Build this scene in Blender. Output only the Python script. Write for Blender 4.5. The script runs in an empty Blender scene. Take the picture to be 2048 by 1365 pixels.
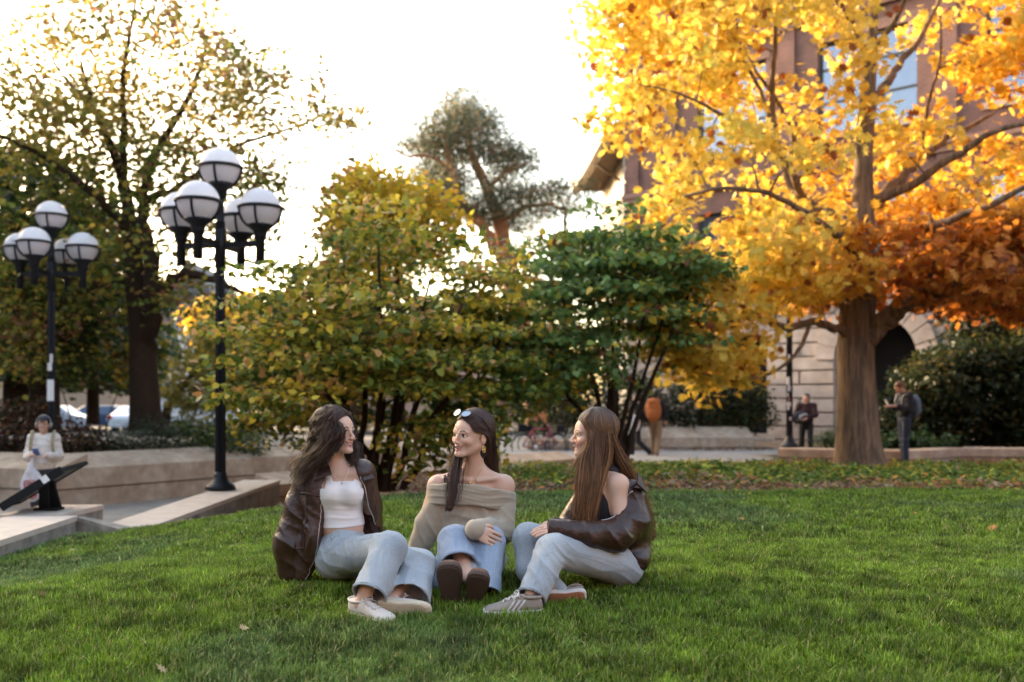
import bpy, bmesh, math, random
import numpy as np
from math import radians, sin, cos, pi, sqrt
from mathutils import Vector, Matrix
random.seed(7)
RNG = np.random.default_rng(7)
S = bpy.context.scene
# ---------------- camera ----------------
CZ = 0.92; F = 1991.1; HOR = 800.0
cam_d = bpy.data.cameras.new('camera'); cam = bpy.data.objects.new('camera', cam_d)
S.collection.objects.link(cam); S.camera = cam
cam.location = (0, 0, CZ); cam.rotation_euler = (radians(90), 0, 0)
cam_d.lens = 35; cam_d.sensor_width = 36; cam_d.shift_y = (HOR-682.5)/2048
cam_d.clip_start = .1; cam_d.clip_end = 1500
cam_d.dof.use_dof = True; cam_d.dof.focus_distance = 4.8; cam_d.dof.aperture_fstop = 1.9
# ---------------- sky and sun ----------------
SUN_EL = radians(14); SUN_H = Vector((-.77, .64, 0)).normalized()   # horizontal direction towards the sun
W = bpy.data.worlds.new('World'); S.world = W; W.use_nodes = True
nt = W.node_tree; bg = nt.nodes['Background']
sky = nt.nodes.new('ShaderNodeTexSky'); sky.sky_type = 'NISHITA'; sky.sun_disc = False
sky.sun_elevation = SUN_EL; sky.sun_rotation = math.atan2(SUN_H.x, SUN_H.y)
sky.air_density = 1.0; sky.dust_density = 3.0; sky.ozone_density = .6
nt.links.new(sky.outputs[0], bg.inputs[0]); bg.inputs[1].default_value = .15
sd = bpy.data.lights.new('sun', 'SUN'); so = bpy.data.objects.new('sun', sd); S.collection.objects.link(so)
sd.energy = 2.5; sd.angle = radians(.53); sd.color = (1, .80, .56)
to_sun = Vector((SUN_H.x*cos(SUN_EL), SUN_H.y*cos(SUN_EL), sin(SUN_EL)))
so.rotation_euler = to_sun.to_track_quat('Z', 'Y').to_euler(); so.location = (-20, 10, 25)
S.view_settings.view_transform = 'Standard'; S.view_settings.look = 'None'
S.view_settings.exposure = 2.92; S.view_settings.gamma = 1
S.view_settings.use_white_balance = True
S.view_settings.white_balance_temperature = 7350; S.view_settings.white_balance_tint = 10
S.cycles.max_bounces = 8; S.cycles.transmission_bounces = 4; S.cycles.transparent_max_bounces = 6
S.cycles.use_denoising = True

# ---------------- helpers ----------------
def U(px, py, Y): return np.array(((px-1024)/F*Y, Y, CZ+(HOR-py)/F*Y))
def Gz(px, py, z):
    Y = (CZ-z)*F/(py-HOR); return np.array(((px-1024)/F*Y, Y, z))
def sst(t): t = np.clip(t, 0, 1); return t*t*(3-2*t)
def tagit(o, label=None, cat=None, group=None, kind=None):
    if label: o['label'] = label
    if cat: o['category'] = cat
    if group: o['group'] = group
    if kind: o['kind'] = kind
    return o
def empty(name, loc, rz=0):
    o = bpy.data.objects.new(name, None); S.collection.objects.link(o); o.location = [float(v) for v in loc]
    o.rotation_euler = (0, 0, rz); o.empty_display_size = .2; return o
def copy_tree(o, parent=None):
    c = o.copy(); S.collection.objects.link(c)
    if parent: c.parent = parent
    for ch in list(o.children): copy_tree(ch, c)
    return c
def np_mesh(name, V, Fc, mats=None, parent=None, col=None, smooth=False, mi=None, origin=None, uvw=None):
    """V (n,3); Fc (m,k) array of equal-size faces, or a list of faces; col per-vertex (n,3)"""
    me = bpy.data.meshes.new(name); V = np.asarray(V, dtype=np.float32)
    if origin is not None: V = V-np.asarray(origin, dtype=np.float32)
    if isinstance(Fc, np.ndarray):
        m, k = Fc.shape
        me.vertices.add(len(V)); me.vertices.foreach_set('co', V.ravel())
        me.loops.add(m*k); me.loops.foreach_set('vertex_index', Fc.astype(np.int32).ravel())
        me.polygons.add(m); me.polygons.foreach_set('loop_start', np.arange(0, m*k, k, dtype=np.int32))
        me.update(calc_edges=True)
    else:
        me.from_pydata([tuple(map(float, v)) for v in V], [], Fc)
    if smooth: me.polygons.foreach_set('use_smooth', np.ones(len(me.polygons), bool))
    if mi is not None: me.polygons.foreach_set('material_index', np.asarray(mi, np.int32))
    if col is not None:
        a = me.color_attributes.new('Col', 'FLOAT_COLOR', 'POINT')
        c4 = np.ones((len(V), 4), np.float32); c4[:, :3] = col; a.data.foreach_set('color', c4.ravel())
    me.update(); me.validate()
    o = bpy.data.objects.new(name, me); S.collection.objects.link(o)
    for m_ in (mats if isinstance(mats, (list, tuple)) else [mats]):
        if m_: me.materials.append(m_)
    if origin is not None: o.location = [float(v) for v in origin]
    if parent: o.parent = parent
    return o
class MB:
    """collects simple shapes and links them as ONE mesh object"""
    def __init__(s): s.v = []; s.f = []; s.m = []; s.c = []; s.sm = []
    def add(s, V, Fs, m=0, col=(1, 1, 1), smooth=False):
        b = len(s.v); s.v += [tuple(map(float, v)) for v in V]
        for f in Fs: s.f.append([i+b for i in f]); s.m.append(m); s.sm.append(smooth)
        s.c += [col]*len(V) if np.ndim(col) == 1 else [tuple(c) for c in col]
    def box(s, a, b, m=0, rz=0, piv=None, col=(1, 1, 1)):
        x0, y0, z0 = a; x1, y1, z1 = b
        V = [(x0,y0,z0),(x1,y0,z0),(x1,y1,z0),(x0,y1,z0),(x0,y0,z1),(x1,y0,z1),(x1,y1,z1),(x0,y1,z1)]
        if rz:
            c, s_ = cos(rz), sin(rz); q = piv or (0, 0)
            V = [((x-q[0])*c-(y-q[1])*s_+q[0], (x-q[0])*s_+(y-q[1])*c+q[1], z) for x, y, z in V]
        s.add(V, [(3,2,1,0),(4,5,6,7),(0,1,5,4),(1,2,6,5),(2,3,7,6),(3,0,4,7)], m, col)
    def obox(s, c, ax, ay, az, m=0, col=(1, 1, 1)):
        """box: centre c, half-axis vectors"""
        c, ax, ay, az = map(np.asarray, (c, ax, ay, az))
        V = [c+i*ax+j*ay+k*az for k in (-1, 1) for j in (-1, 1) for i in (-1, 1)]
        s.add(V, [(2,3,1,0),(4,5,7,6),(0,1,5,4),(1,3,7,5),(3,2,6,7),(2,0,4,6)], m, col)
    def tube(s, pts, rad, n=8, m=0, cap=True, col=(1, 1, 1), up=None, smooth=True, flat=1.0):
        pts = [np.asarray(p, float) for p in pts]; k = len(pts)
        if np.ndim(rad) == 0: rad = [rad]*k
        rings = []; u = None
        for i in range(k):
            t = pts[min(i+1, k-1)]-pts[max(i-1, 0)]; L = np.linalg.norm(t); t = t/L if L > 1e-9 else np.array((0, 0, 1.))
            if u is None:
                a = np.array(up if up is not None else ((0, 0, 1.) if abs(t[2]) < .9 else (1., 0, 0)), float)
                u = a-t*a.dot(t)
            else: u = u-t*u.dot(t)
            u = u/(np.linalg.norm(u)+1e-12); w = np.cross(t, u)
            rings.append([pts[i]+rad[i]*(cos(2*pi*j/n)*u*flat+sin(2*pi*j/n)*w) for j in range(n)])
        V = [v for r in rings for v in r]; Fs = []
        for i in range(k-1):
            for j in range(n):
                a = i*n+j; b = i*n+(j+1) % n; Fs.append((a, b, b+n, a+n))
        if cap: Fs.append(tuple(range(n-1, -1, -1))); Fs.append(tuple((k-1)*n+j for j in range(n)))
        s.add(V, Fs, m, col, smooth)
    def lathe(s, c, prof, n=20, m=0, col=(1, 1, 1), smooth=True, squash=None):
        """prof: list of (r, z); axis z through c"""
        V = []; Fs = []; k = len(prof)
        for r, z in prof:
            for j in range(n): V.append((c[0]+r*cos(2*pi*j/n), c[1]+r*sin(2*pi*j/n), c[2]+z))
        for i in range(k-1):
            for j in range(n):
                a = i*n+j; b = i*n+(j+1) % n; Fs.append((a, b, b+n, a+n))
        if prof[0][0] > 1e-4: Fs.append(tuple(range(n-1, -1, -1)))
        if prof[-1][0] > 1e-4: Fs.append(tuple((k-1)*n+j for j in range(n)))
        s.add(V, Fs, m, col, smooth)
    def sweep(s, path, prof, m=0, col=(1, 1, 1)):
        """path: list of (x,y,z) ; prof: list of (offset to the left of travel, height), mitred"""
        P = [np.array(p, float) for p in path]; n = len(P); k = len(prof); V = []; Fs = []
        for i in range(n):
            d0 = P[i]-P[i-1] if i else P[1]-P[0]; d1 = P[i+1]-P[i] if i < n-1 else d0
            d0 = d0[:2]/np.linalg.norm(d0[:2]); d1 = d1[:2]/np.linalg.norm(d1[:2])
            t = (d0+d1); t /= np.linalg.norm(t); nn = np.array((-t[1], t[0])); sc = 1/max(.3, nn.dot((-d0[1], d0[0])))
            for o, h in prof: V.append((P[i][0]+nn[0]*o*sc, P[i][1]+nn[1]*o*sc, P[i][2]+h))
        for i in range(n-1):
            for j in range(k):
                a = i*k+j; b = i*k+(j+1) % k; Fs.append((a, b, b+k, a+k))
        Fs.append(tuple(range(k-1, -1, -1))); Fs.append(tuple((n-1)*k+j for j in range(k)))
        s.add(V, Fs, m, col)
    def build(s, name, mats, parent=None, label=None, use_col=False, origin=None):
        me = bpy.data.meshes.new(name); V = s.v
        if origin is not None: V = [(a-origin[0], b-origin[1], c-origin[2]) for a, b, c in V]
        me.from_pydata(V, [], s.f)
        me.polygons.foreach_set('material_index', np.array(s.m, np.int32))
        me.polygons.foreach_set('use_smooth', np.array(s.sm, bool))
        if use_col:
            a = me.color_attributes.new('Col', 'FLOAT_COLOR', 'POINT')
            c4 = np.ones((len(V), 4), np.float32); c4[:, :3] = np.array(s.c); a.data.foreach_set('color', c4.ravel())
        bm = bmesh.new(); bm.from_mesh(me); bmesh.ops.recalc_face_normals(bm, faces=bm.faces); bm.to_mesh(me); bm.free()
        for m_ in (mats if isinstance(mats, (list, tuple)) else [mats]): me.materials.append(m_)
        o = bpy.data.objects.new(name, me); S.collection.objects.link(o)
        if origin is not None: o.location = [float(v) for v in origin]
        if parent: o.parent = parent
        if label: o['label'] = label
        return o
# ---------------- materials ----------------
MATS = {}
def mat(name, col=(.5, .5, .5), rough=.7, spec=.5, metal=0, var=.0, vscale=8, bump=0, bscale=40, attr=False, transl=0,
        col2=None, coat=0, emis=None, trans=0, detail=4, sheen=0, stretch=None, tint=(1, 1, 1), sss=0):
    if name in MATS: return MATS[name]
    m = bpy.data.materials.new(name); MATS[name] = m; m.use_nodes = True; N = m.node_tree.nodes; L = m.node_tree.links
    b = N['Principled BSDF']; b.inputs['Roughness'].default_value = rough; b.inputs['Metallic'].default_value = metal
    b.inputs['Specular IOR Level'].default_value = spec
    if coat: b.inputs['Coat Weight'].default_value = coat; b.inputs['Coat Roughness'].default_value = .3
    if sheen: b.inputs['Sheen Weight'].default_value = sheen
    if trans: b.inputs['Transmission Weight'].default_value = trans
    if sss:
        b.inputs['Subsurface Weight'].default_value = sss; b.inputs['Subsurface Radius'].default_value = (1, .35, .2)
        b.inputs['Subsurface Scale'].default_value = .01
    tc = N.new('ShaderNodeTexCoord'); vec = tc.outputs['Object']
    if stretch:
        mp = N.new('ShaderNodeMapping'); mp.inputs['Scale'].default_value = stretch; L.new(vec, mp.inputs[0]); vec = mp.outputs[0]
    if attr:
        a = N.new('ShaderNodeAttribute'); a.attribute_name = 'Col'; src = a.outputs['Color']
        if tint != (1, 1, 1):
            q = N.new('ShaderNodeMix'); q.data_type = 'RGBA'; q.blend_type = 'MULTIPLY'; q.inputs['Factor'].default_value = 1
            L.new(src, q.inputs[6]); q.inputs[7].default_value = (*tint, 1); src = q.outputs[2]
    else:
        r = N.new('ShaderNodeRGB'); r.outputs[0].default_value = (*col, 1); src = r.outputs[0]
    if var or col2:
        nz = N.new('ShaderNodeTexNoise'); nz.inputs['Scale'].default_value = vscale; nz.inputs['Detail'].default_value = detail
        L.new(vec, nz.inputs['Vector'])
        if col2:
            rp = N.new('ShaderNodeMapRange'); rp.inputs[1].default_value = .38; rp.inputs[2].default_value = .62
            L.new(nz.outputs[0], rp.inputs[0])
            q = N.new('ShaderNodeMix'); q.data_type = 'RGBA'; L.new(rp.outputs[0], q.inputs['Factor'])
            L.new(src, q.inputs[6]); q.inputs[7].default_value = (*col2, 1); src = q.outputs[2]
        if var:
            rp = N.new('ShaderNodeMapRange'); rp.inputs[1].default_value = .25; rp.inputs[2].default_value = .75
            rp.inputs[3].default_value = 1-var; rp.inputs[4].default_value = 1+var
            nz2 = N.new('ShaderNodeTexNoise'); nz2.inputs['Scale'].default_value = vscale*3.1; nz2.inputs['Detail'].default_value = 5
            L.new(vec, nz2.inputs['Vector']); L.new(nz2.outputs[0], rp.inputs[0])
            q = N.new('ShaderNodeVectorMath'); q.operation = 'SCALE'; L.new(src, q.inputs[0]); L.new(rp.outputs[0], q.inputs['Scale'])
            src = q.outputs[0]
    L.new(src, b.inputs['Base Color'])
    if emis: b.inputs['Emission Color'].default_value = (*emis[:3], 1); b.inputs['Emission Strength'].default_value = emis[3]
    if bump:
        nb = N.new('ShaderNodeTexNoise'); nb.inputs['Scale'].default_value = bscale; nb.inputs['Detail'].default_value = 6
        L.new(vec, nb.inputs['Vector']); bp = N.new('ShaderNodeBump'); bp.inputs['Strength'].default_value = bump
        bp.inputs['Distance'].default_value = .01; L.new(nb.outputs[0], bp.inputs['Height']); L.new(bp.outputs[0], b.inputs['Normal'])
    if transl:
        t = N.new('ShaderNodeBsdfTranslucent'); mx = N.new('ShaderNodeMixShader'); mx.inputs[0].default_value = transl
        L.new(src, t.inputs[0]); L.new(b.outputs[0], mx.inputs[1]); L.new(t.outputs[0], mx.inputs[2])
        L.new(mx.outputs[0], N['Material Output'].inputs[0])
    return m
def brick_mat(name, c1, c2, mortar, w=.21, h=.075, ms=.012, rough=.85, axes='xz', bump=.4, var=.25):
    """brick / block pattern over the horizontal run (x or y) and z"""
    if name in MATS: return MATS[name]
    m = bpy.data.materials.new(name); MATS[name] = m; m.use_nodes = True; N = m.node_tree.nodes; L = m.node_tree.links
    b = N['Principled BSDF']; b.inputs['Roughness'].default_value = rough
    tc = N.new('ShaderNodeTexCoord'); sp = N.new('ShaderNodeSeparateXYZ'); L.new(tc.outputs['Object'], sp.inputs[0])
    ad = N.new('ShaderNodeMath'); ad.operation = 'ADD'; L.new(sp.outputs[0], ad.inputs[0]); L.new(sp.outputs[1], ad.inputs[1])
    cb = N.new('ShaderNodeCombineXYZ'); L.new(ad.outputs[0], cb.inputs[0]); L.new(sp.outputs[2], cb.inputs[1])
    br = N.new('ShaderNodeTexBrick'); br.inputs['Scale'].default_value = 1; br.inputs['Brick Width'].default_value = w
    br.inputs['Row Height'].default_value = h; br.inputs['Mortar Size'].default_value = ms
    br.inputs['Color1'].default_value = (*c1, 1); br.inputs['Color2'].default_value = (*c2, 1); br.inputs['Mortar'].default_value = (*mortar, 1)
    L.new(cb.outputs[0], br.inputs['Vector'])
    nz = N.new('ShaderNodeTexNoise'); nz.inputs['Scale'].default_value = 1.3; nz.inputs['Detail'].default_value = 8
    L.new(tc.outputs['Object'], nz.inputs['Vector'])
    rp = N.new('ShaderNodeMapRange'); rp.inputs[1].default_value = .3; rp.inputs[2].default_value = .7
    rp.inputs[3].default_value = 1-var; rp.inputs[4].default_value = 1+var; L.new(nz.outputs[0], rp.inputs[0])
    q = N.new('ShaderNodeVectorMath'); q.operation = 'SCALE'; L.new(br.outputs[0], q.inputs[0]); L.new(rp.outputs[0], q.inputs['Scale'])
    L.new(q.outputs[0], b.inputs['Base Color'])
    bp = N.new('ShaderNodeBump'); bp.inputs['Strength'].default_value = bump; bp.inputs['Distance'].default_value = .01; bp.invert = True
    L.new(br.outputs['Fac'], bp.inputs['Height']); L.new(bp.outputs[0], b.inputs['Normal'])
    return m
# value noise in numpy, used for shapes (ground, folds)
_perm = np.random.default_rng(3).random((32, 32, 32)).astype(np.float32)
def vnoise(P, sc=1.0):
    P = np.asarray(P, float)*sc; i = np.floor(P).astype(int); f = P-i; f = f*f*(3-2*f); i &= 31; j = (i+1) & 31
    g = lambda a, b, c: _perm[a[:, 0], b[:, 1], c[:, 2]]
    x, y, z = f.T
    return ((g(i,i,i)*(1-x)+g(j,i,i)*x)*(1-y)+(g(i,j,i)*(1-x)+g(j,j,i)*x)*y)*(1-z) + \
           ((g(i,i,j)*(1-x)+g(j,i,j)*x)*(1-y)+(g(i,j,j)*(1-x)+g(j,j,j)*x)*y)*z
def fbm(P, sc=1.0, o=4): return sum(vnoise(P, sc*2**k)/2**k for k in range(o))/sum(1/2**k for k in range(o))
# ================= GROUND =================
def H(x, y):
    x = np.asarray(x, float); y = np.asarray(y, float)
    z = -.08*np.clip(4.95-y, 0, 3)
    z = z-.36*sst((-x-.9)/3.2)*sst((y-3.2)/4)
    zr = -.46*sst((y-9.5)/12); zl = -.46*(1-np.exp(-np.clip(y-9.6, 0, 99)/4))
    w = sst((x+1.5)/3); z = z+(zr*w+zl*(1-w))*np.where(y > 9.5, 1, 0)
    z = z*np.where(y > 9.5, 1, 1)
    z = np.maximum(z, -.62)
    z = z-.12*sst((y-20)/10)
    return z
def zone_low(x, y):   # the sunken plaza left of the slanting retaining wall
    xb = np.where(y < 10, -4.35, np.where(y < 14.8, -3.95, -3.9+(y-14.8)*.79))
    return (x < xb) & (y > 5.5)
def Hg(x, y):
    z = H(x, y); return np.where(zone_low(x, y), -1.02, z)
# one sheet reaching the horizon (soil), finer near the camera
def sheet(xs, ys, zf, name, m, **k):
    X, Y = np.meshgrid(xs, ys); Z = zf(X.ravel(), Y.ravel()); nx = len(xs); ny = len(ys)
    V = np.stack([X.ravel(), Y.ravel(), Z], 1)
    i = np.arange((nx-1)*(ny-1)); a = (i//(nx-1))*nx+i % (nx-1)
    return np_mesh(name, V, np.stack([a, a+1, a+1+nx, a+nx], 1), m, smooth=True, **k)
m_soil = mat('soil', (.055, .035, .022), .95, var=.4, vscale=3, bump=.6, bscale=30, col2=(.09, .055, .03))
xs = np.concatenate([[-700, -300, -120, -60, -30, -20], np.arange(-14, 14, .14), [20, 30, 60, 120, 300, 700]])
ys = np.concatenate([[-60, -20, -5, 0], np.arange(1.5, 26, .14), [28, 32, 40, 60, 120, 300, 900]])
gz = lambda x, y: Hg(x, y)-.03
g = sheet(xs, ys, gz, 'ground', m_soil); tagit(g, kind='structure')
# lawn surface under the blades
m_turf = mat('turf', (.035, .06, .014), .95, var=.4, vscale=5, col2=(.05, .05, .02))
def lawn_left(y): return np.where(y < 9.4, -4.12, np.where(y < 9.9, -3.75, -3.6+(y-9.9)*.62))
def lawn_back(x): return 9.75+.25*np.sin(x*.5)+.12*np.sin(x*1.7+1)+np.where(x < -1.5, (x+1.5)*-.15, 0)
def in_lawn(x, y): return (x > lawn_left(y)) & (y < lawn_back(x)) & (y > .5)
yy = np.arange(-6, 12, .12); LV = []; nX = 90
for y_ in yy:
    xl = float(lawn_left(y_)); xr = 16.
    tt = np.linspace(0, 1, nX); xx = xl+(xr-xl)*tt
    LV.append(np.stack([xx, np.minimum(y_, lawn_back(xx)), np.zeros(nX)], 1))
LV = np.concatenate(LV); LV[:, 2] = H(LV[:, 0], LV[:, 1])+.006+.012*(fbm(np.c_[LV[:, :2], LV[:, 2]*0], 1.2)-.5)
i = np.arange((nX-1)*(len(yy)-1)); a = (i//(nX-1))*nX+i % (nX-1)
o = np_mesh('lawn', LV, np.stack([a, a+1, a+1+nX, a+nX], 1), m_turf, smooth=True); tagit(o, kind='structure')
# grass blades: denser and finer near the lens
def blades(n, x0, x1, y0, y1, h0, w0, seed, outer=False):
    r = np.random.default_rng(seed)
    y = y0+(y1-y0)*r.random(n); x = x0+(x1-x0)*r.random(n)
    k = in_lawn(x, y) & ((np.abs(x) < y*.535+.35) != outer); x = x[k]; y = y[k]; n = len(x)
    P3 = np.c_[x, y, x*0]
    cl = .5*fbm(P3, 3.2, 3)+.5*fbm(P3+5, 14, 2); dens = fbm(P3+7, 11, 2); k = r.random(n) < .35+1.3*np.clip(dens-.25, 0, 1); x, y, cl, P3 = x[k], y[k], cl[k], P3[k]; n = len(x)
    z = H(x, y); h = h0*(.42+1.0*cl)*r.uniform(.6, 1.3, n); az = r.uniform(0, 2*pi, n)+3*fbm(P3, 1.3, 2)
    lean = r.uniform(.05, .95, n)**1.3*h*.95; w = w0*r.uniform(.6, 1.2, n)
    d = np.stack([np.cos(az), np.sin(az), az*0], 1); s = np.stack([-np.sin(az), np.cos(az), az*0], 1)
    B = np.c_[x, y, z]
    up = np.array((0, 0, 1.))
    m1 = B+d*(lean*.28)[:, None]+up*(h*.55)[:, None]; t1 = B+d*lean[:, None]+up*(h*.97*np.sqrt(np.clip(1-(lean/h)**2*.45, .1, 1)))[:, None]
    V = np.stack([B-s*w[:, None], B+s*w[:, None], m1+s*w[:, None]*.8, m1-s*w[:, None]*.8, t1], 1)
    base = np.arange(n)[:, None]*5
    T = np.concatenate([base+np.array([0, 1, 2]), base+np.array([0, 2, 3]), base+np.array([3, 2, 4])])
    # colours: fresh green, blue-green patches, a few straw blades
    pt = fbm(P3+3, .9, 3)[:, None]; q = r.random(n)[:, None]
    c = np.array((.078, .145, .014))*(1-q)+np.array((.160, .240, .026))*q
    blue = sst((pt-.50)/.16)
    c = c*(1-blue*.75)+np.array((.085, .140, .050))*blue*.75
    c = c*(.15+1.6*fbm(P3+11, 9, 3)[:, None])*r.uniform(.55, 1.5, (n, 1))
    st = r.random(n) < .07; c[st] = np.array((.34, .31, .13))*r.uniform(.5, 1.2, (st.sum(), 1)); st = r.random(n) < .08; c[st] *= 1.7
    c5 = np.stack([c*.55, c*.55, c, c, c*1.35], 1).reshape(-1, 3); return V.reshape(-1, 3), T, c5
parts = [blades(300000, -2.8, 2.8, 3.0, 4.6, .052, .0028, 1), blades(420000, -3.4, 3.4, 4.6, 6.4, .050, .0033, 2),
         blades(280000, -5.2, 5.2, 6.4, 10.6, .048, .0050, 3),
         blades(170000, -4.4, 10.5, 1.4, 10.4, .055, .0062, 4, True)]
Vs = []; Ts = []; Cs = []; b0 = 0
for V_, T_, C_ in parts: Vs.append(V_); Ts.append(T_+b0); Cs.append(C_); b0 += len(V_)
m_grass = mat('grass_blade', attr=True, rough=.5, spec=.22, transl=.25)
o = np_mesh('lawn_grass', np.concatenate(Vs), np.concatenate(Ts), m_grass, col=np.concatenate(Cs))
tagit(o, 'short green lawn grass the three seated women sit on', 'grass', kind='stuff')
# paving
m_pave = mat('plaza_concrete', (.25, .215, .18), .9, var=.25, vscale=1.2, bump=.25, bscale=60)
m_path = mat('path_concrete', (.21, .205, .20), .9, var=.2, vscale=.8, bump=.2, bscale=60)
mb = MB(); mb.add([(-60, 4, -.95), (-4.1, 4, -.95), (-4.1, 14.8, -.95), (2.5, 22, -.93), (8, 60, -.93), (-60, 60, -.93)], [(0, 1, 2, 3, 4, 5)])
o = mb.build('plaza', m_pave); tagit(o, kind='structure')
mb = MB()
pp = [(-.5, 24.6), (1.6, 21.9), (5.5, 20.9), (9.5, 19.9), (14, 18.6), (30, 17), (30, 21), (12, 20.6), (5.6, 21.8), (6.4, 26), (9, 30), (14, 36), (-1, 36)]
def _pz(x, y): return float(H(x, y))+.02
o = MB(); 
pv = []
mbp = bmesh.new()
for x_, y_ in pp: mbp.verts.new((x_, y_, _pz(x_, y_)))
mbp.verts.ensure_lookup_table(); mbp.faces.new(mbp.verts[:]); bmesh.ops.triangulate(mbp, faces=mbp.faces[:])
bmesh.ops.subdivide_edges(mbp, edges=mbp.edges[:], cuts=7, use_grid_fill=True)
for v in mbp.verts: v.co.z = _pz(v.co.x, v.co.y)
me = bpy.data.meshes.new('path'); mbp.to_mesh(me); mbp.free(); me.materials.append(m_path)
o = bpy.data.objects.new('path', me); S.collection.objects.link(o); tagit(o, kind='structure')
o = sheet(np.linspace(-60, 8, 12), np.linspace(52, 66, 4), lambda x, y: x*0-.9, 'street', mat('asphalt', (.06, .06, .06), .9, var=.2)); tagit(o, kind='structure')

# ================= LOW STONE WALLS =================
m_wall = mat('seat_wall_stone', (.42, .325, .24), .9, var=.24, vscale=2.2, bump=.35, bscale=90, col2=(.33, .235, .165))
m_wallw = mat('retaining_wall_stone', (.27, .235, .195), .9, var=.3, vscale=4, bump=.6, bscale=120, col2=(.18, .155, .13))
m_capw = mat('pale_wall_cap', (.50, .41, .34), .85, var=.12, vscale=2, bump=.3, bscale=150)
m_joint = mat('dark_joint', (.10, .075, .055), .95)
def seat_wall(name, path, zb, zf, zt, dep, label, m=m_wall, group=None, cap_m=None, joint=None, seg=2.4, slope_in=.06):
    """path runs along the front foot; travel direction has the wall body on its left"""
    o0 = path[0]; root = empty(name, (o0[0], o0[1], zb)); loc = np.array((o0[0], o0[1], zb))
    P = [(x-loc[0], y-loc[1], 0) for x, y in path]
    zj = joint if joint is not None else zb+(zf-zb)*.45
    mb = MB(); mb.sweep(P, [(.03, 0), (dep-.02, 0), (dep-.02, zj-zb-.012), (.03, zj-zb-.012)]); mb.build('wall_base', m, root)
    mb = MB(); mb.sweep(P, [(.06, zj-zb-.012), (dep-.06, zj-zb-.012), (dep-.06, zj-zb+.012), (.06, zj-zb+.012)]); mb.build('mortar_joint', m_joint, root)
    # cap in separate stones with thin open joints
    mb = MB(); n_ = 0
    for i in range(len(P)-1):
        a = np.array(P[i]); b = np.array(P[i+1]); L = np.linalg.norm(b-a); k = max(1, int(round(L/seg)))
        t = (b-a)/L; nn = np.array((-t[1], t[0], 0))
        for q in range(k):
            p0 = a+t*(L*q/k+(.006 if q else 0)); p1 = a+t*(L*(q+1)/k-(.006 if q < k-1 else 0))
            prof = [(0, zj-zb+.012), (dep, zj-zb+.012), (dep, zt-zb), (slope_in+.012, zf-zb+.0), (0.0, zf-zb-.02)]
            V = []
            for p in (p0, p1):
                for of, hh in prof: V.append((p[0]+nn[0]*of, p[1]+nn[1]*of, hh))
            kk = 5; Fs = [(j, (j+1) % kk, (j+1) % kk+kk, j+kk) for j in range(kk)]+[tuple(range(kk-1, -1, -1)), tuple(range(kk, 2*kk))]
            mb.add(V, Fs)
    mb.build('cap_stone', cap_m or m, root)
    tagit(root, label, 'wall', group); return root
seat_wall('seat_wall', [(-15, 19.5), (-7.76, 16.9), (-5.85, 19.6), (-2.2, 24.5)], -1.0, -.25, -.04, .75,
          'long pale stone seat wall with sloped cap behind the left lamp post', joint=-.62)
# slanting low wall running away beside the lawn, the lamp stands on its far end
def low_wall(name, V4, z0, zt, label, m=m_wallw, capm=m_capw, cap=.05, mk=None):
    """V4: footprint corners; zt: top heights per corner"""
    n = len(V4); o0 = V4[0]; root = empty(name, (o0[0], o0[1], z0)); mb = MB()
    lo = [(x-o0[0], y-o0[1], 0) for x, y in V4]; hi = [(x-o0[0], y-o0[1], t-z0-cap) for (x, y), t in zip(V4, zt)]
    mb.add(lo+hi, [tuple(range(n-1, -1, -1)), tuple(range(n, 2*n))]+[(j, (j+1) % n, (j+1) % n+n, j+n) for j in range(n)])
    mb.build('wall_face', m, root)
    c = np.mean(V4, 0); mb = MB()
    ex = [(np.array(p)-c)/np.linalg.norm(np.array(p)-c)*.015+np.array(p) for p in V4]
    lo = [(e[0]-o0[0], e[1]-o0[1], t-z0-cap) for e, t in zip(ex, zt)]; hi = [(e[0]-o0[0], e[1]-o0[1], t-z0) for e, t in zip(ex, zt)]
    mb.add(lo+hi, [tuple(range(n-1, -1, -1)), tuple(range(n, 2*n))]+[(j, (j+1) % n, (j+1) % n+n, j+n) for j in range(n)])
    mb.build('cap_stone', capm, root); tagit(root, label, 'wall'); return root
low_wall('retaining_wall', [(-3.75, 9.95), (-3.55, 12.5), (-3.5, 15.0), (-4.05, 15.0), (-4.05, 12.5), (-4.28, 9.95)], -1.0, [-.40, -.31, -.29, -.29, -.31, -.40],
         'low pale retaining wall running away from the lawn to the black lamp post')
low_wall('retaining_wall', [(-3.80, 9.66), (-3.76, 9.93), (-4.30, 10.10), (-4.33, 9.88)], -1.0, [-.34, -.36, -.27, -.235],
         'short sloping wall link between the two pale retaining walls', capm=m_wallw)
low_wall('retaining_wall', [(-3.92, 6.2), (-4.31, 9.86), (-4.95, 9.86), (-5.1, 8.6), (-5.2, 6.2)], -1.0, [-.185, -.23, -.23, -.21, -.185],
         'pale capped retaining wall at the left edge of the lawn')
seat_wall('planter_wall', [(-3.5, 15.02), (-1.0, 18.6), (1.45, 21.7)], -.95, -.34, -.22, .55,
          'sloped stone planter wall behind the leafy shrubs, passing behind the middle woman', joint=-.55)
seat_wall('seat_wall', [(.46, 29.3), (2.3, 29.3)], -.75, -.26, -.25, .6, 'flat low stone wall block left of the long sloped seat wall', seg=3)
seat_wall('seat_wall', [(2.32, 29.3), (7.2, 29.6)], -.75, -.18, .10, .75, 'long sloped stone seat wall behind the walking students', seg=1.7)
seat_wall('seat_wall', [(7.22, 29.6), (7.8, 29.6)], -.75, -.22, -.21, .6, 'small square stone end block right of the sloped seat wall', seg=3)
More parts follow.
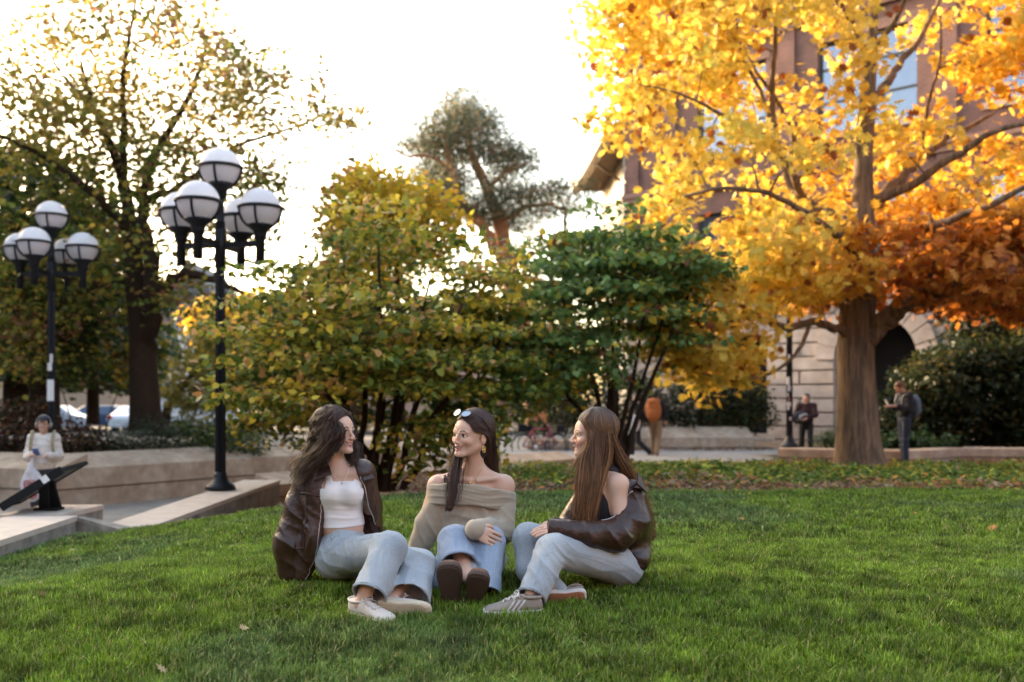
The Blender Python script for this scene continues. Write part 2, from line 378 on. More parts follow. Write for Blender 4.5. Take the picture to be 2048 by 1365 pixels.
seat_wall('planter_wall', [(5.75, 21.55), (8.2, 20.55), (9.93, 21.75), (12.5, 21.2), (17, 20)], -.62, -.135, -.13, .45,
          'stone planter wall behind the big orange oak trunk', joint=-.33, seg=2.3, slope_in=.0)
# soil in planter
mb = MB(); mb.add([(-16,20.6,-.3),(-7.7,17.9,-.3),(-6.6,19.8,-.3),(-3,25,-.3),(-3,27,-.3),(-30,30,-.3)],[(0,1,2,3,4,5)])
o = mb.build('planting_bed', m_soil); tagit(o, kind='structure')
mb = MB(); mb.add([(6.1,21.9,-.2),(8.3,21,-.2),(9.9,22.2,-.2),(12.6,21.6,-.2),(19,20,-.2),(19,28,-.2),(6.1,26,-.2)],[(0,1,2,3,4,5,6)])
o = mb.build('planting_bed', m_soil); tagit(o, kind='structure')
# ================= BUILDINGS =================
m_brick = brick_mat('red_brick', (.20, .075, .055), (.15, .055, .045), (.17, .12, .10))
m_stone = mat('ashlar_stone', (.42, .34, .29), .85, var=.22, vscale=1.1, bump=.3, bscale=40, col2=(.34, .27, .23))
m_dark = mat('dark_interior', (.012, .011, .010), .9)
m_glass = mat('window_glass', (.17, .20, .26), .06, metal=.75, var=.08, vscale=.7)
m_frame = mat('window_frame_paint', (.05, .045, .04), .5)
m_wframe = mat('white_frame_paint', (.7, .68, .63), .5)
m_tile = brick_mat('roof_tile', (.22, .075, .055), (.16, .06, .05), (.06, .03, .03), w=.3, h=.22, ms=.02)
m_soffit = mat('brown_soffit', (.11, .07, .045), .8, var=.3, vscale=2)
m_trim = mat('cream_trim', (.62, .56, .48), .6, var=.1)
def wall_grid(mb, u0, u1, z0, z1, holes, th, v=0.0, m=0):
    us = sorted({u0, u1, *[h[0] for h in holes], *[h[1] for h in holes]}); zs = sorted({z0, z1, *[h[2] for h in holes], *[h[3] for h in holes]})
    us = [u for u in us if u0 <= u <= u1]; zs = [z for z in zs if z0 <= z <= z1]
    for i in range(len(us)-1):
        run = None
        for j in range(len(zs)-1):
            uc = (us[i]+us[i+1])/2; zc = (zs[j]+zs[j+1])/2
            inside = any(h[0] < uc < h[1] and h[2] < zc < h[3] for h in holes)
            if not inside:
                run = [zs[j], zs[j+1]] if run is None else [run[0], zs[j+1]]
            if (inside or j == len(zs)-2) and run: mb.box((us[i], v, run[0]), (us[i+1], v+th, run[1]), m); run = None
def window(root, u0, u1, z0, z1, v, nx=2, rows=(.5,), frame=None, glass=None, sill=True, lintel=None):
    frame = frame or m_frame; glass = glass or m_glass; mb = MB(); f = .07; d0 = v+.16; d1 = v+.24
    mb.box((u0, d0, z0), (u0+f, d1, z1)); mb.box((u1-f, d0, z0), (u1, d1, z1)); mb.box((u0+f, d0, z0), (u1-f, d1, z0+f)); mb.box((u0+f, d0, z1-f), (u1-f, d1, z1))
    for k in range(1, nx): c = u0+(u1-u0)*k/nx; mb.box((c-.045, d0-.01, z0+f), (c+.045, d1, z1-f))
    for r in rows: c = z0+(z1-z0)*r; mb.box((u0+f, d0+.012, c-.035), (u1-f, d1-.01, c+.035))
    w = mb.build('window', frame, root)
    mb = MB(); mb.box((u0+f, d0+.045, z0+f), (u1-f, d0+.055, z1-f)); mb.build('pane', glass, w)
    if sill: mb = MB(); mb.box((u0-.12, v-.09, z0-.18), (u1+.12, v+.16, z0-.002)); mb.build('sill', m_stone, w)
    if lintel: mb = MB(); mb.box((u0-.15, v-.03, z1+.002), (u1+.15, v+.15, z1+.30)); mb.build('lintel', lintel, w)
    return w
C0 = np.array((4.19, 36.3)); ang = math.atan2(-.684, .73)
B = empty('brick_building', (C0[0], C0[1], 0), ang)
tagit(B, 'large red brick building with arched stone ground floor behind the orange oak', 'building')
L0 = 24.; ZT = 18.
holes2 = []
cols = [(3.0, 5.6), (7.4, 10.5), (12.4, 15.4), (17.4, 20.4)]
for a, b in cols: holes2 += [(a, b, 5.2, 7.25), (a, b, 9.2, 12.05), (a, b, 13.5, 16.2)]
mb = MB(); wall_grid(mb, 0, L0, 4.35, ZT, holes2, .4); mb.build('brick_wall', m_brick, B)
# brick pilasters and corbel bands give the wall its relief
mb = MB()
for u in (0.02, 1.6, 6.1, 11.1, 16.1, 21.4): mb.box((u, -.10, 4.36), (u+.55, -.003, 8.0)); mb.box((u, -.10, 8.42), (u+.55, -.003, ZT-.02))
mb.build('pilaster', m_brick, B)
for z in (8.02, 12.75):
    mb = MB(); mb.box((-.1, -.16, z), (L0, -.004, z+.16)); mb.box((-.1, -.22, z+.161), (L0, -.004, z+.30)); mb.box((-.1, -.12, z+.301), (L0, -.004, z+.38)); mb.build('string_course', mat('brownstone', (.24, .13, .10), .85, var=.2, vscale=3), B)
for a, b in cols:
    window(B, a, b, 5.2, 7.25, 0, 2, (.6,), lintel=m_brick); window(B, a, b, 9.2, 12.05, 0, 2, (.35, .72), lintel=mat('brownstone')); window(B, a, b, 13.5, 16.2, 0, 2, (.5,))
# stone ground storey: rusticated courses with an arch
arch_u0, arch_u1, spring = 8.0, 10.55, 2.15
ground_holes = [(2.7, 5.65, -.2, 3.05), (arch_u0, arch_u1, -.8, 3.62), (12.6, 15.2, 0.2, 3.0), (17.4, 20.2, .2, 3.0)]
hc = .44

edges = [(0, 2.7), (5.65, 8.0), (10.55, 12.6), (15.2, 17.4), (20.2, L0)]
for a, b in edges:
    mb = MB(); z = -.8; k = 0
    while z < 3.9:
        z1 = min(z+hc, 3.95)
        # each course: slightly pillowed blocks, staggered
        n = max(1, int(round((b-a)/2.2))); off = .5 if k % 2 else 0
        cuts = [a]+[a+(b-a)*(i+off)/n for i in range(1 if not off else 0, n) if a+.25 < a+(b-a)*(i+off)/n < b-.25]+[b]
        for c0, c1 in zip(cuts[:-1], cuts[1:]):
            if c1-c0 < .02: continue
            y0 = -.10+.02*random.random(); g_ = .022
            V = [(c0+g_*.4, 0, z+g_*.5), (c1-g_*.4, 0, z+g_*.5), (c1-g_*.4, 0, z1-g_*.5), (c0+g_*.4, 0, z1-g_*.5),
                 (c0+g_+.02, y0, z+g_+.015), (c1-g_-.02, y0, z+g_+.015), (c1-g_-.02, y0, z1-g_-.015), (c0+g_+.02, y0, z1-g_-.015)]
            mb.add(V, [(4,5,6,7),(0,1,5,4),(1,2,6,5),(2,3,7,6),(3,0,4,7)])
        z = z1; k += 1
    mb.build('rusticated_pier', m_stone, B)
mb = MB(); wall_grid(mb, 0, L0, -.8, 4.34, ground_holes, .5, v=.003, m=0); mb.build('stone_wall', m_stone, B)
# arch: ring of voussoirs, filled spandrels, reveal
cu = (arch_u0+arch_u1)/2; r0 = (arch_u1-arch_u0)/2
mb = MB(); nv = 11
for i in range(nv):
    a0 = pi*i/nv+.012; a1 = pi*(i+1)/nv-.012; ro = r0+.62+(.12 if i == nv//2 else 0)
    ring = []
    for y in (-.16, .5):
        ring += [(cu+r*cos(a), y, spring+min(r*sin(a), 1.9)) for r, a in ((r0, a0), (ro, a0), (ro, (a0+a1)/2), (ro, a1), (r0, a1), (r0, (a0+a1)/2))]
    mb.add(ring, [(0,1,2,3,4,5), (11,10,9,8,7,6), (0,6,7,1), (1,7,8,2), (2,8,9,3), (3,9,10,4), (4,10,11,5), (5,11,6,0)])
mb.build('arch_voussoir', m_stone, B)
mb = MB(); mb.box((arch_u0-.0, .51, -.8), (arch_u0+.18, 1.6, 3.2)); mb.box((arch_u1-.18, .51, -.8), (arch_u1, 1.6, 3.2)); mb.build('arch_jamb', m_stone, B)
mb = MB(); mb.box((-.12, -.28, 4.06), (L0, .0, 4.34)); mb.box((-.12, -.18, 3.9), (L0, .0, 4.06)); mb.build('cornice', m_stone, B)
mb = MB(); mb.box((.3, 1.7, -.8), (L0, 1.8, 17.5)); mb.box((0.6, .52, -.8), (0.7, 1.7, 17.5)); mb.box((.3, .5, 3.9), (L0, 1.7, 4.1)); mb.build('dark_interior', m_dark, B)
mb = MB(); mb.box((5.75, -.16, -.8), (6.05, -.11, 3.5)); mb.build('smooth_pier', m_trim, B) if False else None
mb = MB(); mb.box((-.2, -.5, ZT), (L0, 6, ZT+.4)); mb.build('roof', m_tile, B)
# side wall running away, with return
mb = MB(); mb.box((0, .45, -.8), (.4, 14, ZT-.01)); mb.box((.4, 13.6, -.8), (L0, 14, ZT-.01)); mb.build('brick_wall', m_brick, B)
# quoins sunlit on the corner
mb = MB(); z = 4.4
while z < 17.5: mb.box((-.06, -.14, z), (.0, .3 if int(z/.5) % 2 else .5, z+.42)); z += .5
mb.build('corner_quoin', m_stone, B)
# lower wing with the broad dark soffit
Wg = empty('gabled_wing', (3.3, 38.2, 0), 0)
tagit(Wg, 'lower building wing with broad dark soffit and pale fascia left of the brick building', 'building')
def A_w(p): return np.array(p)-np.array((3.3, 38.2, 0))
def wq(pts): return [(x-3.3, y-38.2, z) for x, y, z in pts]
mb = MB()
A0, A1 = U(1222, 262, 38.5), U(1152, 384, 47); Bq0, Bq1 = U(1262, 262, 38.5), U(1208, 384, 47)
Bq0[2] = A0[2]; Bq1[2] = A1[2]; Bq0[0] += .4
lo = [A0, Bq0, Bq1, A1]; hi = [p+np.array((0, 0, .30)) for p in lo]
mb.add(wq(lo+hi), [(3,2,1,0),(4,5,6,7),(0,1,5,4),(1,2,6,5),(2,3,7,6),(3,0,4,7)]); mb.build('soffit', m_soffit, Wg)
mb = MB(); t = (A1-A0); t /= np.linalg.norm(t); sx = np.array((-1, 0, 0.))
mb.obox(A_w((A0+A1)/2+np.array((-.10, 0, .2))), t*np.linalg.norm(A1-A0)/2, np.array((.095, 0, 0)), np.array((0, 0, .27))); mb.build('fascia', m_trim, Wg)
for i in range(26):
    mb = MB(); p = A0+(A1-A0)*(i+.5)/26+np.array((.09, 0, -.05)); mb.obox(wq([p])[0], np.array((.085, 0, 0)), np.array((0, .085, 0)), np.array((0, 0, .055))); mb.build('dentil', m_trim, Wg)
mb = MB(); w0 = Bq0+np.array((-.1, 0, 0)); w1 = Bq1+np.array((-.1, 0, 0))
V = [(w0[0], w0[1], -.9), (w1[0], w1[1], -.9), (w1[0], w1[1], w1[2]-.01), (w0[0], w0[1], w0[2]-.01)]; V2 = [(x+3, y+1, z) for x, y, z in V]
mb.add(wq(V+V2), [(0,1,2,3),(7,6,5,4),(0,4,5,1),(1,5,6,2),(2,6,7,3),(3,7,4,0)]); mb.build('wall', mat('pale_sunlit_stucco', (.6, .52, .43), .8, var=.25, vscale=3), Wg)
mb = MB(); b0 = U(1195, 322, 42)
mb.tube([wq([A0+(A1-A0)*.45])[0]-np.array((0,0,.02)), np.array(wq([Bq0+(Bq1-Bq0)*.45])[0])+np.array((0,0,-.9))], .07, 6); mb.build('bracket', m_soffit, Wg)
# far roof with dormer
def house(name, label, x0, x1, y0, y1, z0, zw, zr, wallm, roofm, wins, frame=None, gable='x'):
    R_ = empty(name, (x0, y0, z0)); dx, dy = x1-x0, y1-y0
    mb = MB(); hs = [(a, b, c-z0, d-z0) for a, b, c, d in wins]; wall_grid(mb, 0, dx, 0, zw-z0, hs, .3)
    mb.box((0, .3, 0), (.3, dy, zw-z0)); mb.box((dx-.3, .3, 0), (dx, dy, zw-z0)); mb.box((.3, dy-.3, 0), (dx-.3, dy, zw-z0)); mb.build('wall', wallm, R_)
    mb = MB(); e = .5; h = zr-zw; z_ = zw-z0+.003
    if gable == 'x': V = [(-e,-e,z_),(dx+e,-e,z_),(dx+e,dy+e,z_),(-e,dy+e,z_),(-e,dy/2,z_+h),(dx+e,dy/2,z_+h)]; Fs = [(3,2,1,0),(0,1,5,4),(2,3,4,5),(0,4,3),(1,2,5)]
    elif gable == 'hip': q = min(dx, dy)/2; V = [(-e,-e,z_),(dx+e,-e,z_),(dx+e,dy+e,z_),(-e,dy+e,z_),(q,dy/2,z_+h),(dx-q+.01,dy/2,z_+h)]; Fs = [(3,2,1,0),(0,1,5,4),(2,3,4,5),(0,4,3),(1,2,5)]
    else: V = [(-e,-e,z_),(dx+e,-e,z_),(dx+e,dy+e,z_),(-e,dy+e,z_),(dx/2,-e,z_+h),(dx/2,dy+e,z_+h)]; Fs = [(3,2,1,0),(0,1,4),(1,2,5,4),(2,3,5),(3,0,4,5)]
    mb.add(V, Fs); mb.build('roof', roofm, R_)
    for a, b, c, d in hs: window(R_, a, b, c, d, 0, 2 if b-a > 1 else 1, (.5,), frame=frame)
    mb = MB(); mb.box((.35, .5, .05), (dx-.35, .56, zw-z0-.05)); mb.build('dark_interior', m_dark, R_)
    tagit(R_, label, 'building'); return R_
house('dormered_house', 'distant red tiled roof and dormer beyond the dark soffit', 7.6, 14, 76, 84, -1, 14.6, 16.2, mat('red_render', (.42, .15, .11), .8, var=.2), m_tile,
      [(.4, 1.0, 12.2, 13.9), (1.6, 2.2, 12.2, 13.9), (2.8, 3.4, 12.2, 13.9)], frame=m_wframe, gable='hip')
h = house('timbered_house', 'distant brown and white house seen between the left tree and lamp post', -31.5, -25.6, 88, 98, -1, 8.6, 13.2,
      mat('purple_brown_brick', (.19, .13, .13), .85, var=.3, vscale=.8), mat('slate', (.10, .09, .09), .8),
      [(.6, 1.8, 1.6, 3.4), (2.6, 3.8, 1.6, 3.4), (.5, 1.7, 4.6, 6.6), (2.6, 3.9, 4.6, 6.6), (4.6, 5.4, 4.6, 6.6), (1.6, 2.2, 7.2, 8.2)], frame=m_wframe, gable='y')
mb = MB()
for a, b in (((.1, 3.9), (5.8, 3.9)), ((.1, 6.9+.2), (5.8, 7.1))): mb.box((a[0], -.05, a[1]+.1), (b[0], -.004, b[1]+.5))
for u in (.15, 2.2, 4.2): mb.box((u, -.06, 5.3), (u+.28, -.005, 7.95))
mb.build('white_timber', m_wframe, h)
house('street_block', 'long pale brick block far across the street at left', -62, -40, 100, 112, -1, 7.5, 10, mat('tan_brick', (.30, .22, .17), .85, var=.2), mat('slate'), [(2+3*i, 3.4+3*i, 2.2, 4.2) for i in range(6)], frame=m_wframe)
house('street_block', 'far low brick block across the street, hidden behind the middle shrubs', -22, 3, 95, 107, -1, 5.5, 8, mat('tan_brick'), mat('slate'), [(2+3*i, 3.4+3*i, 1.2, 3.2) for i in range(7)], frame=m_wframe)
# unseen hall added left of the picture, sized to throw shade on the lawn
hall = empty('shade_hall', (-39.5, -20, -1)); tagit(hall, 'unseen tall brick hall added west of the lawn to shade it', 'building')
mb = MB(); hw = [(2+6*i, 5+6*i, z_, z_+2.2) for i in range(14) for z_ in (2, 6, 10)]
wall_grid(mb, 0, 94, 0, 17.6, hw, .4); o = mb.build('brick_wall', m_brick, hall); o.rotation_euler = (0, 0, radians(90))
mb = MB(); mb.box((-14, -.4, 17.6), (.4, 94.4, 18.0)); mb.build('roof', m_tile, hall)
mb = MB(); mb.box((-14, 0, 0), (-.6, 93.9, 17.59)); mb.build('dark_interior', m_dark, hall)

# unseen halls added behind the camera and to the east to block sky light
def plain_hall(x0, y0, L_, dp, hgt, rz, label):
    hh = empty('sky_block_hall', (x0, y0, -1), rz); tagit(hh, label, 'building')
    ww = [(2+6*i, 5+6*i, z_, z_+2.4) for i in range(int(L_/6)-1) for z_ in (2, 6, 10)]
    mb = MB(); wall_grid(mb, 0, L_, 0, hgt, ww, .4); mb.build('brick_wall', m_brick, hh)
    mb = MB(); mb.box((-.4, -.4, hgt), (L_+.4, dp, hgt+.4)); mb.build('roof', m_tile, hh)
    mb = MB(); mb.box((.1, .6, 0), (L_-.1, dp-.2, hgt-.01)); mb.build('dark_interior', m_dark, hh)
plain_hall(34, -24, 78, 14, 15, radians(180), 'unseen long brick hall added behind the photographer to block sky light')
plain_hall(33, 16, 38, 14, 14, radians(-90), 'unseen brick hall added beyond the right edge to block sky light')

# ================= LAMP POSTS =================
m_blk = mat('black_enamel', (.008, .009, .012), .45, spec=.25, bump=.05, bscale=60)
m_globe = mat('white_acrylic', (.92, .91, .93), .3, var=.03, transl=.6)
m_globe2 = mat('ribbed_prism', (.80, .78, .80), .25, transl=.6, var=.15, vscale=12, stretch=(6, 6, .4))
def lamp(loc, label, rot=0.0):
    R_ = empty('street_lamp', loc, rot)
    mb = MB(); mb.lathe((0,0,0), [(.20,0),(.20,.035),(.185,.06),(.15,.085),(.105,.13),(.085,.19),(.080,.24)], 24); mb.build('base_flange', m_blk, R_)
    mb = MB(); n = 24; V = []; Fs = []
    for z in (.22, 3.62):
        for j in range(n*2): r = (.072 if j % 2 else .064)*(1 if z < 1 else .86); a = pi*j/n; V.append((r*cos(a), r*sin(a), z))
    for j in range(n*2): Fs.append((j, (j+1) % (2*n), (j+1) % (2*n)+2*n, j+2*n))
    mb.add(V, Fs); mb.lathe((0,0,0), [(.075,3.0),(.075,3.5),(.05,3.52),(.05,3.95),(.085,3.97),(.1,4.05),(.17,4.12),(.17,4.15)], 16); mb.build('pole', m_blk, R_)
    def globe(x, y, zc, r=.272):
        mb = MB(); mb.lathe((x, y, zc), [(r*cos(a), r*sin(a)) for a in np.linspace(.03, pi/2-.001, 10)]+[(0, r)], 28); gl = mb.build('globe', m_globe, R_)
        mb = MB(); mb.lathe((x, y, zc), [(r*.62*1.0, -r*.78)]+[(r*.97*cos(a), r*.97*sin(a)) for a in np.linspace(-.9, .0, 8)], 28); mb.build('prism_bowl', m_globe2, gl)
        mb = MB(); ring = [(x+(r+.012)*cos(2*pi*j/28), y+(r+.012)*sin(2*pi*j/28), zc+.01) for j in range(29)]
        mb.tube(ring, .022, 6, cap=False)
        for q in range(4):
            a = q*pi/2
            pts = [(x+(r+.014)*cos(b)*cos(a), y+(r+.014)*cos(b)*sin(a), zc+(r+.014)*sin(b)) for b in np.linspace(.02, -.95, 7)]; mb.tube(pts, .018, 5)
        mb.lathe((x, y, zc), [(.03,-r*.80),(r*.66,-r*.80),(r*.60,-r*.92),(r*.36,-r*1.10),(.085,-r*1.32),(.085,-r*1.5)], 20); mb.build('globe_cage', m_blk, gl)
        return gl
    globe(0, 0, 4.34)
    for (dx, dy) in ((-.57, .12), (.57, -.12), (-.12, -.57), (.12, .57)):
        mb = MB(); d = np.array((dx, dy, 0)); mb.obox(d/2*.92+np.array((0, 0, 3.30)), d/2*.96, np.array((-dy, dx, 0))/.58*.024, np.array((0, 0, .038)))
        mb.lathe((dx, dy, 0), [(.062,3.04),(.062,3.34),(.07,3.35),(.07,3.44),(.085,3.46),(.085,3.5)], 14); mb.build('arm', m_blk, R_)
        globe(dx, dy, 3.77)
    tagit(R_, label, 'street lamp', 'five globe black street lamps'); return R_
La = lamp((-4.0+.06, 13.45, -.29), 'nearest black lamp post with five white globes standing on the low wall'); La.children
m_paper = mat('taped_paper', (.62, .60, .58), .8, var=.15, vscale=20)
Lb = lamp((-8.28, 17.9, -.12), 'second black lamp post with five globes at far left, papers taped to it', .15)
Lc = lamp((6.13, 22.0, -.13), 'black lamp post covered in stickers on the planter wall, globes hidden in orange leaves', -.1)
def wrap(root, z0, z1, a0, a1, col, r=.078):
    mb = MB(); n = 6; V = [(r*cos(a), r*sin(a), z) for z in (z0, z1) for a in np.linspace(a0, a1, n)]
    mb.add(V, [(j, j+1, j+1+n, j+n) for j in range(n-1)]); return mb.build('sticker', mat('sticker_%d' % int(col[0]*100+col[2]*7), col, .7, var=.15, vscale=25), root)
wrap(Lb, 1.02, 1.40, -2.5, -.75, (.62, .60, .58)); wrap(Lb, 1.56, 1.70, -2.3, -1.2, (.55, .52, .48)); wrap(Lb, 1.70, 1.86, -1.7, -1.0, (.5, .45, .4))
for z0, z1, a0, a1, c in ((1.38,1.55,-2.6,-1.6,(.65,.66,.7)),(1.24,1.37,-2.3,-1.4,(.55,.6,.7)),(1.12,1.2,-2.4,-1.9,(.5,.5,.5)),(1.02,1.10,-2.2,-1.5,(.3,.12,.15)),(.9,1.0,-2.5,-1.3,(.6,.58,.62)),(.83,.89,-2.4,-1.7,(.55,.5,.6)),(.60,.67,-1.7,-1.2,(.7,.7,.68)),(1.95,2.05,-2.2,-1.5,(.6,.62,.66))):
    wrap(Lc, z0, z1, a0, a1, c)
# ================= TREES =================
LEAFT = {}
def leaf_template(kind):
    if kind in LEAFT: return LEAFT[kind]
    if kind == 'oak': o = [(0,0),(.10,.05),(.40,.16),(.18,.30),(.52,.42),(.22,.55),(.42,.78),(.14,.76),(0,1.05)]
    elif kind == 'maple': o = [(0,0),(.34,-.02),(.28,.20),(.58,.48),(.30,.52),(.26,.70),(.12,.72),(0,1.0)]
    elif kind == 'heart': o = [(0,.0),(.28,-.04),(.45,.22),(.36,.58),(0,1.0)]
    elif kind == 'oval': o = [(0,0),(.22,.22),(.27,.5),(.15,.82),(0,1.02)]
    else: o = [(0,0),(.09,.4),(0,1.0)]
    pts = o+[(-x, y) for x, y in o[-2:0:-1]]
    c = (0, .45) if kind != 'sliver' else (0, .4)
    V = np.array([(x, y, .10*abs(x)*(1 if kind != 'sliver' else 0)-.12*(y-.4)**2) for x, y in [c]+pts])
    n = len(pts); T = np.array([(0, 1+i, 1+(i+1) % n) for i in range(n)])
    LEAFT[kind] = (V, T); return LEAFT[kind]
def leaves(P, N_, size, kind, cols, r, droop=.0, up=(0, 0, 1)):
    """P (n,3) positions; N_ (n,3) leaf normals; cols (n,3)"""
    V0, T0 = leaf_template(kind); n = len(P)
    N_ = N_/np.linalg.norm(N_, axis=1, keepdims=True)
    d = r.normal(size=(n, 3)); d[:, 2] -= droop; d -= N_*(d*N_).sum(1)[:, None]; d /= np.linalg.norm(d, axis=1, keepdims=True)
    s = np.cross(d, N_); sz = (size*r.uniform(.65, 1.25, n))[:, None, None]
    V = P[:, None]+sz*(V0[None, :, 0:1]*s[:, None]+V0[None, :, 1:2]*d[:, None]+V0[None, :, 2:3]*N_[:, None])
    k = len(V0); T = (np.arange(n)*k)[:, None, None]+T0[None]
    return V.reshape(-1, 3), T.reshape(-1, 3), np.repeat(cols, k, 0)
m_leaf = mat('leaf', attr=True, rough=.55, spec=.3, transl=.48)
m_leafs = mat('shade_leaf', attr=True, rough=.5, spec=.3, transl=.38)
m_bark = mat('oak_bark', (.20, .125, .075), .95, var=.35, vscale=5, bump=1.0, bscale=14, stretch=(3, 3, .35), col2=(.09, .06, .04))
m_barkd = mat('dark_bark', (.032, .019, .012), .95, var=.35, vscale=6, bump=.8, bscale=18, stretch=(3, 3, .4), spec=.15)
def smooth_path(pts, rad, sub=4):
    P = np.array(pts, float); k = len(P); out = []; ro = []
    for i in range(k-1):
        p0 = P[max(i-1, 0)]; p1 = P[i]; p2 = P[i+1]; p3 = P[min(i+2, k-1)]
        for q in range(sub):
            t = q/sub; out.append(.5*((2*p1)+(-p0+p2)*t+(2*p0-5*p1+4*p2-p3)*t*t+(-p0+3*p1-3*p2+p3)*t**3)); ro.append(rad[i]*(1-t)+rad[i+1]*t)
    out.append(P[-1]); ro.append(rad[-1]); return np.array(out), np.array(ro)
def tree(name, label, cat, limbs, clusters, per, lsize, kind, colf, bark, seed, group=None, spread=.30, flat=.45, droop=.2,
         bend=.25, twig=.010, leafm=None, normz=1.2, n_trunk=14, extra_twigs=3, trunk_name='trunk'):
    """limbs: [(points, radii)], first is the trunk; clusters: (n,3) leaf cluster centres"""
    r = np.random.default_rng(seed); base = np.array(limbs[0][0][0], float); mb = MB(); nodes = []; nr = []
    for i, (pts, rad) in enumerate(limbs):
        p, q = smooth_path(pts, rad, 5)
        if i and len(p) > 3: p[1:-1] += r.normal(size=(len(p)-2, 3))*.25*q[1:-1, None]
        mb.tube(p, q, n_trunk if i == 0 else 9); lim = 1 if i == 0 and len(limbs) > 2 else 0
        if lim: sel = slice(int(len(p)*.45), None)
        else: sel = slice(1, None)
        nodes += list(p[sel]); nr += list(q[sel])
    tr = mb.build(trunk_name, bark, None, origin=base)
    mb = MB(); nodes = np.array(nodes); nr = np.array(nr); C_ = np.asarray(clusters)
    d0 = np.min(np.linalg.norm(C_[:, None]-nodes[None], axis=2), axis=1); order = np.argsort(d0)
    for ci in order:
        c = C_[ci]; dv = nodes-c; dist = np.linalg.norm(dv, axis=1)+.7*np.clip(dv[:, 2], 0, 9)
        j = int(np.argmin(dist)); a = nodes[j]; L = np.linalg.norm(c-a)
        if L < .05: continue
        k = max(2, min(6, int(L/.22)+1)); w = a[None]+(c-a)[None]*np.linspace(0, 1, k+1)[:, None]
        t = np.linspace(0, 1, k+1); w[:, 2] += bend*L*(t*(1-t))*(1.0 if c[2] > a[2]-.2 else -.6); w[1:-1] += r.normal(size=(k-1, 3))*L*.035
        ra = min(nr[j]*.75, twig*(1+1.4*L)); rr = ra*(1-t)+twig*.45*t
        mb.tube(w, rr, 5, cap=False); nodes = np.concatenate([nodes, w[1:]]); nr = np.concatenate([nr, rr[1:]])
    # leaf positions
    n = len(C_); cnt = r.poisson(per, n); idx = np.repeat(np.arange(n), cnt); m_ = len(idx)
    th = r.uniform(0, 2*pi, m_); rad = np.sqrt(r.random(m_))*spread*1.6
    off = np.stack([np.cos(th)*rad, np.sin(th)*rad, r.normal(size=m_)*spread*flat-.25*rad*droop], 1)
    P = C_[idx]+off
    for q in range(extra_twigs):       # short twiglets in each cluster
        pick = r.integers(0, m_, n)
        for e in pick[:n]: mb.tube([C_[idx[e]], (C_[idx[e]]+P[e])/2+np.array((0, 0, .02)), P[e]], [twig*.45, twig*.35, twig*.2], 3, cap=False)
    root = mb.build('branch', bark, None, origin=base)
    Nn = r.normal(size=(m_, 3))*.75+np.array((0, 0, normz)); cols = colf(P, r, idx)
    V, T, Cc = leaves(P, Nn, lsize, kind, cols, r, droop=droop*2)
    R_ = empty(name, base); tr.parent = R_; tr.location = (0, 0, 0); root.parent = R_; root.location = (0, 0, 0)
    np_mesh('crown', V, T, leafm or m_leaf, parent=R_, col=Cc, origin=base).location = (0, 0, 0)
    tagit(R_, label, cat, group); return R_
def poly_in(px, py, poly):
    ins = np.zeros(len(px), bool); k = len(poly)
    for i in range(k):
        x0, y0 = poly[i]; x1, y1 = poly[(i+1) % k]
        c = ((y0 > py) != (y1 > py)) & (px < (x1-x0)*(py-y0)/(y1-y0+1e-9)+x0); ins ^= c
    return ins
def fill(poly, n, Yc, dY, seed, gaps=(), noise=.0, nsc=1.1, clear=None, cw=.30):
    """cluster centres filling a silhouette given at depth Yc, spread in depth like a rounded crown"""
    r = np.random.default_rng(seed); P = np.array(poly, float); out = []
    lo, hi = P.min(0), P.max(0); cx, cy = P.mean(0); hx, hy = (hi-lo)/2; mx, my = (hi+lo)/2
    while sum(map(len, out)) < n:
        px = r.uniform(lo[0], hi[0], 400); py = r.uniform(lo[1], hi[1], 400); k = poly_in(px, py, poly)
        for gx, gy, gw, gh, pr in gaps: k &= ~((((px-gx)/gw)**2+((py-gy)/gh)**2 < 1) & (r.random(400) < pr))
        px, py = px[k], py[k]; e = np.sqrt(np.clip(1-.75*((px-mx)/hx)**2, .15, 1)*np.clip(1-.6*((py-my)/hy)**2, .2, 1))
        Y = Yc+dY*e*r.uniform(-1, 1, len(px)); S_ = Y/Yc
        q = np.stack([(px-1024)/F*Yc, Y, CZ+(HOR-py)/F*Yc], 1)   # true size: laid out at the crown's own distance
        if noise: q = q[fbm(q+seed, nsc, 2)+r.uniform(-.12, .12, len(q)) > noise]
        if clear is not None:      # keep the near side of the main limbs open, as the tree does
            dd = np.linalg.norm((q[:, None]-clear[None])[:, :, [0, 2]], axis=2); q = q[~((dd.min(1) < cw) & (q[:, 1] < Yc+.9))]
        out.append(q)
    return np.concatenate(out)[:n]
def lerp(a, b, t): return np.asarray(a)*(1-t)+np.asarray(b)*t
def UL(pts, Y, dY=None):  # limb points px,py,(dy)
    return [U(p[0], p[1], Y)+np.array((0, p[2] if len(p) > 2 else 0, 0)) for p in pts]
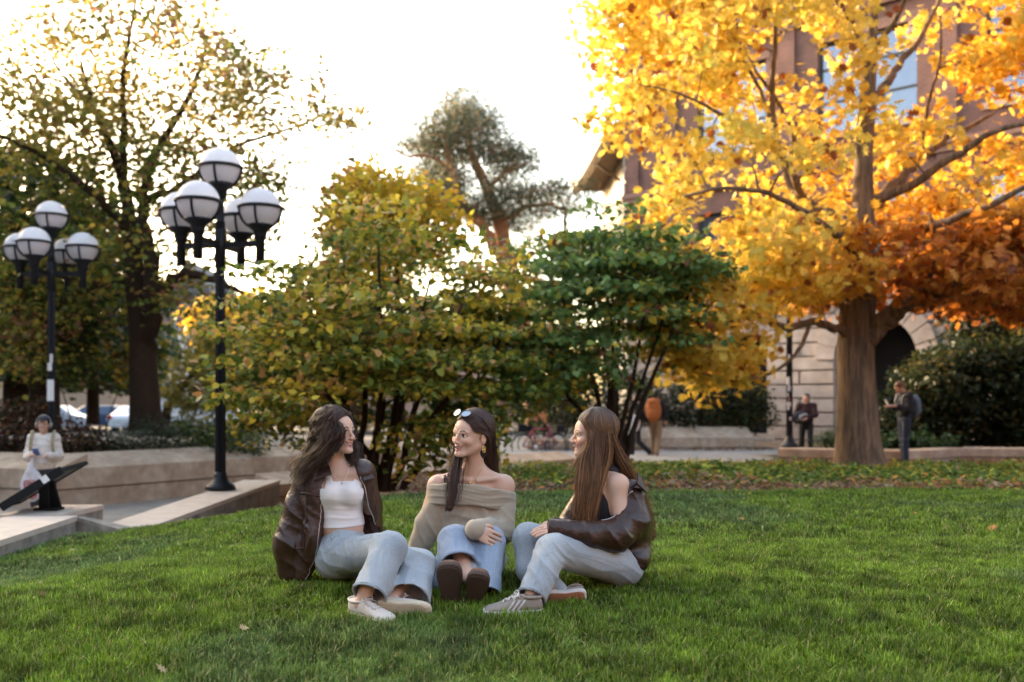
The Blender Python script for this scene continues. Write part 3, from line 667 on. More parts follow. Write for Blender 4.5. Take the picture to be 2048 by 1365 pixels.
# ---- the big yellow and orange oak
YO = 16.6
limbs = [(UL([(1722,952),(1719,925),(1716,870),(1714,780),(1711,700),(1716,600),(1722,480),(1726,400),(1727,320),(1733,230),(1738,150),(1745,60),(1752,-60),(1750,-160)], YO),
          [.56,.43,.355,.31,.30,.285,.22,.175,.15,.14,.12,.08,.05,.02]),
 (UL([(1725,690),(1760,640,-.3),(1800,605,-.6),(1850,592,-.8),(1905,555,-1),(1975,505,-1.2),(2050,455,-1.3),(2140,420,-1.4)], YO), [.20,.17,.14,.11,.085,.06,.04,.02]),
 (UL([(1850,592,-.8),(1930,600,-.5),(2010,640,-.3),(2080,650,0)], YO), [.06,.045,.03,.015]),
 (UL([(1800,605,-.6),(1815,560,-1),(1800,510,-1.4),(1770,470,-1.8)], YO), [.06,.04,.03,.015]),
 (UL([(1700,665),(1660,662,-.3),(1600,650,-.6),(1545,664,-.8),(1500,648,-1),(1430,655,-1.2),(1370,690,-1.3)], YO), [.10,.075,.062,.055,.045,.03,.015]),
 (UL([(1598,655,-.6),(1570,705,-.8),(1520,745,-1),(1440,765,-1.2),(1370,750,-1.4)], YO), [.04,.032,.026,.018,.01]),
 (UL([(1722,480),(1690,430,.5),(1640,385,.8),(1605,320,1),(1585,240,1.1),(1578,150,1.1),(1580,60,1),(1590,-60,1)], YO), [.14,.11,.085,.075,.065,.055,.045,.03]),
 (UL([(1640,385,.8),(1600,350,.3),(1560,305,0),(1500,280,-.5),(1420,255,-.8),(1340,225,-1),(1260,215,-1.2)], YO), [.07,.06,.05,.04,.03,.02,.012]),
 (UL([(1560,305,0),(1550,240,.2),(1530,170,.3),(1490,100,.2),(1470,20,0)], YO), [.045,.04,.035,.03,.02]),
 (UL([(1605,320,1),(1630,240,1.3),(1600,150,1.5),(1560,80,1.6),(1530,0,1.8)], YO), [.05,.045,.04,.03,.02]),
 (UL([(1716,520),(1660,500,-.8),(1600,480,-1.3),(1500,440,-1.8),(1400,430,-2.1),(1320,450,-2.3)], YO), [.10,.07,.055,.04,.03,.015]),
 (UL([(1716,560),(1670,560,.8),(1600,545,1.3),(1520,560,1.5),(1430,590,1.6)], YO), [.09,.06,.05,.03,.015]),
 (UL([(1728,400),(1775,395,.4),(1830,345,.8),(1880,300,1),(1960,240,1.2),(2060,185,1.3)], YO), [.12,.10,.09,.075,.05,.03]),
 (UL([(1728,410),(1790,385,-.4),(1870,335,-.9),(1930,300,-1.3),(2040,290,-1.6)], YO), [.09,.075,.06,.04,.02]),
 (UL([(1735,240),(1770,180,.2),(1820,110,.5),(1880,40,.7),(1930,-60,.8)], YO), [.10,.085,.065,.045,.03]),
 (UL([(1738,140),(1700,70,-.3),(1650,20,-.5),(1600,-40,-.6)], YO), [.07,.05,.035,.02]),
 (UL([(1738,120),(1775,50,-.5),(1800,-40,-.8)], YO), [.06,.045,.03]),
 (UL([(1890,300,1),(1875,200,.4),(1880,120,0),(1870,40,-.2)], YO), [.04,.03,.022,.012]),
 (UL([(1722,480),(1790,480,-1),(1880,450,-1.8),(1980,400,-2.2),(2080,380,-2.4)], YO), [.09,.07,.05,.035,.02]),
]
oak_poly = [(1195,-90),(1186,30),(1215,110),(1225,195),(1188,225),(1200,262),(1270,300),(1300,345),(1255,365),(1262,420),(1300,480),(1345,560),(1350,640),(1330,720),(1370,790),(1440,800),(1540,775),(1555,700),(1600,625),(1700,612),(1780,600),(1850,615),(1950,600),(2040,640),(2150,620),(2200,300),(2150,-90)]
gaps = [(1190,350,92,125,1.0),(1780,700,60,70,.9),(1745,150,75,60,.85),(1790,180,40,50,.9),(1330,330,60,35,.8),(1450,285,65,28,.75),(1520,30,28,50,.8),(1960,290,85,30,.85),(1620,60,60,40,.5),(1500,165,26,22,.8),(1820,350,40,22,.6),(1700,660,170,28,.97),(1800,640,60,45,.95),(1430,660,90,60,.45),(1620,710,75,95,.97),(1640,640,90,35,.9),(1580,690,60,25,.6),(1710,560,30,60,.35)]
oclear = np.concatenate([smooth_path(l[0], l[1], 5)[0][:int(len(l[0])*5*.72)] for i, l in enumerate(limbs) if i not in (1, 2, 3)])
oclear = oclear[(oclear[:, 2] > 4.3) | (oclear[:, 0] < 5.4)]
oc = fill(oak_poly, 560, YO, 3.3, 5, gaps, .455, 1.0, oclear, .30)
oc = np.concatenate([oc, fill([(1450,430),(1660,440),(1650,590),(1460,610)], 34, YO, 1.6, 8), fill([(1590,500),(1700,430),(1850,420),(2060,400),(2140,520),(2100,640),(1980,625),(1850,600),(1720,600),(1600,600)], 110, YO-.6, 2.2, 6, (), .34, 1.0), fill([(1330,600),(1440,560),(1500,560),(1510,640),(1515,740),(1440,770),(1370,750),(1330,700)], 30, YO-1., 1.4, 7, (), .3, 1.0)])
def oak_col(P, r, idx):
    n = len(P); px = 1024+P[:, 0]*F/YO; py = HOR-(P[:, 2]-CZ)*F/YO; q = r.random((n, 1)); cl = fbm(P, .55, 3)[:, None]; cj = np.random.default_rng(9).random(2000)[idx][:, None]
    yel = lerp((.84, .575, .10), (.74, .54, .11), q); grn = np.array((.48, .46, .08)); gold = np.array((.80, .47, .06)); org = lerp((.60, .24, .035), (.46, .14, .03), q); rust = np.array((.28, .08, .025))
    t = sst((px-1480)/520+(py-380)/900+ .9*(cl[:, 0]-.5))[:, None]; u_ = sst((px-1590)/170)[:, None]*sst((py-390)/120)[:, None]
    c = yel*(1-t)+gold*t; m_ = np.clip(sst((cj-.78)/.1)*(1-t), 0, 1); c = c*(1-m_*.6)+grn*m_*.6
    e = np.clip(u_*1.1+sst((cj-.86)/.1)*t*.7, 0, 1); c = c*(1-e)+org*e
    e2 = (r.random((n, 1)) < .05+.12*u_)*1.0; return c*(1-e2)+rust*e2
tree('oak_tree', 'big oak with yellow and orange autumn leaves and thick grooved trunk at right', 'tree', limbs, oc, 36, .160, 'oak', oak_col, m_bark, 11,
     spread=.26, flat=.42, droop=.35, normz=.9)
# ---- rounded multi stem shrub tree, green turning yellow and pink, left of centre
def mixcol(cols, w, cl_sc=.9, sat=1.0, clw=.6):
    cols = np.array(cols); w = np.array(w, float); w /= w.sum()
    def f(P, r, idx):
        n = len(P); cj = np.random.default_rng(5).random(4000)[idx]; a = clw*(.55*cj+.45*(fbm(P, cl_sc, 2)-.2)/.6)+(1-clw)*r.random(n)
        a = np.clip(np.argsort(np.argsort(a))/n, 0, .9999); k = np.searchsorted(np.cumsum(w), a); k = np.clip(k, 0, len(w)-1)
        return cols[k]*r.uniform(.75, 1.25, (n, 1))
    return f
YB = 12.6
def tiers(q, c, dz=.34, seed=1):
    r = np.random.default_rng(seed); d = np.hypot(q[:, 0]-c[0], q[:, 1]-c[1]); z = q[:, 2]+.16*d; z = np.round(z/dz)*dz+r.normal(size=len(q))*.035; q = q.copy(); q[:, 2] = z-.16*d; return q
def stems(base, tops, Y, r0, spl=9):
    out = []; bx, by = base; rs = np.random.default_rng(int(bx))
    for i, (tx, ty, dy) in enumerate(tops):
        mid = (bx*.55+tx*.45+rs.uniform(-8, 8), by*.5+ty*.5)
        out.append((UL([(bx+(i-len(tops)/2)*spl, by+6), (bx*(1-.022*spl)+tx*.022*spl+(i-len(tops)/2)*spl*.9, by*.8+ty*.2, dy*.15), (mid[0], mid[1], dy*.5), (tx, ty, dy)], Y), [r0*1.1, r0*.9, r0*.7, r0*.3]))
    return out
b1_poly = [(440,900),(400,820),(390,740),(420,680),(490,620),(555,580),(600,530),(650,475),(690,430),(730,395),(770,385),(830,415),(880,455),(960,460),(1010,480),(1030,560),(1060,640),(1080,760),(1060,790),(1020,810),(960,800),(900,800),(840,820),(800,800),(760,790),(720,810),(640,810),(600,850),(560,860),(520,900)]
b1_poly = [(735+(a-735)*.93, 640+(b-640)*.88) for a, b in b1_poly]
b1 = fill(b1_poly, 560, YB, 2.1, 21, [(930,820,90,40,.5),(800,880,80,50,.6),(480,560,60,60,.5)], .47, 1.1)
b1[:, 1] = np.where((b1[:, 0]/YB*F+1024 < 520), np.maximum(b1[:, 1], 14.0), b1[:, 1])
b1 = tiers(b1, U(765, 800, YB))
low = fill([(800,830),(830,960),(900,950),(960,880),(980,840),(900,820)], 26, YB-.6, .5, 23)
gB = mixcol([(.06,.10,.015),(.14,.18,.028),(.27,.27,.04),(.48,.37,.045),(.54,.29,.10),(.64,.47,.06)], [16,24,25,17,9,9])
tree('leafy_shrub_tree', 'wide leafy shrub tree, green leaves turning yellow and pink, behind the left woman', 'tree',
     stems((765,985), [(640,700,-.4),(690,560,.3),(735,640,.9),(770,520,-.6),(810,600,.6),(860,560,0),(930,620,-.7),(560,680,.4),(1000,680,.5)], YB, .050), np.concatenate([b1, low]), 36, .086, 'heart', gB, m_barkd, 31,
     spread=.33, flat=.13, droop=.5, bend=.4, leafm=m_leafs, normz=1.1)
# ---- greener shrub tree right of centre
YC = 14.6
b2_poly = [(985,850),(975,760),(1000,690),(960,600),(975,540),(1020,500),(1070,460),(1160,445),(1240,435),(1310,455),(1370,490),(1430,505),(1445,530),(1390,600),(1430,670),(1400,720),(1340,745),(1290,745),(1240,765),(1180,770),(1120,810),(1050,800)]
b2_poly = [(1215+(a-1215)*.92, 620+(b-620)*.9) for a, b in b2_poly]
b2 = fill(b2_poly, 430, YC, 2.0, 41, [(1120,640,60,40,.6),(1300,740,60,60,.5),(1210,790,50,40,.6)], .44, 1.1)
b2 = tiers(b2, U(1236, 800, YC), .34, 2)
gC = mixcol([(.06,.11,.03),(.12,.22,.06),(.19,.30,.10),(.25,.29,.05),(.56,.39,.05),(.22,.09,.05)], [20,30,24,14,10,4])
tree('redbud_tree', 'greener leafy tree with thin forked stems behind the right woman', 'tree',
     stems((1236,930), [(1120,600,-.4),(1180,560,.5),(1215,640,-.6),(1250,540,.4),(1290,600,-.3),(1340,620,.5),(1050,680,.2),(1390,560,0)], YC, .045, 5), b2, 34, .098, 'heart', gC, m_barkd, 33,
     spread=.34, flat=.13, droop=.6, bend=.4, leafm=m_leafs, normz=1.1)
# ---- tall tree behind the lamps, left
YL = 21.
limbs = [(UL([(292,860),(290,800),(286,720),(282,640),(270,560),(262,470),(250,380),(225,300),(190,220),(160,120)], YL), [.36,.31,.28,.26,.21,.16,.12,.09,.06,.03]),
 (UL([(290,720),(306,640,-.2),(318,560,-.3),(300,480,-.3),(290,400,0),(296,320,.2),(330,240,.4),(380,140,.5),(400,60,.5)], YL), [.20,.19,.16,.14,.11,.09,.07,.05,.02]),
 (UL([(308,630,-.2),(340,590,-.6),(400,560,-1),(460,575,-1.2),(520,600,-1.3)], YL), [.16,.13,.10,.07,.04]),
 (UL([(296,400,0),(350,360,.5),(400,310,.9),(450,260,1.2),(540,225,1.4),(640,180,1.6)], YL), [.09,.08,.06,.045,.03,.012]),
 (UL([(262,470),(230,420,-.5),(190,380,-.9),(120,330,-1.2),(40,300,-1.5)], YL), [.10,.08,.06,.045,.02]),
 (UL([(270,560),(215,560,.4),(150,570,.7),(80,590,1)], YL), [.10,.08,.06,.03]),
 (UL([(250,380),(270,280,-.6),(280,180,-.9),(300,80,-1),(320,-20,-1)], YL), [.08,.07,.05,.03,.015]),
 (UL([(190,220),(120,150,.2),(80,90,.4)], YL), [.05,.03,.015])]
lclear = np.concatenate([smooth_path(l[0], l[1], 5)[0][:int(len(l[0])*3.6)] for l in limbs[:5]])
l_dense = fill([(-60,200),(60,150),(220,200),(330,240),(430,260),(470,330),(540,320),(560,420),(520,520),(560,640),(470,660),(400,620),(330,600),(200,720),(60,740),(-80,700)], 560, YL, 3.2, 51,
   [(330,350,50,50,.6),(400,470,70,40,.5),(480,560,70,50,.55),(300,440,40,40,.4),(480,420,60,60,.3)], .40, .75, lclear, .18)
l_thin = fill([(30,130),(80,20),(150,-60),(330,-60),(420,10),(500,60),(520,150),(600,140),(690,160),(700,240),(600,230),(540,330),(600,310),(570,380),(480,300),(380,260),(250,240),(60,190)], 220, YL, 2.4, 52, [(600,290,50,50,.9)], .40, .8)
lc = np.concatenate([l_dense, l_thin])
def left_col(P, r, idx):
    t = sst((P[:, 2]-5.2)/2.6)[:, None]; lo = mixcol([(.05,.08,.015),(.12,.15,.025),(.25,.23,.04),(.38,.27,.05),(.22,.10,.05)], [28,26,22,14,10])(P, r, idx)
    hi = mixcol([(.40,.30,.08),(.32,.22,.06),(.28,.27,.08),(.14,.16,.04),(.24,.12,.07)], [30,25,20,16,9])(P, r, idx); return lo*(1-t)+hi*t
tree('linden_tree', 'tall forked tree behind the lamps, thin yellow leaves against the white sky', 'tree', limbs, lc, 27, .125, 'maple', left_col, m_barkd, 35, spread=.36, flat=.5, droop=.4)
# ================= BACKGROUND TREES, SHRUBS AND GROUND COVER =================
def simple_tree(name, label, base_px, Y, top, poly, n, per, ls, kind, colf, seed, dY=2.5, bark=None, r0=.25, group=None, spread=.4, leafm=None, cat='tree', noise=.36, zb=None, nsc=.8, **k):
    bx, by = base_px; limbs = [(UL([(bx, by), (bx*.9+top[0]*.1, by*.75+top[1]*.25), (bx*.5+top[0]*.5, by*.45+top[1]*.55), top], Y), [r0*1.25, r0, r0*.7, r0*.2])]
    return tree(name, label, cat, limbs, fill(poly, n, Y, dY, seed, (), noise, nsc), per, ls, kind, colf, bark or m_barkd, seed, group=group, spread=spread, leafm=leafm, n_trunk=9, extra_twigs=1, **k)
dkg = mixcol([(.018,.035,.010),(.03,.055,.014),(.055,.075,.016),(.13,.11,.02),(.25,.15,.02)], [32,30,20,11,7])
g_l = 'dark trees beyond the left lamp'
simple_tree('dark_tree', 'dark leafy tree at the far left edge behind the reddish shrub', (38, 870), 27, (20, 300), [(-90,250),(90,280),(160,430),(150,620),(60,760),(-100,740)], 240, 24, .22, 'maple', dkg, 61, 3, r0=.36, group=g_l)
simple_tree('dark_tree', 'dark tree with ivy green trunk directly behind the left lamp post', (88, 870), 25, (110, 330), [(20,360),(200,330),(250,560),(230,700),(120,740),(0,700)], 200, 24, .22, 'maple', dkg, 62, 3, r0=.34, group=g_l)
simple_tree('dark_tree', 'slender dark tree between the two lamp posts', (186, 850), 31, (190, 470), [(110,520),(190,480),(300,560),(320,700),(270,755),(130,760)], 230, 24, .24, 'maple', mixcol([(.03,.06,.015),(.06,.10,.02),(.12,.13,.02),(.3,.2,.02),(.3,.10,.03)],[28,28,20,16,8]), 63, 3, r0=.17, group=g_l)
olive = mixcol([(.10,.10,.02),(.17,.15,.025),(.26,.20,.03),(.07,.08,.02)], [30,30,20,20])
simple_tree('olive_tree', 'pale olive green tree beyond the lamp post, in front of the timbered house', (330, 850), 46, (420, 690), [(330,760),(360,700),(400,640),(470,650),(520,720),(520,800),(440,830),(340,820)], 260, 22, .27, 'oval', olive, 64, 4, r0=.2)
simple_tree('yellow_tree', 'distant sunlit yellow tree seen right of the near lamp post', (470, 830), 62, (460, 620), [(390,640),(430,600),(520,590),(600,600),(620,700),(560,780),(430,760),(395,700)], 230, 20, .42, 'maple', mixcol([(.62,.42,.05),(.55,.33,.04),(.4,.34,.06)],[4,3,2]), 65, 5, r0=.3)
simple_tree('yellow_tree', 'small bright yellow tree showing above the pink tinged shrub tree', (800, 850), 19.5, (790, 400), [(690,380),(740,355),(800,360),(850,390),(930,440),(900,520),(760,520),(680,450)], 170, 24, .13, 'heart', mixcol([(.60,.42,.04),(.55,.36,.04),(.33,.33,.05),(.45,.22,.05)],[4,3,2,1]), 66, 1.2, r0=.09)
simple_tree('far_tree', 'distant rusty leaved tree top left of the pine', (712, 830), 52, (712, 350), [(675,380),(700,335),(740,330),(765,360),(800,420),(800,600),(640,600),(650,430)], 170, 20, .34, 'maple', mixcol([(.16,.09,.05),(.10,.08,.04),(.22,.12,.05),(.05,.07,.02)],[3,3,2,2]), 67, 3, r0=.25)
simple_tree('far_tree', 'dense dark green tree far behind the two leafy shrub trees', (880, 850), 58, (880, 600), [(560,640),(760,560),(1000,600),(1180,640),(1180,850),(560,850)], 330, 20, .55, 'maple', dkg, 68, 5, r0=.4)
simple_tree('far_tree', 'dark round yew like tree left of the dark soffit', (1130, 850), 48, (1130, 430), [(1000,480),(1040,400),(1090,362),(1150,360),(1200,400),(1220,520),(1180,700),(1010,680)], 260, 22, .30, 'sliver', mixcol([(.07,.07,.03),(.12,.10,.05),(.20,.16,.08)],[3,3,2]), 69, 3, r0=.3)
# pine with reddish leaning trunks
YP = 42
m_pineb = mat('pine_bark', (.30, .14, .07), .9, var=.3, vscale=3, bump=.7, bscale=10)
limbs = [(UL([(1075,850),(1050,700),(1020,560),(1000,450),(975,380),(948,320),(935,270),(925,200)], YP), [.5,.42,.36,.30,.24,.17,.10,.03]),
 (UL([(1020,560),(980,480,-.5),(930,420,-1),(905,350,-1.2),(890,280,-1)], YP), [.28,.24,.2,.14,.06]),
 (UL([(1000,450),(1050,410,.6),(1100,400,1),(1140,410,1.2)], YP), [.16,.12,.07,.03]),
 (UL([(975,380),(1010,340,.4),(1050,330,.6)], YP), [.12,.08,.03]),
 (UL([(905,350,-1.2),(860,330,-1.5),(820,330,-1.6),(770,300,-1.6)], YP), [.11,.08,.05,.02])]
pn = np.concatenate([fill([(825,330),(842,270),(880,238),(930,225),(985,252),(1015,295),(1050,335),(1020,360),(930,300),(880,320),(850,420),(830,400)], 210, YP, 3.4, 71, (), .36, .5),
  fill([(850,350),(900,320),(960,400),(1060,340),(1100,370),(1150,380),(1160,420),(1060,450),(880,440),(850,410)], 210, YP, 3.2, 72, (), .38, .5), fill([(885,230),(905,190),(920,140),(935,190),(950,228)], 22, YP, .5, 73), fill([(765,285),(850,290),(850,300),(770,292)], 8, YP, .5, 74), fill([(1010,300),(1060,308),(1020,322)], 8, YP, .5, 75)])
tree('pine_tree', 'tall blue green pine with reddish leaning trunks against the white sky', 'tree', limbs, pn, 85, .24, 'sliver', mixcol([(.06,.085,.055),(.10,.11,.06),(.24,.20,.11),(.045,.07,.05)],[3,3,2,3]), m_pineb, 76,
     spread=.70, flat=.20, droop=-.1, normz=.3, twig=.02, bend=.2)
# shrubs
def shrub(name, label, base_px, Y, poly, n, per, ls, kind, cols, w, seed, dY=1.0, spread=.2, leafm=None, noise=.30, cat='shrub', group=None, **k):
    bx, by = base_px; P = np.array(poly); tx = P[:, 0].mean(); ty = P[:, 1].mean(); ws = (P[:, 0].max()-P[:, 0].min())
    limbs = [(UL([(bx+q*ws*.12, by), (bx+q*ws*.2, (by+ty)/2), (tx+q*ws*.3, ty, q*.3)], Y), [.035, .025, .012]) for q in (-1, 0, 1)]
    return tree(name, label, cat, limbs, fill(poly, n, Y, dY, seed, (), noise, 1.3), per, ls, kind, mixcol(cols, w), m_barkd, seed, group=group, spread=spread, leafm=leafm or m_leafs, n_trunk=7, extra_twigs=2, trunk_name='stem', **k)
shrub('red_shrub', 'dark reddish brown shrub behind the person in the white jacket', (60, 935), 19.6, [(-60,800),(60,800),(110,850),(215,870),(220,930),(100,950),(-60,940)], 260, 26, .10, 'oval', [(.09,.03,.02),(.05,.025,.015),(.16,.07,.02),(.03,.035,.012)], [4,4,2,3], 81)
shrub('green_shrub', 'dark green feathery shrub at the foot of the tall forked tree', (285, 915), 19.9, [(200,885),(250,860),(300,840),(340,860),(350,915),(200,925)], 190, 30, .085, 'sliver', [(.02,.04,.018),(.035,.06,.025),(.05,.08,.03)], [4,4,2], 82, .8)
shrub('green_shrub', 'low green leafy shrub left of the near lamp post above the seat wall', (400, 900), 20.8, [(330,870),(380,850),(440,860),(520,870),(530,910),(330,912)], 120, 26, .08, 'oval', [(.03,.06,.015),(.06,.10,.02),(.2,.17,.02)], [5,4,1], 83, .6)
g_s = 'dark shrubs behind the far seat wall'
for i, (bx, poly, lab) in enumerate([(1110, [(1030,800),(1060,730),(1150,720),(1200,770),(1200,865),(1030,865)], 'dark shrub behind the red bicycles'),
      (1270, [(1190,800),(1240,740),(1320,760),(1340,860),(1190,862)], 'dark shrub behind the two walking students'),
      (1400, [(1320,790),(1360,740),(1440,740),(1480,800),(1480,858),(1320,858)], 'dark shrub above the long sloped seat wall'),
      (1500, [(1460,800),(1500,760),(1530,800),(1535,850),(1450,856)], 'small olive brown shrub beside the stone doorway')]):
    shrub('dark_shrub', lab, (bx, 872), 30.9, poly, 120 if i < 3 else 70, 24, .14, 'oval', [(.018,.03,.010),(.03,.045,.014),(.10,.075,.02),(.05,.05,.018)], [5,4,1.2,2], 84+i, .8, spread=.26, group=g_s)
g_r = 'dense dark shrubs right of the oak trunk'
for i, (bx, Y, poly, lab) in enumerate([(1850, 24.5, [(1765,810),(1820,740),(1900,690),(1930,780),(1900,890),(1770,885)], 'dense dark shrub right behind the man with a phone'),
      (1960, 24.8, [(1900,720),(1960,680),(2030,700),(2050,880),(1900,890)], 'dense dark shrub further right along the planter wall'),
      (2060, 24.0, [(2020,700),(2080,660),(2160,700),(2160,890),(2020,890)], 'dark shrub cut by the right edge of the picture'),
      (1960, 26.6, [(1900,640),(1930,560),(1980,490),(2100,470),(2120,680),(1920,700)], 'dark ivy covered small tree climbing beside the stone arch')]):
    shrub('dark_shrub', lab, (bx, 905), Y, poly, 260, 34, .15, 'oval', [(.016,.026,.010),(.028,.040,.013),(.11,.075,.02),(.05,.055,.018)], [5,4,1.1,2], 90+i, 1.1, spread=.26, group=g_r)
shrub('fern_plant', 'low green fern like plant left of the oak trunk behind the planter wall', (1665, 898), 22.6, [(1625,893),(1640,868),(1670,858),(1700,868),(1705,893)], 40, 26, .11, 'sliver', [(.03,.07,.02),(.05,.10,.03)], [1,1], 95, .4, spread=.14, cat='plant')
shrub('green_plant', 'low green plants at the feet of the dark shrubs right of the oak', (1830, 900), 22.3, [(1760,893),(1780,870),(1850,865),(1900,875),(1905,893)], 60, 24, .10, 'oval', [(.03,.07,.02),(.05,.10,.03),(.02,.04,.015)], [1,1,1], 96, .4, spread=.14, cat='plant')
# hanging sprig of yellow leaves between the left and middle woman
# low hedge by the street
shrub('low_hedge', 'clipped dark green hedge before the far white van', (380, 868), 50, [(310,842),(470,842),(470,866),(310,866)], 60, 22, .22, 'oval', [(.02,.045,.012),(.03,.06,.015)], [1,1], 97, .8, spread=.4, noise=.0, cat='hedge')
shrub('green_hedge', 'tall mixed green hedge far behind the left shrubs', (180, 868), 40, [(60,740),(150,690),(260,680),(300,720),(310,775),(60,775)], 150, 24, .26, 'maple', [(.03,.055,.015),(.06,.09,.02),(.16,.14,.03),(.02,.035,.012)], [3,3,1,3], 98, 2, spread=.4, cat='hedge')
# ---- ground cover
def scatter(name, label, n, xr, yr, test, hfun, size, kind, colf, seed, m, cat, nz=1.5, lift=.12):
    r = np.random.default_rng(seed); x = r.uniform(*xr, n); y = r.uniform(*yr, n); k = test(x, y, r); x, y = x[k], y[k]; n = len(x)
    P = np.c_[x, y, np.zeros(n)]; hh = hfun(P, r); P[:, 2] = H(x, y)+hh
    V, T, C = leaves(P, r.normal(size=(n, 3))*.6+np.array((0, 0, nz)), size, kind, colf(P, r), r)
    o = np_mesh(name, V, T, m, col=C); tagit(o, label, cat, kind='stuff'); return o
gc_test = lambda x, y, r: (y > lawn_back(x)+.05+.25*r.random(len(x))) & (x > -.2-.35*(y-10)*.3) & (x < .55*y+.5) & (y < 20.6-.30*np.clip(x, 0, 12)+.0) & ((y-19.8) < (x-1.5)*1.0) & (r.random(len(x)) < np.clip(2.2*fbm(np.c_[x, y, x*0], 1.1, 3)-.25, .12, 1))
def gc_col(P, r):
    n = len(P); q = r.random(n); f = fbm(P, .7, 2); c = np.where((q < .38)[:, None], (.08, .15, .025), (.17, .23, .04))
    c[(q > .72)] = (.45, .42, .06); c[(q > .90-.1*(f-.5))] = (.60, .22, .04); c[q > .95] = (.30, .17, .09); fr = (P[:, 1]-lawn_back(P[:, 0]) < .35+1.1*f) & (r.random(n) < .75); c[fr] = np.array([(.26, .14, .08), (.42, .18, .05), (.34, .24, .15)])[r.integers(0, 3, fr.sum())]; return c*r.uniform(.7, 1.3, (n, 1))
scatter('ground_cover', 'low green and yellow ground cover strip dotted with fallen leaves behind the lawn', 120000, (-1, 11), (9.6, 20.6), gc_test,
        lambda P, r: (.01+.34*np.clip(fbm(P, 1.6, 3)-.22, 0, 1))*r.random(len(P))**.6*np.clip((P[:, 1]-lawn_back(P[:, 0]))*1.1, .1, 1)+.01, .066, 'oval', gc_col, 101, m_leafs, 'ground cover')
def ml_col(P, r):
    n = len(P); q = r.random(n); c = np.where((q < .5)[:, None], (.22, .13, .085), (.33, .22, .15)); c[q > .78] = (.12, .06, .035); c[q > .9] = (.38, .25, .06); return c*r.uniform(.7, 1.2, (n, 1))
ml_test = lambda x, y, r: (y > lawn_back(x)-.15+.3*r.random(len(x))) & (x > np.where(y < 15, -3.45, -3.4+(y-15)*.7)) & (y < 19+0*x) & (x < 4)
scatter('leaf_mulch', 'pale wood mulch and dry leaves under the shrub trees', 42000, (-3.6, 4), (9.4, 17.5), ml_test, lambda P, r: r.random(len(P))*.035, .055, 'oval', ml_col, 102, m_leafs, 'mulch')
def dl(x, y, r): return (np.abs(y-(20.0-.25*(x-9.6))) < .5*r.random(len(x))) | (np.abs(y-(29.1+.04*(x-2.5))) < .12)
scatter('dry_leaf_drift', 'brown dry leaves drifted against the foot of the stone walls', 16000, (2.6, 13), (18, 30), lambda x, y, r: (((x > 9.4) & (y < 21.7) & (y > 19.9-.2*(x-9)) & (x < 11.6)) | ((y > 28.8) & (y < 29.27) & (x < 7.3))), lambda P, r: r.random(len(P))*.07+.03, .09, 'oak',
        lambda P, r: np.array((.20, .10, .05))*r.uniform(.5, 1.6, (len(P), 1)), 103, m_leafs, 'fallen leaves')
# single fallen leaves on the lawn
m_fl = mat('fallen_leaf', (.50, .20, .05), .6, transl=.3, var=.2, vscale=60); m_fl2 = mat('fallen_leaf_tan', (.50, .36, .18), .6, transl=.3, var=.2, vscale=60); m_fl3 = mat('fallen_leaf_brown', (.20, .08, .03), .6, transl=.2, var=.2, vscale=60)
fl = [(155,1100,.09,m_fl2,'tan fallen leaf in the grass near the left retaining wall'),(88,1166,.075,m_fl2,'pale fallen leaf in the grass at left, above a brown one'),(95,1187,.075,m_fl3,'curled brown fallen leaf in the grass at far left'),
      (1487,1040,.10,m_fl,'orange fallen oak leaf on the lawn right of the right woman'),(1832,1028,.10,m_fl,'orange fallen leaf on the lawn before the ground cover'),(1981,1060,.11,m_fl,'orange fallen leaf near the right edge of the lawn'),
      (1262,1012,.10,m_fl,'reddish fallen leaf just behind the right woman on the lawn'),(335,1343,.05,m_fl2,'small cream fallen leaf in the grass at the lower left'),(497,1255,.05,m_fl2,'small straw coloured leaf in the grass left of the white sneakers'),(1500,985,.10,m_fl,'rusty fallen leaf at the front edge of the ground cover')]
for i, (px, py, s_, m_, lab) in enumerate(fl):
    z = 0.0
    for _ in range(12): p = Gz(px, py, z); z = float(H(p[0], p[1]))+.035
    r = np.random.default_rng(200+i); V, T, _c = leaves(np.array([[0., 0, 0]]), np.array([[r.normal()*.25, -.25, 1.]]), s_*.72, 'oak' if i % 3 else 'oval', np.ones((1, 3)), r)
    V[:, 2] += .8*(V[:, 0]**2)/s_; o = np_mesh('fallen_leaf', V, T, m_); o.location = [float(v) for v in p]; tagit(o, lab, 'leaf', 'fallen leaves on the lawn')
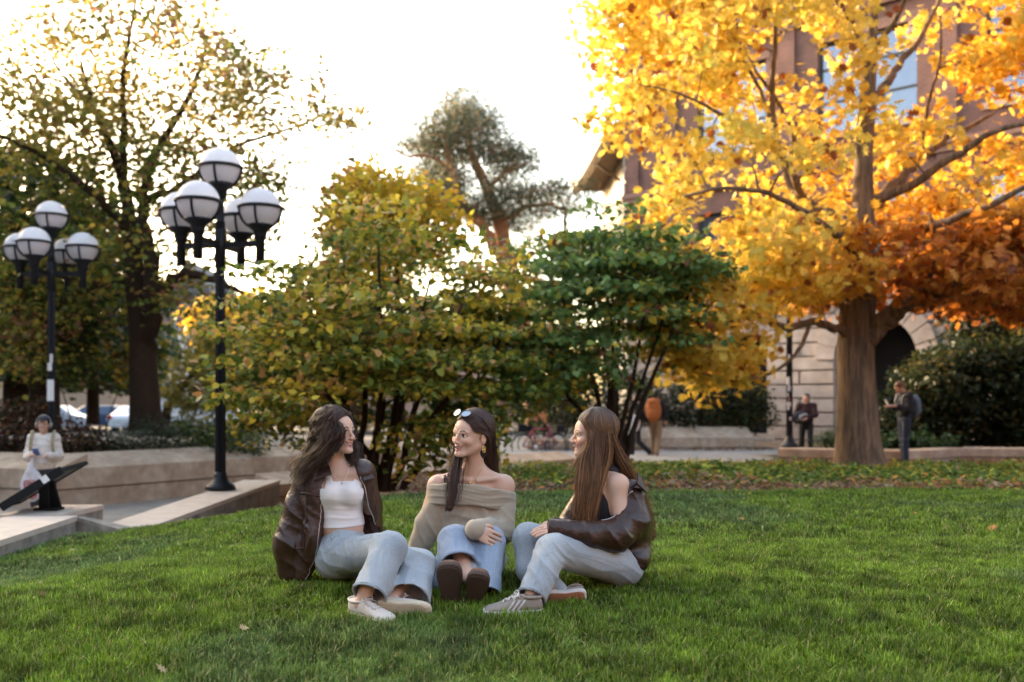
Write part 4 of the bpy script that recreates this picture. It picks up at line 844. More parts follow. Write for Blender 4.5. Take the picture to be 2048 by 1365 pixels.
# ================= SIGNED DISTANCE MODELLING =================
A_ = np.asarray
def nrm(v): v = np.asarray(v, float); return v/np.linalg.norm(v)
class SDF:
    """smooth blend of tapered capsules, ellipsoids ... meshed as one continuous skin"""
    def __init__(s): s.p = []
    def cone(s, a, b, r1, r2, k=.02, w=None, ratio=1., op='+', flat=False):
        a, b = np.array(a, float), np.array(b, float)
        def f(P):
            Q = P-a; ab = b-a
            if w is not None: wn = nrm(w); Q = Q+np.outer(Q@wn, wn)*(1/ratio-1); ab = ab+wn*(ab@wn)*(1/ratio-1)
            L2 = ab@ab; t0 = (Q@ab)/L2; t = np.clip(t0, 0, 1.3 if flat else 1)
            d = np.linalg.norm(Q-t[:, None]*ab, axis=1)-(r1+(r2-r1)*t)
            if w is not None: d = d*min(1, ratio)
            if flat: d = np.maximum(d, (t0-1)*sqrt(L2))
            return d
        R = np.linalg.norm(b-a)/2+max(r1, r2)*max(1, ratio); s.p.append((f, (a+b)/2, R*(1.1 if flat else 1), k, op)); return s
    def chain(s, pts, rad, k=.02, **q):
        for i in range(len(pts)-1): s.cone(pts[i], pts[i+1], rad[i], rad[i+1], k, **q)
        return s
    def ell(s, c, r, k=.02, ax=None, op='+'):
        c = np.array(c, float); r = np.array(r, float); M = np.eye(3) if ax is None else np.array([nrm(v) for v in ax])
        def f(P):
            q = (P-c)@M.T; k0 = np.linalg.norm(q/r, axis=1); k1 = np.linalg.norm(q/(r*r), axis=1)+1e-9; return k0*(k0-1)/k1
        s.p.append((f, c, r.max(), k, op)); return s
    def fn(s, f, c, R, k=.005, op='+'): s.p.append((f, np.array(c, float), R, k, op)); return s
    def ev(s, P, near=None):
        d = np.full(len(P), .25)
        for i, (f, c, R, k, op) in enumerate(s.p):
            if near is not None and i not in near: continue
            e = f(P)
            if op == '+': h = np.clip(.5+.5*(d-e)/k, 0, 1); d = d*(1-h)+e*h-k*h*(1-h)
            else: h = np.clip(.5-.5*(e+d)/k, 0, 1); d = d*(1-h)-e*h+k*h*(1-h)
        return d
    def mesh(s, lo, hi, h=.004, fine=()):
        """fine: list of (lo3, hi3, h) regions with closer grid lines"""
        axs = []
        for a in range(3):
            x = lo[a]; out = [x]
            while x < hi[a]:
                hh = h
                for fl, fh, fs in fine:
                    if fl[a]-.01 <= x <= fh[a]+.01: hh = min(hh, fs)
                x += hh; out.append(x)
            axs.append(np.array(out))
        nx, ny, nz = map(len, axs); D = np.ones((nx, ny, nz), np.float32); B = 12
        for i in range(0, nx, B):
            for j in range(0, ny, B):
                for k in range(0, nz, B):
                    X, Y, Z = axs[0][i:i+B], axs[1][j:j+B], axs[2][k:k+B]
                    l = A_((X[0], Y[0], Z[0])); u = A_((X[-1], Y[-1], Z[-1])); c = (l+u)/2; R = np.linalg.norm(u-l)/2+.002
                    nr_ = {q for q, pr in enumerate(s.p) if np.linalg.norm(pr[1]-c) < pr[2]+R+.05}
                    if not any(s.p[q][4] == '+' for q in nr_): continue
                    if abs(s.ev(c[None], nr_)[0]) > R*1.5+.02: D[i:i+B, j:j+B, k:k+B] = 1 if s.ev(c[None], nr_)[0] > 0 else -1; continue
                    G = np.stack(np.meshgrid(X, Y, Z, indexing='ij'), -1).reshape(-1, 3)
                    D[i:i+B, j:j+B, k:k+B] = s.ev(G, nr_).reshape(len(X), len(Y), len(Z))
        D[0] = D[-1] = 1; D[:, 0] = D[:, -1] = 1; D[:, :, 0] = D[:, :, -1] = 1
        return surface_nets(D, axs)
def surface_nets(D, axs):
    sgn = D < 0; nx, ny, nz = D.shape
    c = np.zeros((nx-1, ny-1, nz-1), np.int8)
    for a in (0, 1):
        for b in (0, 1):
            for e in (0, 1): c += sgn[a:nx-1+a, b:ny-1+b, e:nz-1+e]
    I = np.argwhere((c > 0) & (c < 8)); n = len(I); idx = -np.ones(c.shape, np.int64); idx[tuple(I.T)] = np.arange(n)
    acc = np.zeros((n, 3)); cnt = np.zeros(n)
    corners = [(a, b, e) for a in (0, 1) for b in (0, 1) for e in (0, 1)]
    for p in corners:
        for ax in range(3):
            if p[ax]: continue
            q = list(p); q[ax] = 1; i0 = I+p; i1 = I+q; d0 = D[tuple(i0.T)]; d1 = D[tuple(i1.T)]; m = (d0 < 0) != (d1 < 0)
            t = np.where(m, d0/np.where(m, d0-d1, 1), 0); P0 = np.stack([axs[z][i0[:, z]] for z in range(3)], 1); P1 = np.stack([axs[z][i1[:, z]] for z in range(3)], 1)
            acc[m] += (P0+(P1-P0)*t[:, None])[m]; cnt[m] += 1
    V = acc/cnt[:, None]; Fs = []
    for ax in range(3):
        o1, o2 = [z for z in range(3) if z != ax]
        s0 = np.take(sgn, range(D.shape[ax]-1), ax); s1 = np.take(sgn, range(1, D.shape[ax]), ax); E = np.argwhere(s0 != s1)
        E = E[(E[:, o1] > 0) & (E[:, o2] > 0) & (E[:, o1] < D.shape[o1]-1) & (E[:, o2] < D.shape[o2]-1)]
        ins = sgn[tuple(E.T)]
        def cell(a, b): q = E.copy(); q[:, o1] -= a; q[:, o2] -= b; return idx[tuple(q.T)]
        f = np.stack([cell(1, 1), cell(0, 1), cell(0, 0), cell(1, 0)], 1)
        fl = ins if ax != 1 else ~ins
        f[~fl] = f[~fl][:, ::-1]; Fs.append(f)
    return V, np.concatenate(Fs)
def vnormals(V, Fc):
    n = np.zeros_like(V); fn_ = np.cross(V[Fc[:, 2]]-V[Fc[:, 0]], V[Fc[:, 3]]-V[Fc[:, 1]])
    for k in range(4): np.add.at(n, Fc[:, k], fn_)
    return n/(np.linalg.norm(n, axis=1, keepdims=True)+1e-12)
def lap(V, Fc, it=1, lam=.5):
    E = np.concatenate([Fc[:, [i, (i+1) % 4]] for i in range(4)])
    for _ in range(it):
        s = np.zeros_like(V); c = np.zeros(len(V)); np.add.at(s, E[:, 0], V[E[:, 1]]); np.add.at(s, E[:, 1], V[E[:, 0]]); np.add.at(c, E[:, 0], 1); np.add.at(c, E[:, 1], 1)
        V = V*(1-lam)+lam*s/c[:, None]
    return V
def folds(V, N, fl, base=.0015, bsc=18, seed=0):
    """cloth folds: fl = list of (centre, reach, direction across the folds, frequency, height)"""
    d = (fbm(V+seed, bsc, 3)-.5)*2*base
    for c, R, w, fr, am in fl:
        q = V-A_(c); g = np.exp(-(q**2).sum(1)/R**2); ph = q@nrm(w)*fr*2*pi+5*(vnoise(V+seed*3+1, 7)-.5)
        r = 1-np.abs(np.sin(ph*.5)); d += am*g*(r**1.5-.35)
    return V+N*d[:, None]
def project(sd, P, off=.001, it=6):
    P = np.array(P, float); e = .0015
    for _ in range(it):
        d = sd.ev(P); g = np.stack([sd.ev(P+np.eye(3)[i]*e)-sd.ev(P-np.eye(3)[i]*e) for i in range(3)], 1)/(2*e); P = P-g*(d-off)[:, None]/(np.linalg.norm(g, axis=1, keepdims=True)**2+1e-6)
    return P
def build_sdf(sd, name, m, parent, origin, lo, hi, h=.004, fine=(), fl=None, base=.0015, bsc=18, colf=None, sm=1, seed=0):
    V, Fc = sd.mesh(lo, hi, h, fine); V = lap(V, Fc, sm, .4)
    if fl is not None or base: V = folds(V, vnormals(V, Fc), fl or [], base, bsc, seed)
    o = np_mesh(name, V, Fc, m, parent=None, smooth=True, col=colf(V) if colf else None, origin=origin)
    if parent: o.parent = parent; o.location = (0, 0, 0)
    return o
# ---- materials of people
m_skin = mat('skin', attr=True, rough=.48, spec=.35, sss=.25, bump=.06, bscale=300)
m_hair = mat('hair', attr=True, rough=.5, spec=.32)
m_denim = mat('light_denim', attr=True, rough=.85, spec=.2, var=.13, vscale=45, bump=.25, bscale=500, sheen=.2)
m_seam = mat('denim_seam', (.38, .43, .49), .9)
m_leather = mat('brown_leather', (.042, .018, .012), .38, spec=.5, var=.25, vscale=9, bump=.55, bscale=34)
m_zip = mat('zip_metal', (.55, .52, .5), .35, metal=.8)
m_white = mat('white_rib_knit', (.78, .73, .70), .85, bump=.15, bscale=200, sheen=.2)
m_knit = mat('oatmeal_sweatshirt', (.39, .32, .235), .95, var=.08, vscale=60, bump=.25, bscale=260, sheen=.3)
m_black = mat('black_ribbed_top', (.018, .018, .022), .8, bump=.2, bscale=200)
m_gold = mat('gold', (.80, .55, .22), .25, metal=1)
SK = np.array((.66, .415, .305))
def head_sdf(sd, c, f, u, sc=1.0, smile=1.0):
    """adds a face to sd; returns a colour function. c is midway between the ears"""
    f = nrm(f); u = nrm(A_(u)-f*(A_(u)@f)); s = np.cross(u, f); c = A_(c)
    L = lambda x, y, z: c+sc*(s*x+f*y+u*z)
    ax = (s, f, u); q = sc
    sd.ell(L(0, -.012, .040), (.073*q, .092*q, .080*q), .02, ax)                  # skull
    sd.ell(L(0, .028, -.020), (.062*q, .062*q, .076*q), .025, ax)                 # face mass
    sd.ell(L(0, .058, .030), (.052*q, .034*q, .042*q), .02, ax)                   # forehead
    for i in (-1, 1):
        sd.cone(L(.054*i, -.008, -.040), L(.020*i, .062, -.088), .018*q, .013*q, .022)   # jaw line
        sd.ell(L(.036*i, .066, -.026), (.023*q, .021*q, .019*q), .016, ax)        # cheek
        sd.cone(L(.040*i, .077, .016), L(.014*i, .087, .013), .009*q, .008*q, .012)     # brow ridge
        sd.ell(L(.0765*i, -.008, -.008), (.007*q, .017*q, .030*q), .006, ax); sd.ell(L(.0845*i, -.006, -.004), (.005*q, .009*q, .017*q), .003, ax, op='-')     # ear
    sd.cone(L(-.009, .079, -.090), L(.009, .079, -.090), .015*q, .015*q, .02)        # chin
    for i in (-1, 1): sd.ell(L(.031*i, .103, .001), (.018*q, .016*q, .010*q), .010, ax, op='-')
    for i in (-1, 1): sd.ell(L(.031*i, .0755, .000), (.0135*q, .0125*q, .0125*q), .002, ax)    # eyeball
    for i in (-1, 1): sd.cone(L(.043*i, .077, .004), L(.020*i, .087, .006), .0035*q, .0035*q, .003)   # upper lid
    sd.cone(L(0, .088, .008), L(0, .1095, -.030), .0060*q, .0088*q, .008)             # nose
    for i in (-1, 1): sd.ell(L(.0105*i, .103, -.034), (.0075*q, .010*q, .0075*q), .006, ax)
    sd.ell(L(0, .078, -.056), (.026*q, .018*q, .022*q), .014, ax)                 # muzzle
    up = [L(-.029, .072, -.0475), L(-.017, .088, -.0515), L(0, .0965, -.0545), L(.017, .088, -.0515), L(.029, .072, -.0475)]
    lw = [L(-.029, .072, -.0485), L(-.017, .083, -.067), L(0, .0905, -.0735), L(.017, .083, -.067), L(.029, .072, -.0485)]
    sd.ell(L(0, .092, -.0615), (.023*q, .016*q, .0088*q), .003, ax, op='-')        # open mouth
    sd.chain(up, [.002*q, .0033*q, .0038*q, .0033*q, .002*q], .004); sd.chain(lw, [.002*q, .0036*q, .0046*q, .0036*q, .002*q], .004)
    sd.ell(L(0, .0770, -.0590), (.0215*q, .0130*q, .0068*q), .002, ax)             # teeth
    def seg(P, pts):
        d = np.full(len(P), 9.)
        for a, b in zip(pts[:-1], pts[1:]):
            ab = b-a; t = np.clip((P-a)@ab/(ab@ab), 0, 1); d = np.minimum(d, np.linalg.norm(P-a-t[:, None]*ab, axis=1))
        return d/sc
    def colf(P, skin=SK):
        q_ = (P-c)/sc; X = q_@s; Y = q_@f; Z = q_@u; n = len(P); C = np.repeat(np.array(skin)[None], n, 0)
        near = (np.abs(X) < .11) & (Y > -.12) & (Z > -.12) & (Z < .14)
        blush = np.exp(-(((np.abs(X)-.040)/.020)**2+((Z+.028)/.018)**2))*(Y > .02)+.8*np.exp(-((X/.013)**2+((Z+.034)/.012)**2))*(Y > .09)
        C = C*(1-.38*(blush*near)[:, None])+np.array((.60, .20, .15))*.38*(blush*near)[:, None]
        aX = np.abs(X); zu = np.interp(aX, [0, .017, .029], [-.0545, -.0515, -.0475]); zl = np.interp(aX, [0, .017, .029], [-.0735, -.067, -.0485]); fr = near & (Y > .055) & (aX < .031)
        lip = fr & ((np.abs(Z-zu) < .0036) | (np.abs(Z-zl) < .0042)); C[lip] = (.47, .165, .14)
        ins = fr & (Z < zu-.0030) & (Z > zl+.0034) & (aX < .027); C[ins] = (.84, .79, .73); C[ins & (Z < zl+.0034+.22*(zu-zl))] = (.16, .04, .035)
        for i in (-1, 1):
            ye = near & (Y > .074) & (((X-.031*i)/.0135)**2+((Z+.0005)/.0064)**2 < 1); C[ye] = (.58, .53, .49)
            C[ye & (np.hypot(X-.031*i, Z) < .0064)] = (.06, .03, .018)
            lid = near & (Y > .064) & (seg(P, [L(.0455*i, .073, .001), L(.039*i, .081, .0060), L(.029*i, .088, .0075), L(.018*i, .085, .003)]) < .0032); C[lid] = (.05, .028, .022)
            lid2 = near & (Y > .064) & (seg(P, [L(.044*i, .073, -.003), L(.031*i, .086, -.0075), L(.019*i, .083, -.003)]) < .0018); C[lid2] = (.30, .15, .11)
            bz = np.interp(X*i, [.014, .028, .040, .051], [.0185, .0240, .0225, .0125]); br = near & (Y > .045) & (X*i > .014) & (X*i < .051) & (np.abs(Z-bz) < np.interp(X*i, [.014, .03, .051], [.0034, .0032, .0016])); C[br] = (.10, .055, .038)
        return C
    return colf, L, (s, f, u)
def hand_sdf(sd, w, d, pn, side, L=.17, curl=.5, spread=.16, k=.004):
    """w wrist, d direction of the fingers, pn palm normal, side +1/-1 thumb side = side*cross(d, pn)"""
    d = nrm(d); pn = nrm(A_(pn)-d*(A_(pn)@d)); t = np.cross(d, pn)*side; w = A_(w)
    sd.cone(w, w+d*.30*L, .021, .022, .012, w=pn, ratio=.55); sd.cone(w+d*.12*L+t*.016, w+d*.46*L+t*.026, .017, .017, .012, w=pn, ratio=.6)
    sd.cone(w+d*.15*L-t*.012, w+d*.44*L-t*.022, .017, .016, .012, w=pn, ratio=.6)
    for i, (o, l, r) in enumerate([(.031, .43, .0083), (.0105, .49, .0086), (-.010, .46, .0083), (-.029, .37, .0074)]):
        a = spread*(o/.031)*.9; b = w+d*.46*L+t*o; dd = nrm(d+t*a); p = [b]; ang_ = curl*.5
        for q, fr in enumerate((.45, .32, .23)):
            v = dd*cos(ang_)+pn*sin(ang_); p.append(p[-1]+v*l*L*fr*1.05); ang_ += curl*(.9 if q == 0 else .7)
        sd.chain(p, [r*1.08, r, r*.94, r*.82], k)
    b = w+d*.10*L+t*.020; v = nrm(d*.62+t*.72+pn*.25); p = [b, b+v*.21*L, b+v*.21*L+nrm(d*.85+t*.40+pn*.3)*.18*L, b+v*.21*L+nrm(d*.85+t*.40+pn*.3)*.18*L+nrm(d+t*.1+pn*.4)*.14*L]
    sd.chain(p, [.013, .0105, .0095, .008], k*1.5)
def strands(paths, rad, cols, name, parent, origin, ns=4, taper=(1, 1, .25)):
    """paths (n,m,3) -> one mesh of thin tapered locks"""
    n, m, _ = paths.shape; T = np.gradient(paths, axis=1); T /= np.linalg.norm(T, axis=2, keepdims=True)+1e-9
    ref = np.where(np.abs(T[..., 2:3]) > .9, np.array((1., 0, 0)), np.array((0, 0, 1.))); ref = np.where(True, np.array((.31, .93, .21)), ref)
    Uv = np.cross(T, ref); Uv /= np.linalg.norm(Uv, axis=2, keepdims=True)+1e-9; Wv = np.cross(T, Uv)
    tp = np.interp(np.linspace(0, 1, m), (0, .6, 1), taper)[None, :, None]; R = (rad[:, None, None]*tp)
    a = 2*pi*np.arange(ns)/ns; V = paths[:, :, None]+R[..., None]*(np.cos(a)[None, None, :, None]*Uv[:, :, None]+np.sin(a)[None, None, :, None]*Wv[:, :, None])
    b = (np.arange(n)*m*ns)[:, None, None]; i = (np.arange(m-1)*ns)[None, :, None]; j = np.arange(ns)[None, None]; j2 = (j+1) % ns
    Fc = np.stack([b+i+j, b+i+j2, b+i+ns+j2, b+i+ns+j], -1).reshape(-1, 4)
    C = np.repeat(cols if cols.ndim == 3 else cols[:, None].repeat(m, 1), ns, 1).reshape(-1, 3) if True else None
    return V.reshape(-1, 3), Fc, C
def catmull(P, m):
    """P (n,k,3) -> (n,m,3)"""
    n, k, _ = P.shape; t = np.linspace(0, k-1-1e-6, m); i = t.astype(int); f = (t-i)[None, :, None]
    g = lambda j: P[:, np.clip(j, 0, k-1)]
    p0, p1, p2, p3 = g(i-1), g(i), g(i+1), g(i+2)
    return .5*((2*p1)+(-p0+p2)*f+(2*p0-5*p1+4*p2-p3)*f*f+(-p0+3*p1-3*p2+p3)*f**3)
def hair(name, parent, origin, L, axes, groups, colf, seed, sc=1., m=26, rad=.0035, curl=0, cfreq=3, part=.0, cap=None, capcol=(.03, .02, .015), lift=.0, dens=2.4):
    """groups: (n, a0, a1, [(ctrl point, spread), ...]) ; azimuth 0 = face, + towards axis s"""
    r = np.random.default_rng(seed); s, f, u = axes; VV = []; FF = []; CC = []; b0 = 0
    for gi, gg in enumerate(list(groups)+[(max(3, int(g_[0]*.16)),)+tuple(g_[1:3])+([tuple(c_[:-1])+(c_[-1]*2.0+.003,) for c_ in g_[3]],)+tuple(g_[4:]) for g_ in groups]):
        fly = gi >= len(groups)
        n, a0, a1, ctrl = gg[:4]; n = int(n*dens); pre = gg[4] if len(gg) > 4 else None
        az = radians(a0)+radians(a1-a0)*r.random(n); q = r.random(n)
        side = np.sign(np.sin(az)+1e-6); pts = []
        for ph in (() if pre else (6, 28, 52, 76)):
            p = radians(ph); rr = (1+lift*(ph/76)+.05*r.normal(size=n))
            X = .079*np.sin(p)*np.sin(az)*rr+part*(1-ph/76); Y = -.010+.100*np.sin(p)*np.cos(az)*rr-.02*(1-ph/76)*0; Z = .040+.088*np.cos(p)*rr
            # the hairline keeps strands off the forehead
            pts.append(L(0, 0, 0)[None]+sc*(X[:, None]*s+Y[:, None]*f+Z[:, None]*u))
        t = (az-radians(a0))/radians(a1-a0) if a1 != a0 else r.random(n); nc = max(2, n//7); ck = r.integers(0, nc, n); jc = r.normal(size=(nc, 3)); tc_ = r.random(nc)
        t = t*.35+tc_[ck]*.65 if a1 == a0 else t
        jx = jc[ck]*.9+r.normal(size=(n, 3))*.25
        for ci, c in enumerate((pre or [])+list(ctrl)):
            if len(c) == 3: base = A_(c[0])[None]*(1-t[:, None])+A_(c[1])[None]*t[:, None]; sp = c[2]
            else: base = A_(c[0])[None]; sp = c[1]
            pts.append(base+sp*(jx*.85+r.normal(size=(n, 3))*.28))
        P = catmull(np.stack(pts, 1), m); w = np.clip((np.linspace(0, 1, m)-.12)/.3, 0, 1)[None, :, None]
        if curl:
            ph = (r.uniform(0, 2*pi, nc)[ck]+r.normal(size=n)*.35)[:, None]+2*pi*cfreq*np.linspace(0, 1, m)[None]*(r.uniform(.7, 1.3, nc)[ck])[:, None]; am = curl*r.uniform(.5, 1.3, n)[:, None]
            P = P+w*(np.cos(ph)*am)[..., None]*s+w*(np.sin(ph)*am)[..., None]*f+w*(np.sin(ph*1.0+1)*am*.5)[..., None]*u
        Q = (P-L(0, 0, 0))/sc; q3 = np.stack([Q@s, Q@f+.022, Q@u-.044], -1); er = np.linalg.norm(q3/A_((.086, .103, .092)), axis=2, keepdims=True); tgt = (1.0+.05*r.random((n, 1, 1)))
        m_in = (er < tgt) & (q3[..., 2:3] > -.045); q3 = np.where(m_in, q3*tgt/np.maximum(er, .3), q3); P = L(0, 0, 0)+sc*(q3[..., 0:1]*s+(q3[..., 1:2]-.022)*f+(q3[..., 2:3]+.044)*u)
        C = colf(n, m, r); V, Fc, Cc = strands(P, (rad*.42 if fly else rad)*r.uniform(.6, 1.3, n), C, '', None, None); VV.append(V); FF.append(Fc+b0); CC.append(Cc); b0 += len(V)
    if cap is not None:
        V, Fc = cap; VV.append(V); FF.append(Fc+b0); CC.append(np.repeat(np.array(capcol)[None], len(V), 0))
    V = np.concatenate(VV); o = np_mesh(name, V, np.concatenate(FF), m_hair, smooth=True, col=np.concatenate(CC), origin=origin)
    o.parent = parent; o.location = (0, 0, 0); return o
# ---- shoes: lofted upper and sole
def shoe(heel, d, up, m_up, m_sole, m_tread, parent, origin, L=.25, laces=None, stripes=None, hs=1.0, name='shoe', toe_h=.042, collar=True, th=.022, wsc=1.):
    d = nrm(d); up = nrm(A_(up)-d*(A_(up)@d)); lat = np.cross(up, d); heel = A_(heel); sc = L/.25
    T = lambda x, y, z: heel+sc*(d*x+lat*y+up*z)
    xs_ = np.array([0, .008, .025, .06, .10, .14, .175, .205, .228, .243, .25]); hw = wsc*np.array([.012, .024, .031, .032, .031, .038, .043, .0425, .038, .029, .013])
    hh = hs*np.array([.055, .078, .084, .080, .083, .072, .056, .047, toe_h/hs, toe_h*.8/hs, toe_h*.4/hs]); n = 13; V = []; Fs = []
    for x, w, h in zip(xs_, hw, hh):
        for j in range(n):
            a = pi*j/(n-1); cx = cos(a); e = .75; V.append(T(x, w*np.sign(cx)*abs(cx)**e, th+(h-th)*sin(a)**.8))
    k = len(xs_)
    for i in range(k-1):
        for j in range(n-1): a = i*n+j; Fs.append((a, a+1, a+n+1, a+n))
    Fs.append(tuple(range(n))); Fs.append(tuple((k-1)*n+j for j in range(n-1, -1, -1)))
    for i in range(k-1): Fs.append((i*n, (i+1)*n, (i+1)*n+n-1, i*n+n-1))
    mb = MB(); mb.add(V, Fs, smooth=True); sh = mb.build(name, m_up, parent, origin=origin); sh.location = (0, 0, 0)
    if collar:
        mb = MB(); ring = [T(.045+.042*cos(a), .027*sin(a), .079*hs) for a in np.linspace(0, 2*pi, 17)]; mb.tube(ring, .006*sc, 6, cap=False)
        c = mb.build('collar', m_up, sh, origin=origin); c.location = (0, 0, 0)
    # sole
    mb = MB(); ol = [(x-.004 if x < .02 else x+.003*(x > .2), w+.004) for x, w in zip(xs_, hw)]; ring = ol+[(x, -w) for x, w in ol[::-1]]; nn = len(ring)
    lv = [(-.002, .93), (.003, 1.0), (.024*th/.022, 1.0), (.028*th/.022, .97)]; cx0 = .125
    V = [T(cx0+(x-cx0)*s_, y*s_, z) for z, s_ in lv for x, y in ring]; Fs = [tuple(range(nn-1, -1, -1)), tuple((len(lv)-1)*nn+j for j in range(nn))]
    Fs += [(i*nn+j, i*nn+(j+1) % nn, (i+1)*nn+(j+1) % nn, (i+1)*nn+j) for i in range(len(lv)-1) for j in range(nn)]
    mb.add(V, Fs); so_ = mb.build('sole', m_sole, sh, origin=origin); so_.location = (0, 0, 0)
    mb = MB(); V = [T(cx0+(x-cx0)*.90, y*.88, z) for z in (-.006, -.0021) for x, y in ring]
    mb.add(V, [tuple(range(nn-1, -1, -1)), tuple(nn+j for j in range(nn))]+[(j, (j+1) % nn, (j+1) % nn+nn, j+nn) for j in range(nn)]); t_ = mb.build('tread', m_tread, sh, origin=origin); t_.location = (0, 0, 0)
    if m_tread.get('ridges') or True:
        mb = MB()
        for i, x in enumerate(np.arange(.02, .24, .013)):
            w = np.interp(x, xs_, hw)*.80; pts = [T(x+.005*abs(((q*6) % 2)-1)*1.4, w*(2*q-1), -.0065) for q in np.linspace(0, 1, 13)]; mb.tube(pts, .0018*sc, 4)
        t2 = mb.build('tread_ridge', m_tread, sh, origin=origin); t2.location = (0, 0, 0)
    hz = lambda x: np.interp(x, xs_, hh)
    if laces:
        mb = MB()
        for i, x in enumerate(np.linspace(.105, .165, 6)):
            pts = [T(x+(.006 if i % 2 else -.004)*q, .019*q, hz(x)+.0035-.006*q*q) for q in np.linspace(-1, 1, 7)]; mb.tube(pts, .0036*sc, 5)
        for sgn_ in (-1, 1):
            b = T(.10, .0, hz(.10)+.006); pts = [b, b+sc*(lat*.020*sgn_+up*.010+d*.004), b+sc*(lat*.036*sgn_+up*.001+d*.010), b+sc*(lat*.028*sgn_-up*.004+d*.016), b+sc*(lat*.006*sgn_+up*.001)]
            p_, _r = smooth_path(pts, [1]*5, 4); mb.tube(p_, .0026*sc, 5); e = b+sc*(lat*.04*sgn_-up*.02+d*.03); mb.tube([b, (b+e)/2+up*.006, e], .0024*sc, 5)
        l = mb.build('laces', laces, sh, origin=origin); l.location = (0, 0, 0)
        mb = MB(); p_ = [T(x, 0, hz(x)+.0015) for x in np.linspace(.075, .17, 8)]; mb.tube(p_, [.013*sc]*8, 8, flat=.25, up=up); tg = mb.build('tongue', m_up, sh, origin=origin); tg.location = (0, 0, 0)
    if stripes:
        for sgn_ in (-1, 1):
            for q in range(3):
                x0 = .078+.022*q; V = []
                for t in np.linspace(0, 1, 7):
                    z = .0265+.043*t; xc = x0+.034*(1-t)-.005
                    for dx in (0, .0105):
                        x = xc+dx; w = np.interp(x, xs_, hw); h = np.interp(x, xs_, hh); s_ = np.clip((z-th)/(h-th), 0, .999)**(1/.8); y = w*abs(sqrt(1-s_*s_))**.75; V.append(T(x, sgn_*(y+.0022), z))
                mb = MB(); mb.add(V, [(2*i, 2*i+1, 2*i+3, 2*i+2) for i in range(6)]); st = mb.build('stripe', stripes, sh, origin=origin); st.location = (0, 0, 0)
    return sh
from mathutils.bvhtree import BVHTree
def bvh_of(o, origin):
    me = o.data; V = [v.co+Vector(map(float, origin)) for v in me.vertices]; return BVHTree.FromPolygons(V, [tuple(q.vertices) for q in me.polygons])
def stick(bv, P, off):
    out = []
    for p in P:
        c, n, i, d = bv.find_nearest(Vector(map(float, p))); out.append(A_(c)+A_(n)*off)
    return out
def seam(bv, pts, m, name, parent, origin, r=.0014, off=.0006, sub=10, flat=1.):
    p, _ = smooth_path([A_(q) for q in pts], [1]*len(pts), sub); p = stick(bv, p, off); mb = MB(); mb.tube(p, r, 5, flat=flat)
    o = mb.build(name, m, parent, origin=origin); o.location = (0, 0, 0); return o
# ================= THE THREE SEATED WOMEN =================
def denim_col(c1, c2, seed):
    def f(V): t = fbm(V+seed, 4, 3)[:, None]; t = np.clip((t-.3)/.4, 0, 1); return A_(c1)*(1-t)+A_(c2)*t
    return f
DEN = ((.26, .30, .335), (.42, .455, .47)); DENB = ((.20, .265, .36), (.35, .42, .50))
m_off = mat('cream_shoe_leather', (.66, .58, .50), .6, bump=.1, bscale=150); m_gum = mat('cream_rubber', (.58, .48, .34), .7); m_gum2 = mat('gum_rubber', (.42, .19, .10), .6)
m_lace = mat('shoe_lace', (.62, .57, .52), .9); m_suede = mat('grey_suede', (.30, .25, .21), .95, bump=.2, bscale=300); m_wstr = mat('white_stripe', (.62, .60, .58), .8)
m_bsole = mat('brown_rubber_sole', (.075, .045, .032), .8, bump=.2, bscale=100); m_bsuede = mat('brown_suede', (.16, .085, .055), .95, bump=.2, bscale=300)
m_sock = mat('grey_sock', (.34, .35, .37), .95, bump=.3, bscale=300); m_white_sole = mat('white_rubber', (.62, .56, .52), .6)
m_dnc = mat('denim_loop', (.36, .41, .45), .9)
def box_of(*P): P = np.array(P); return P.min(0), P.max(0)

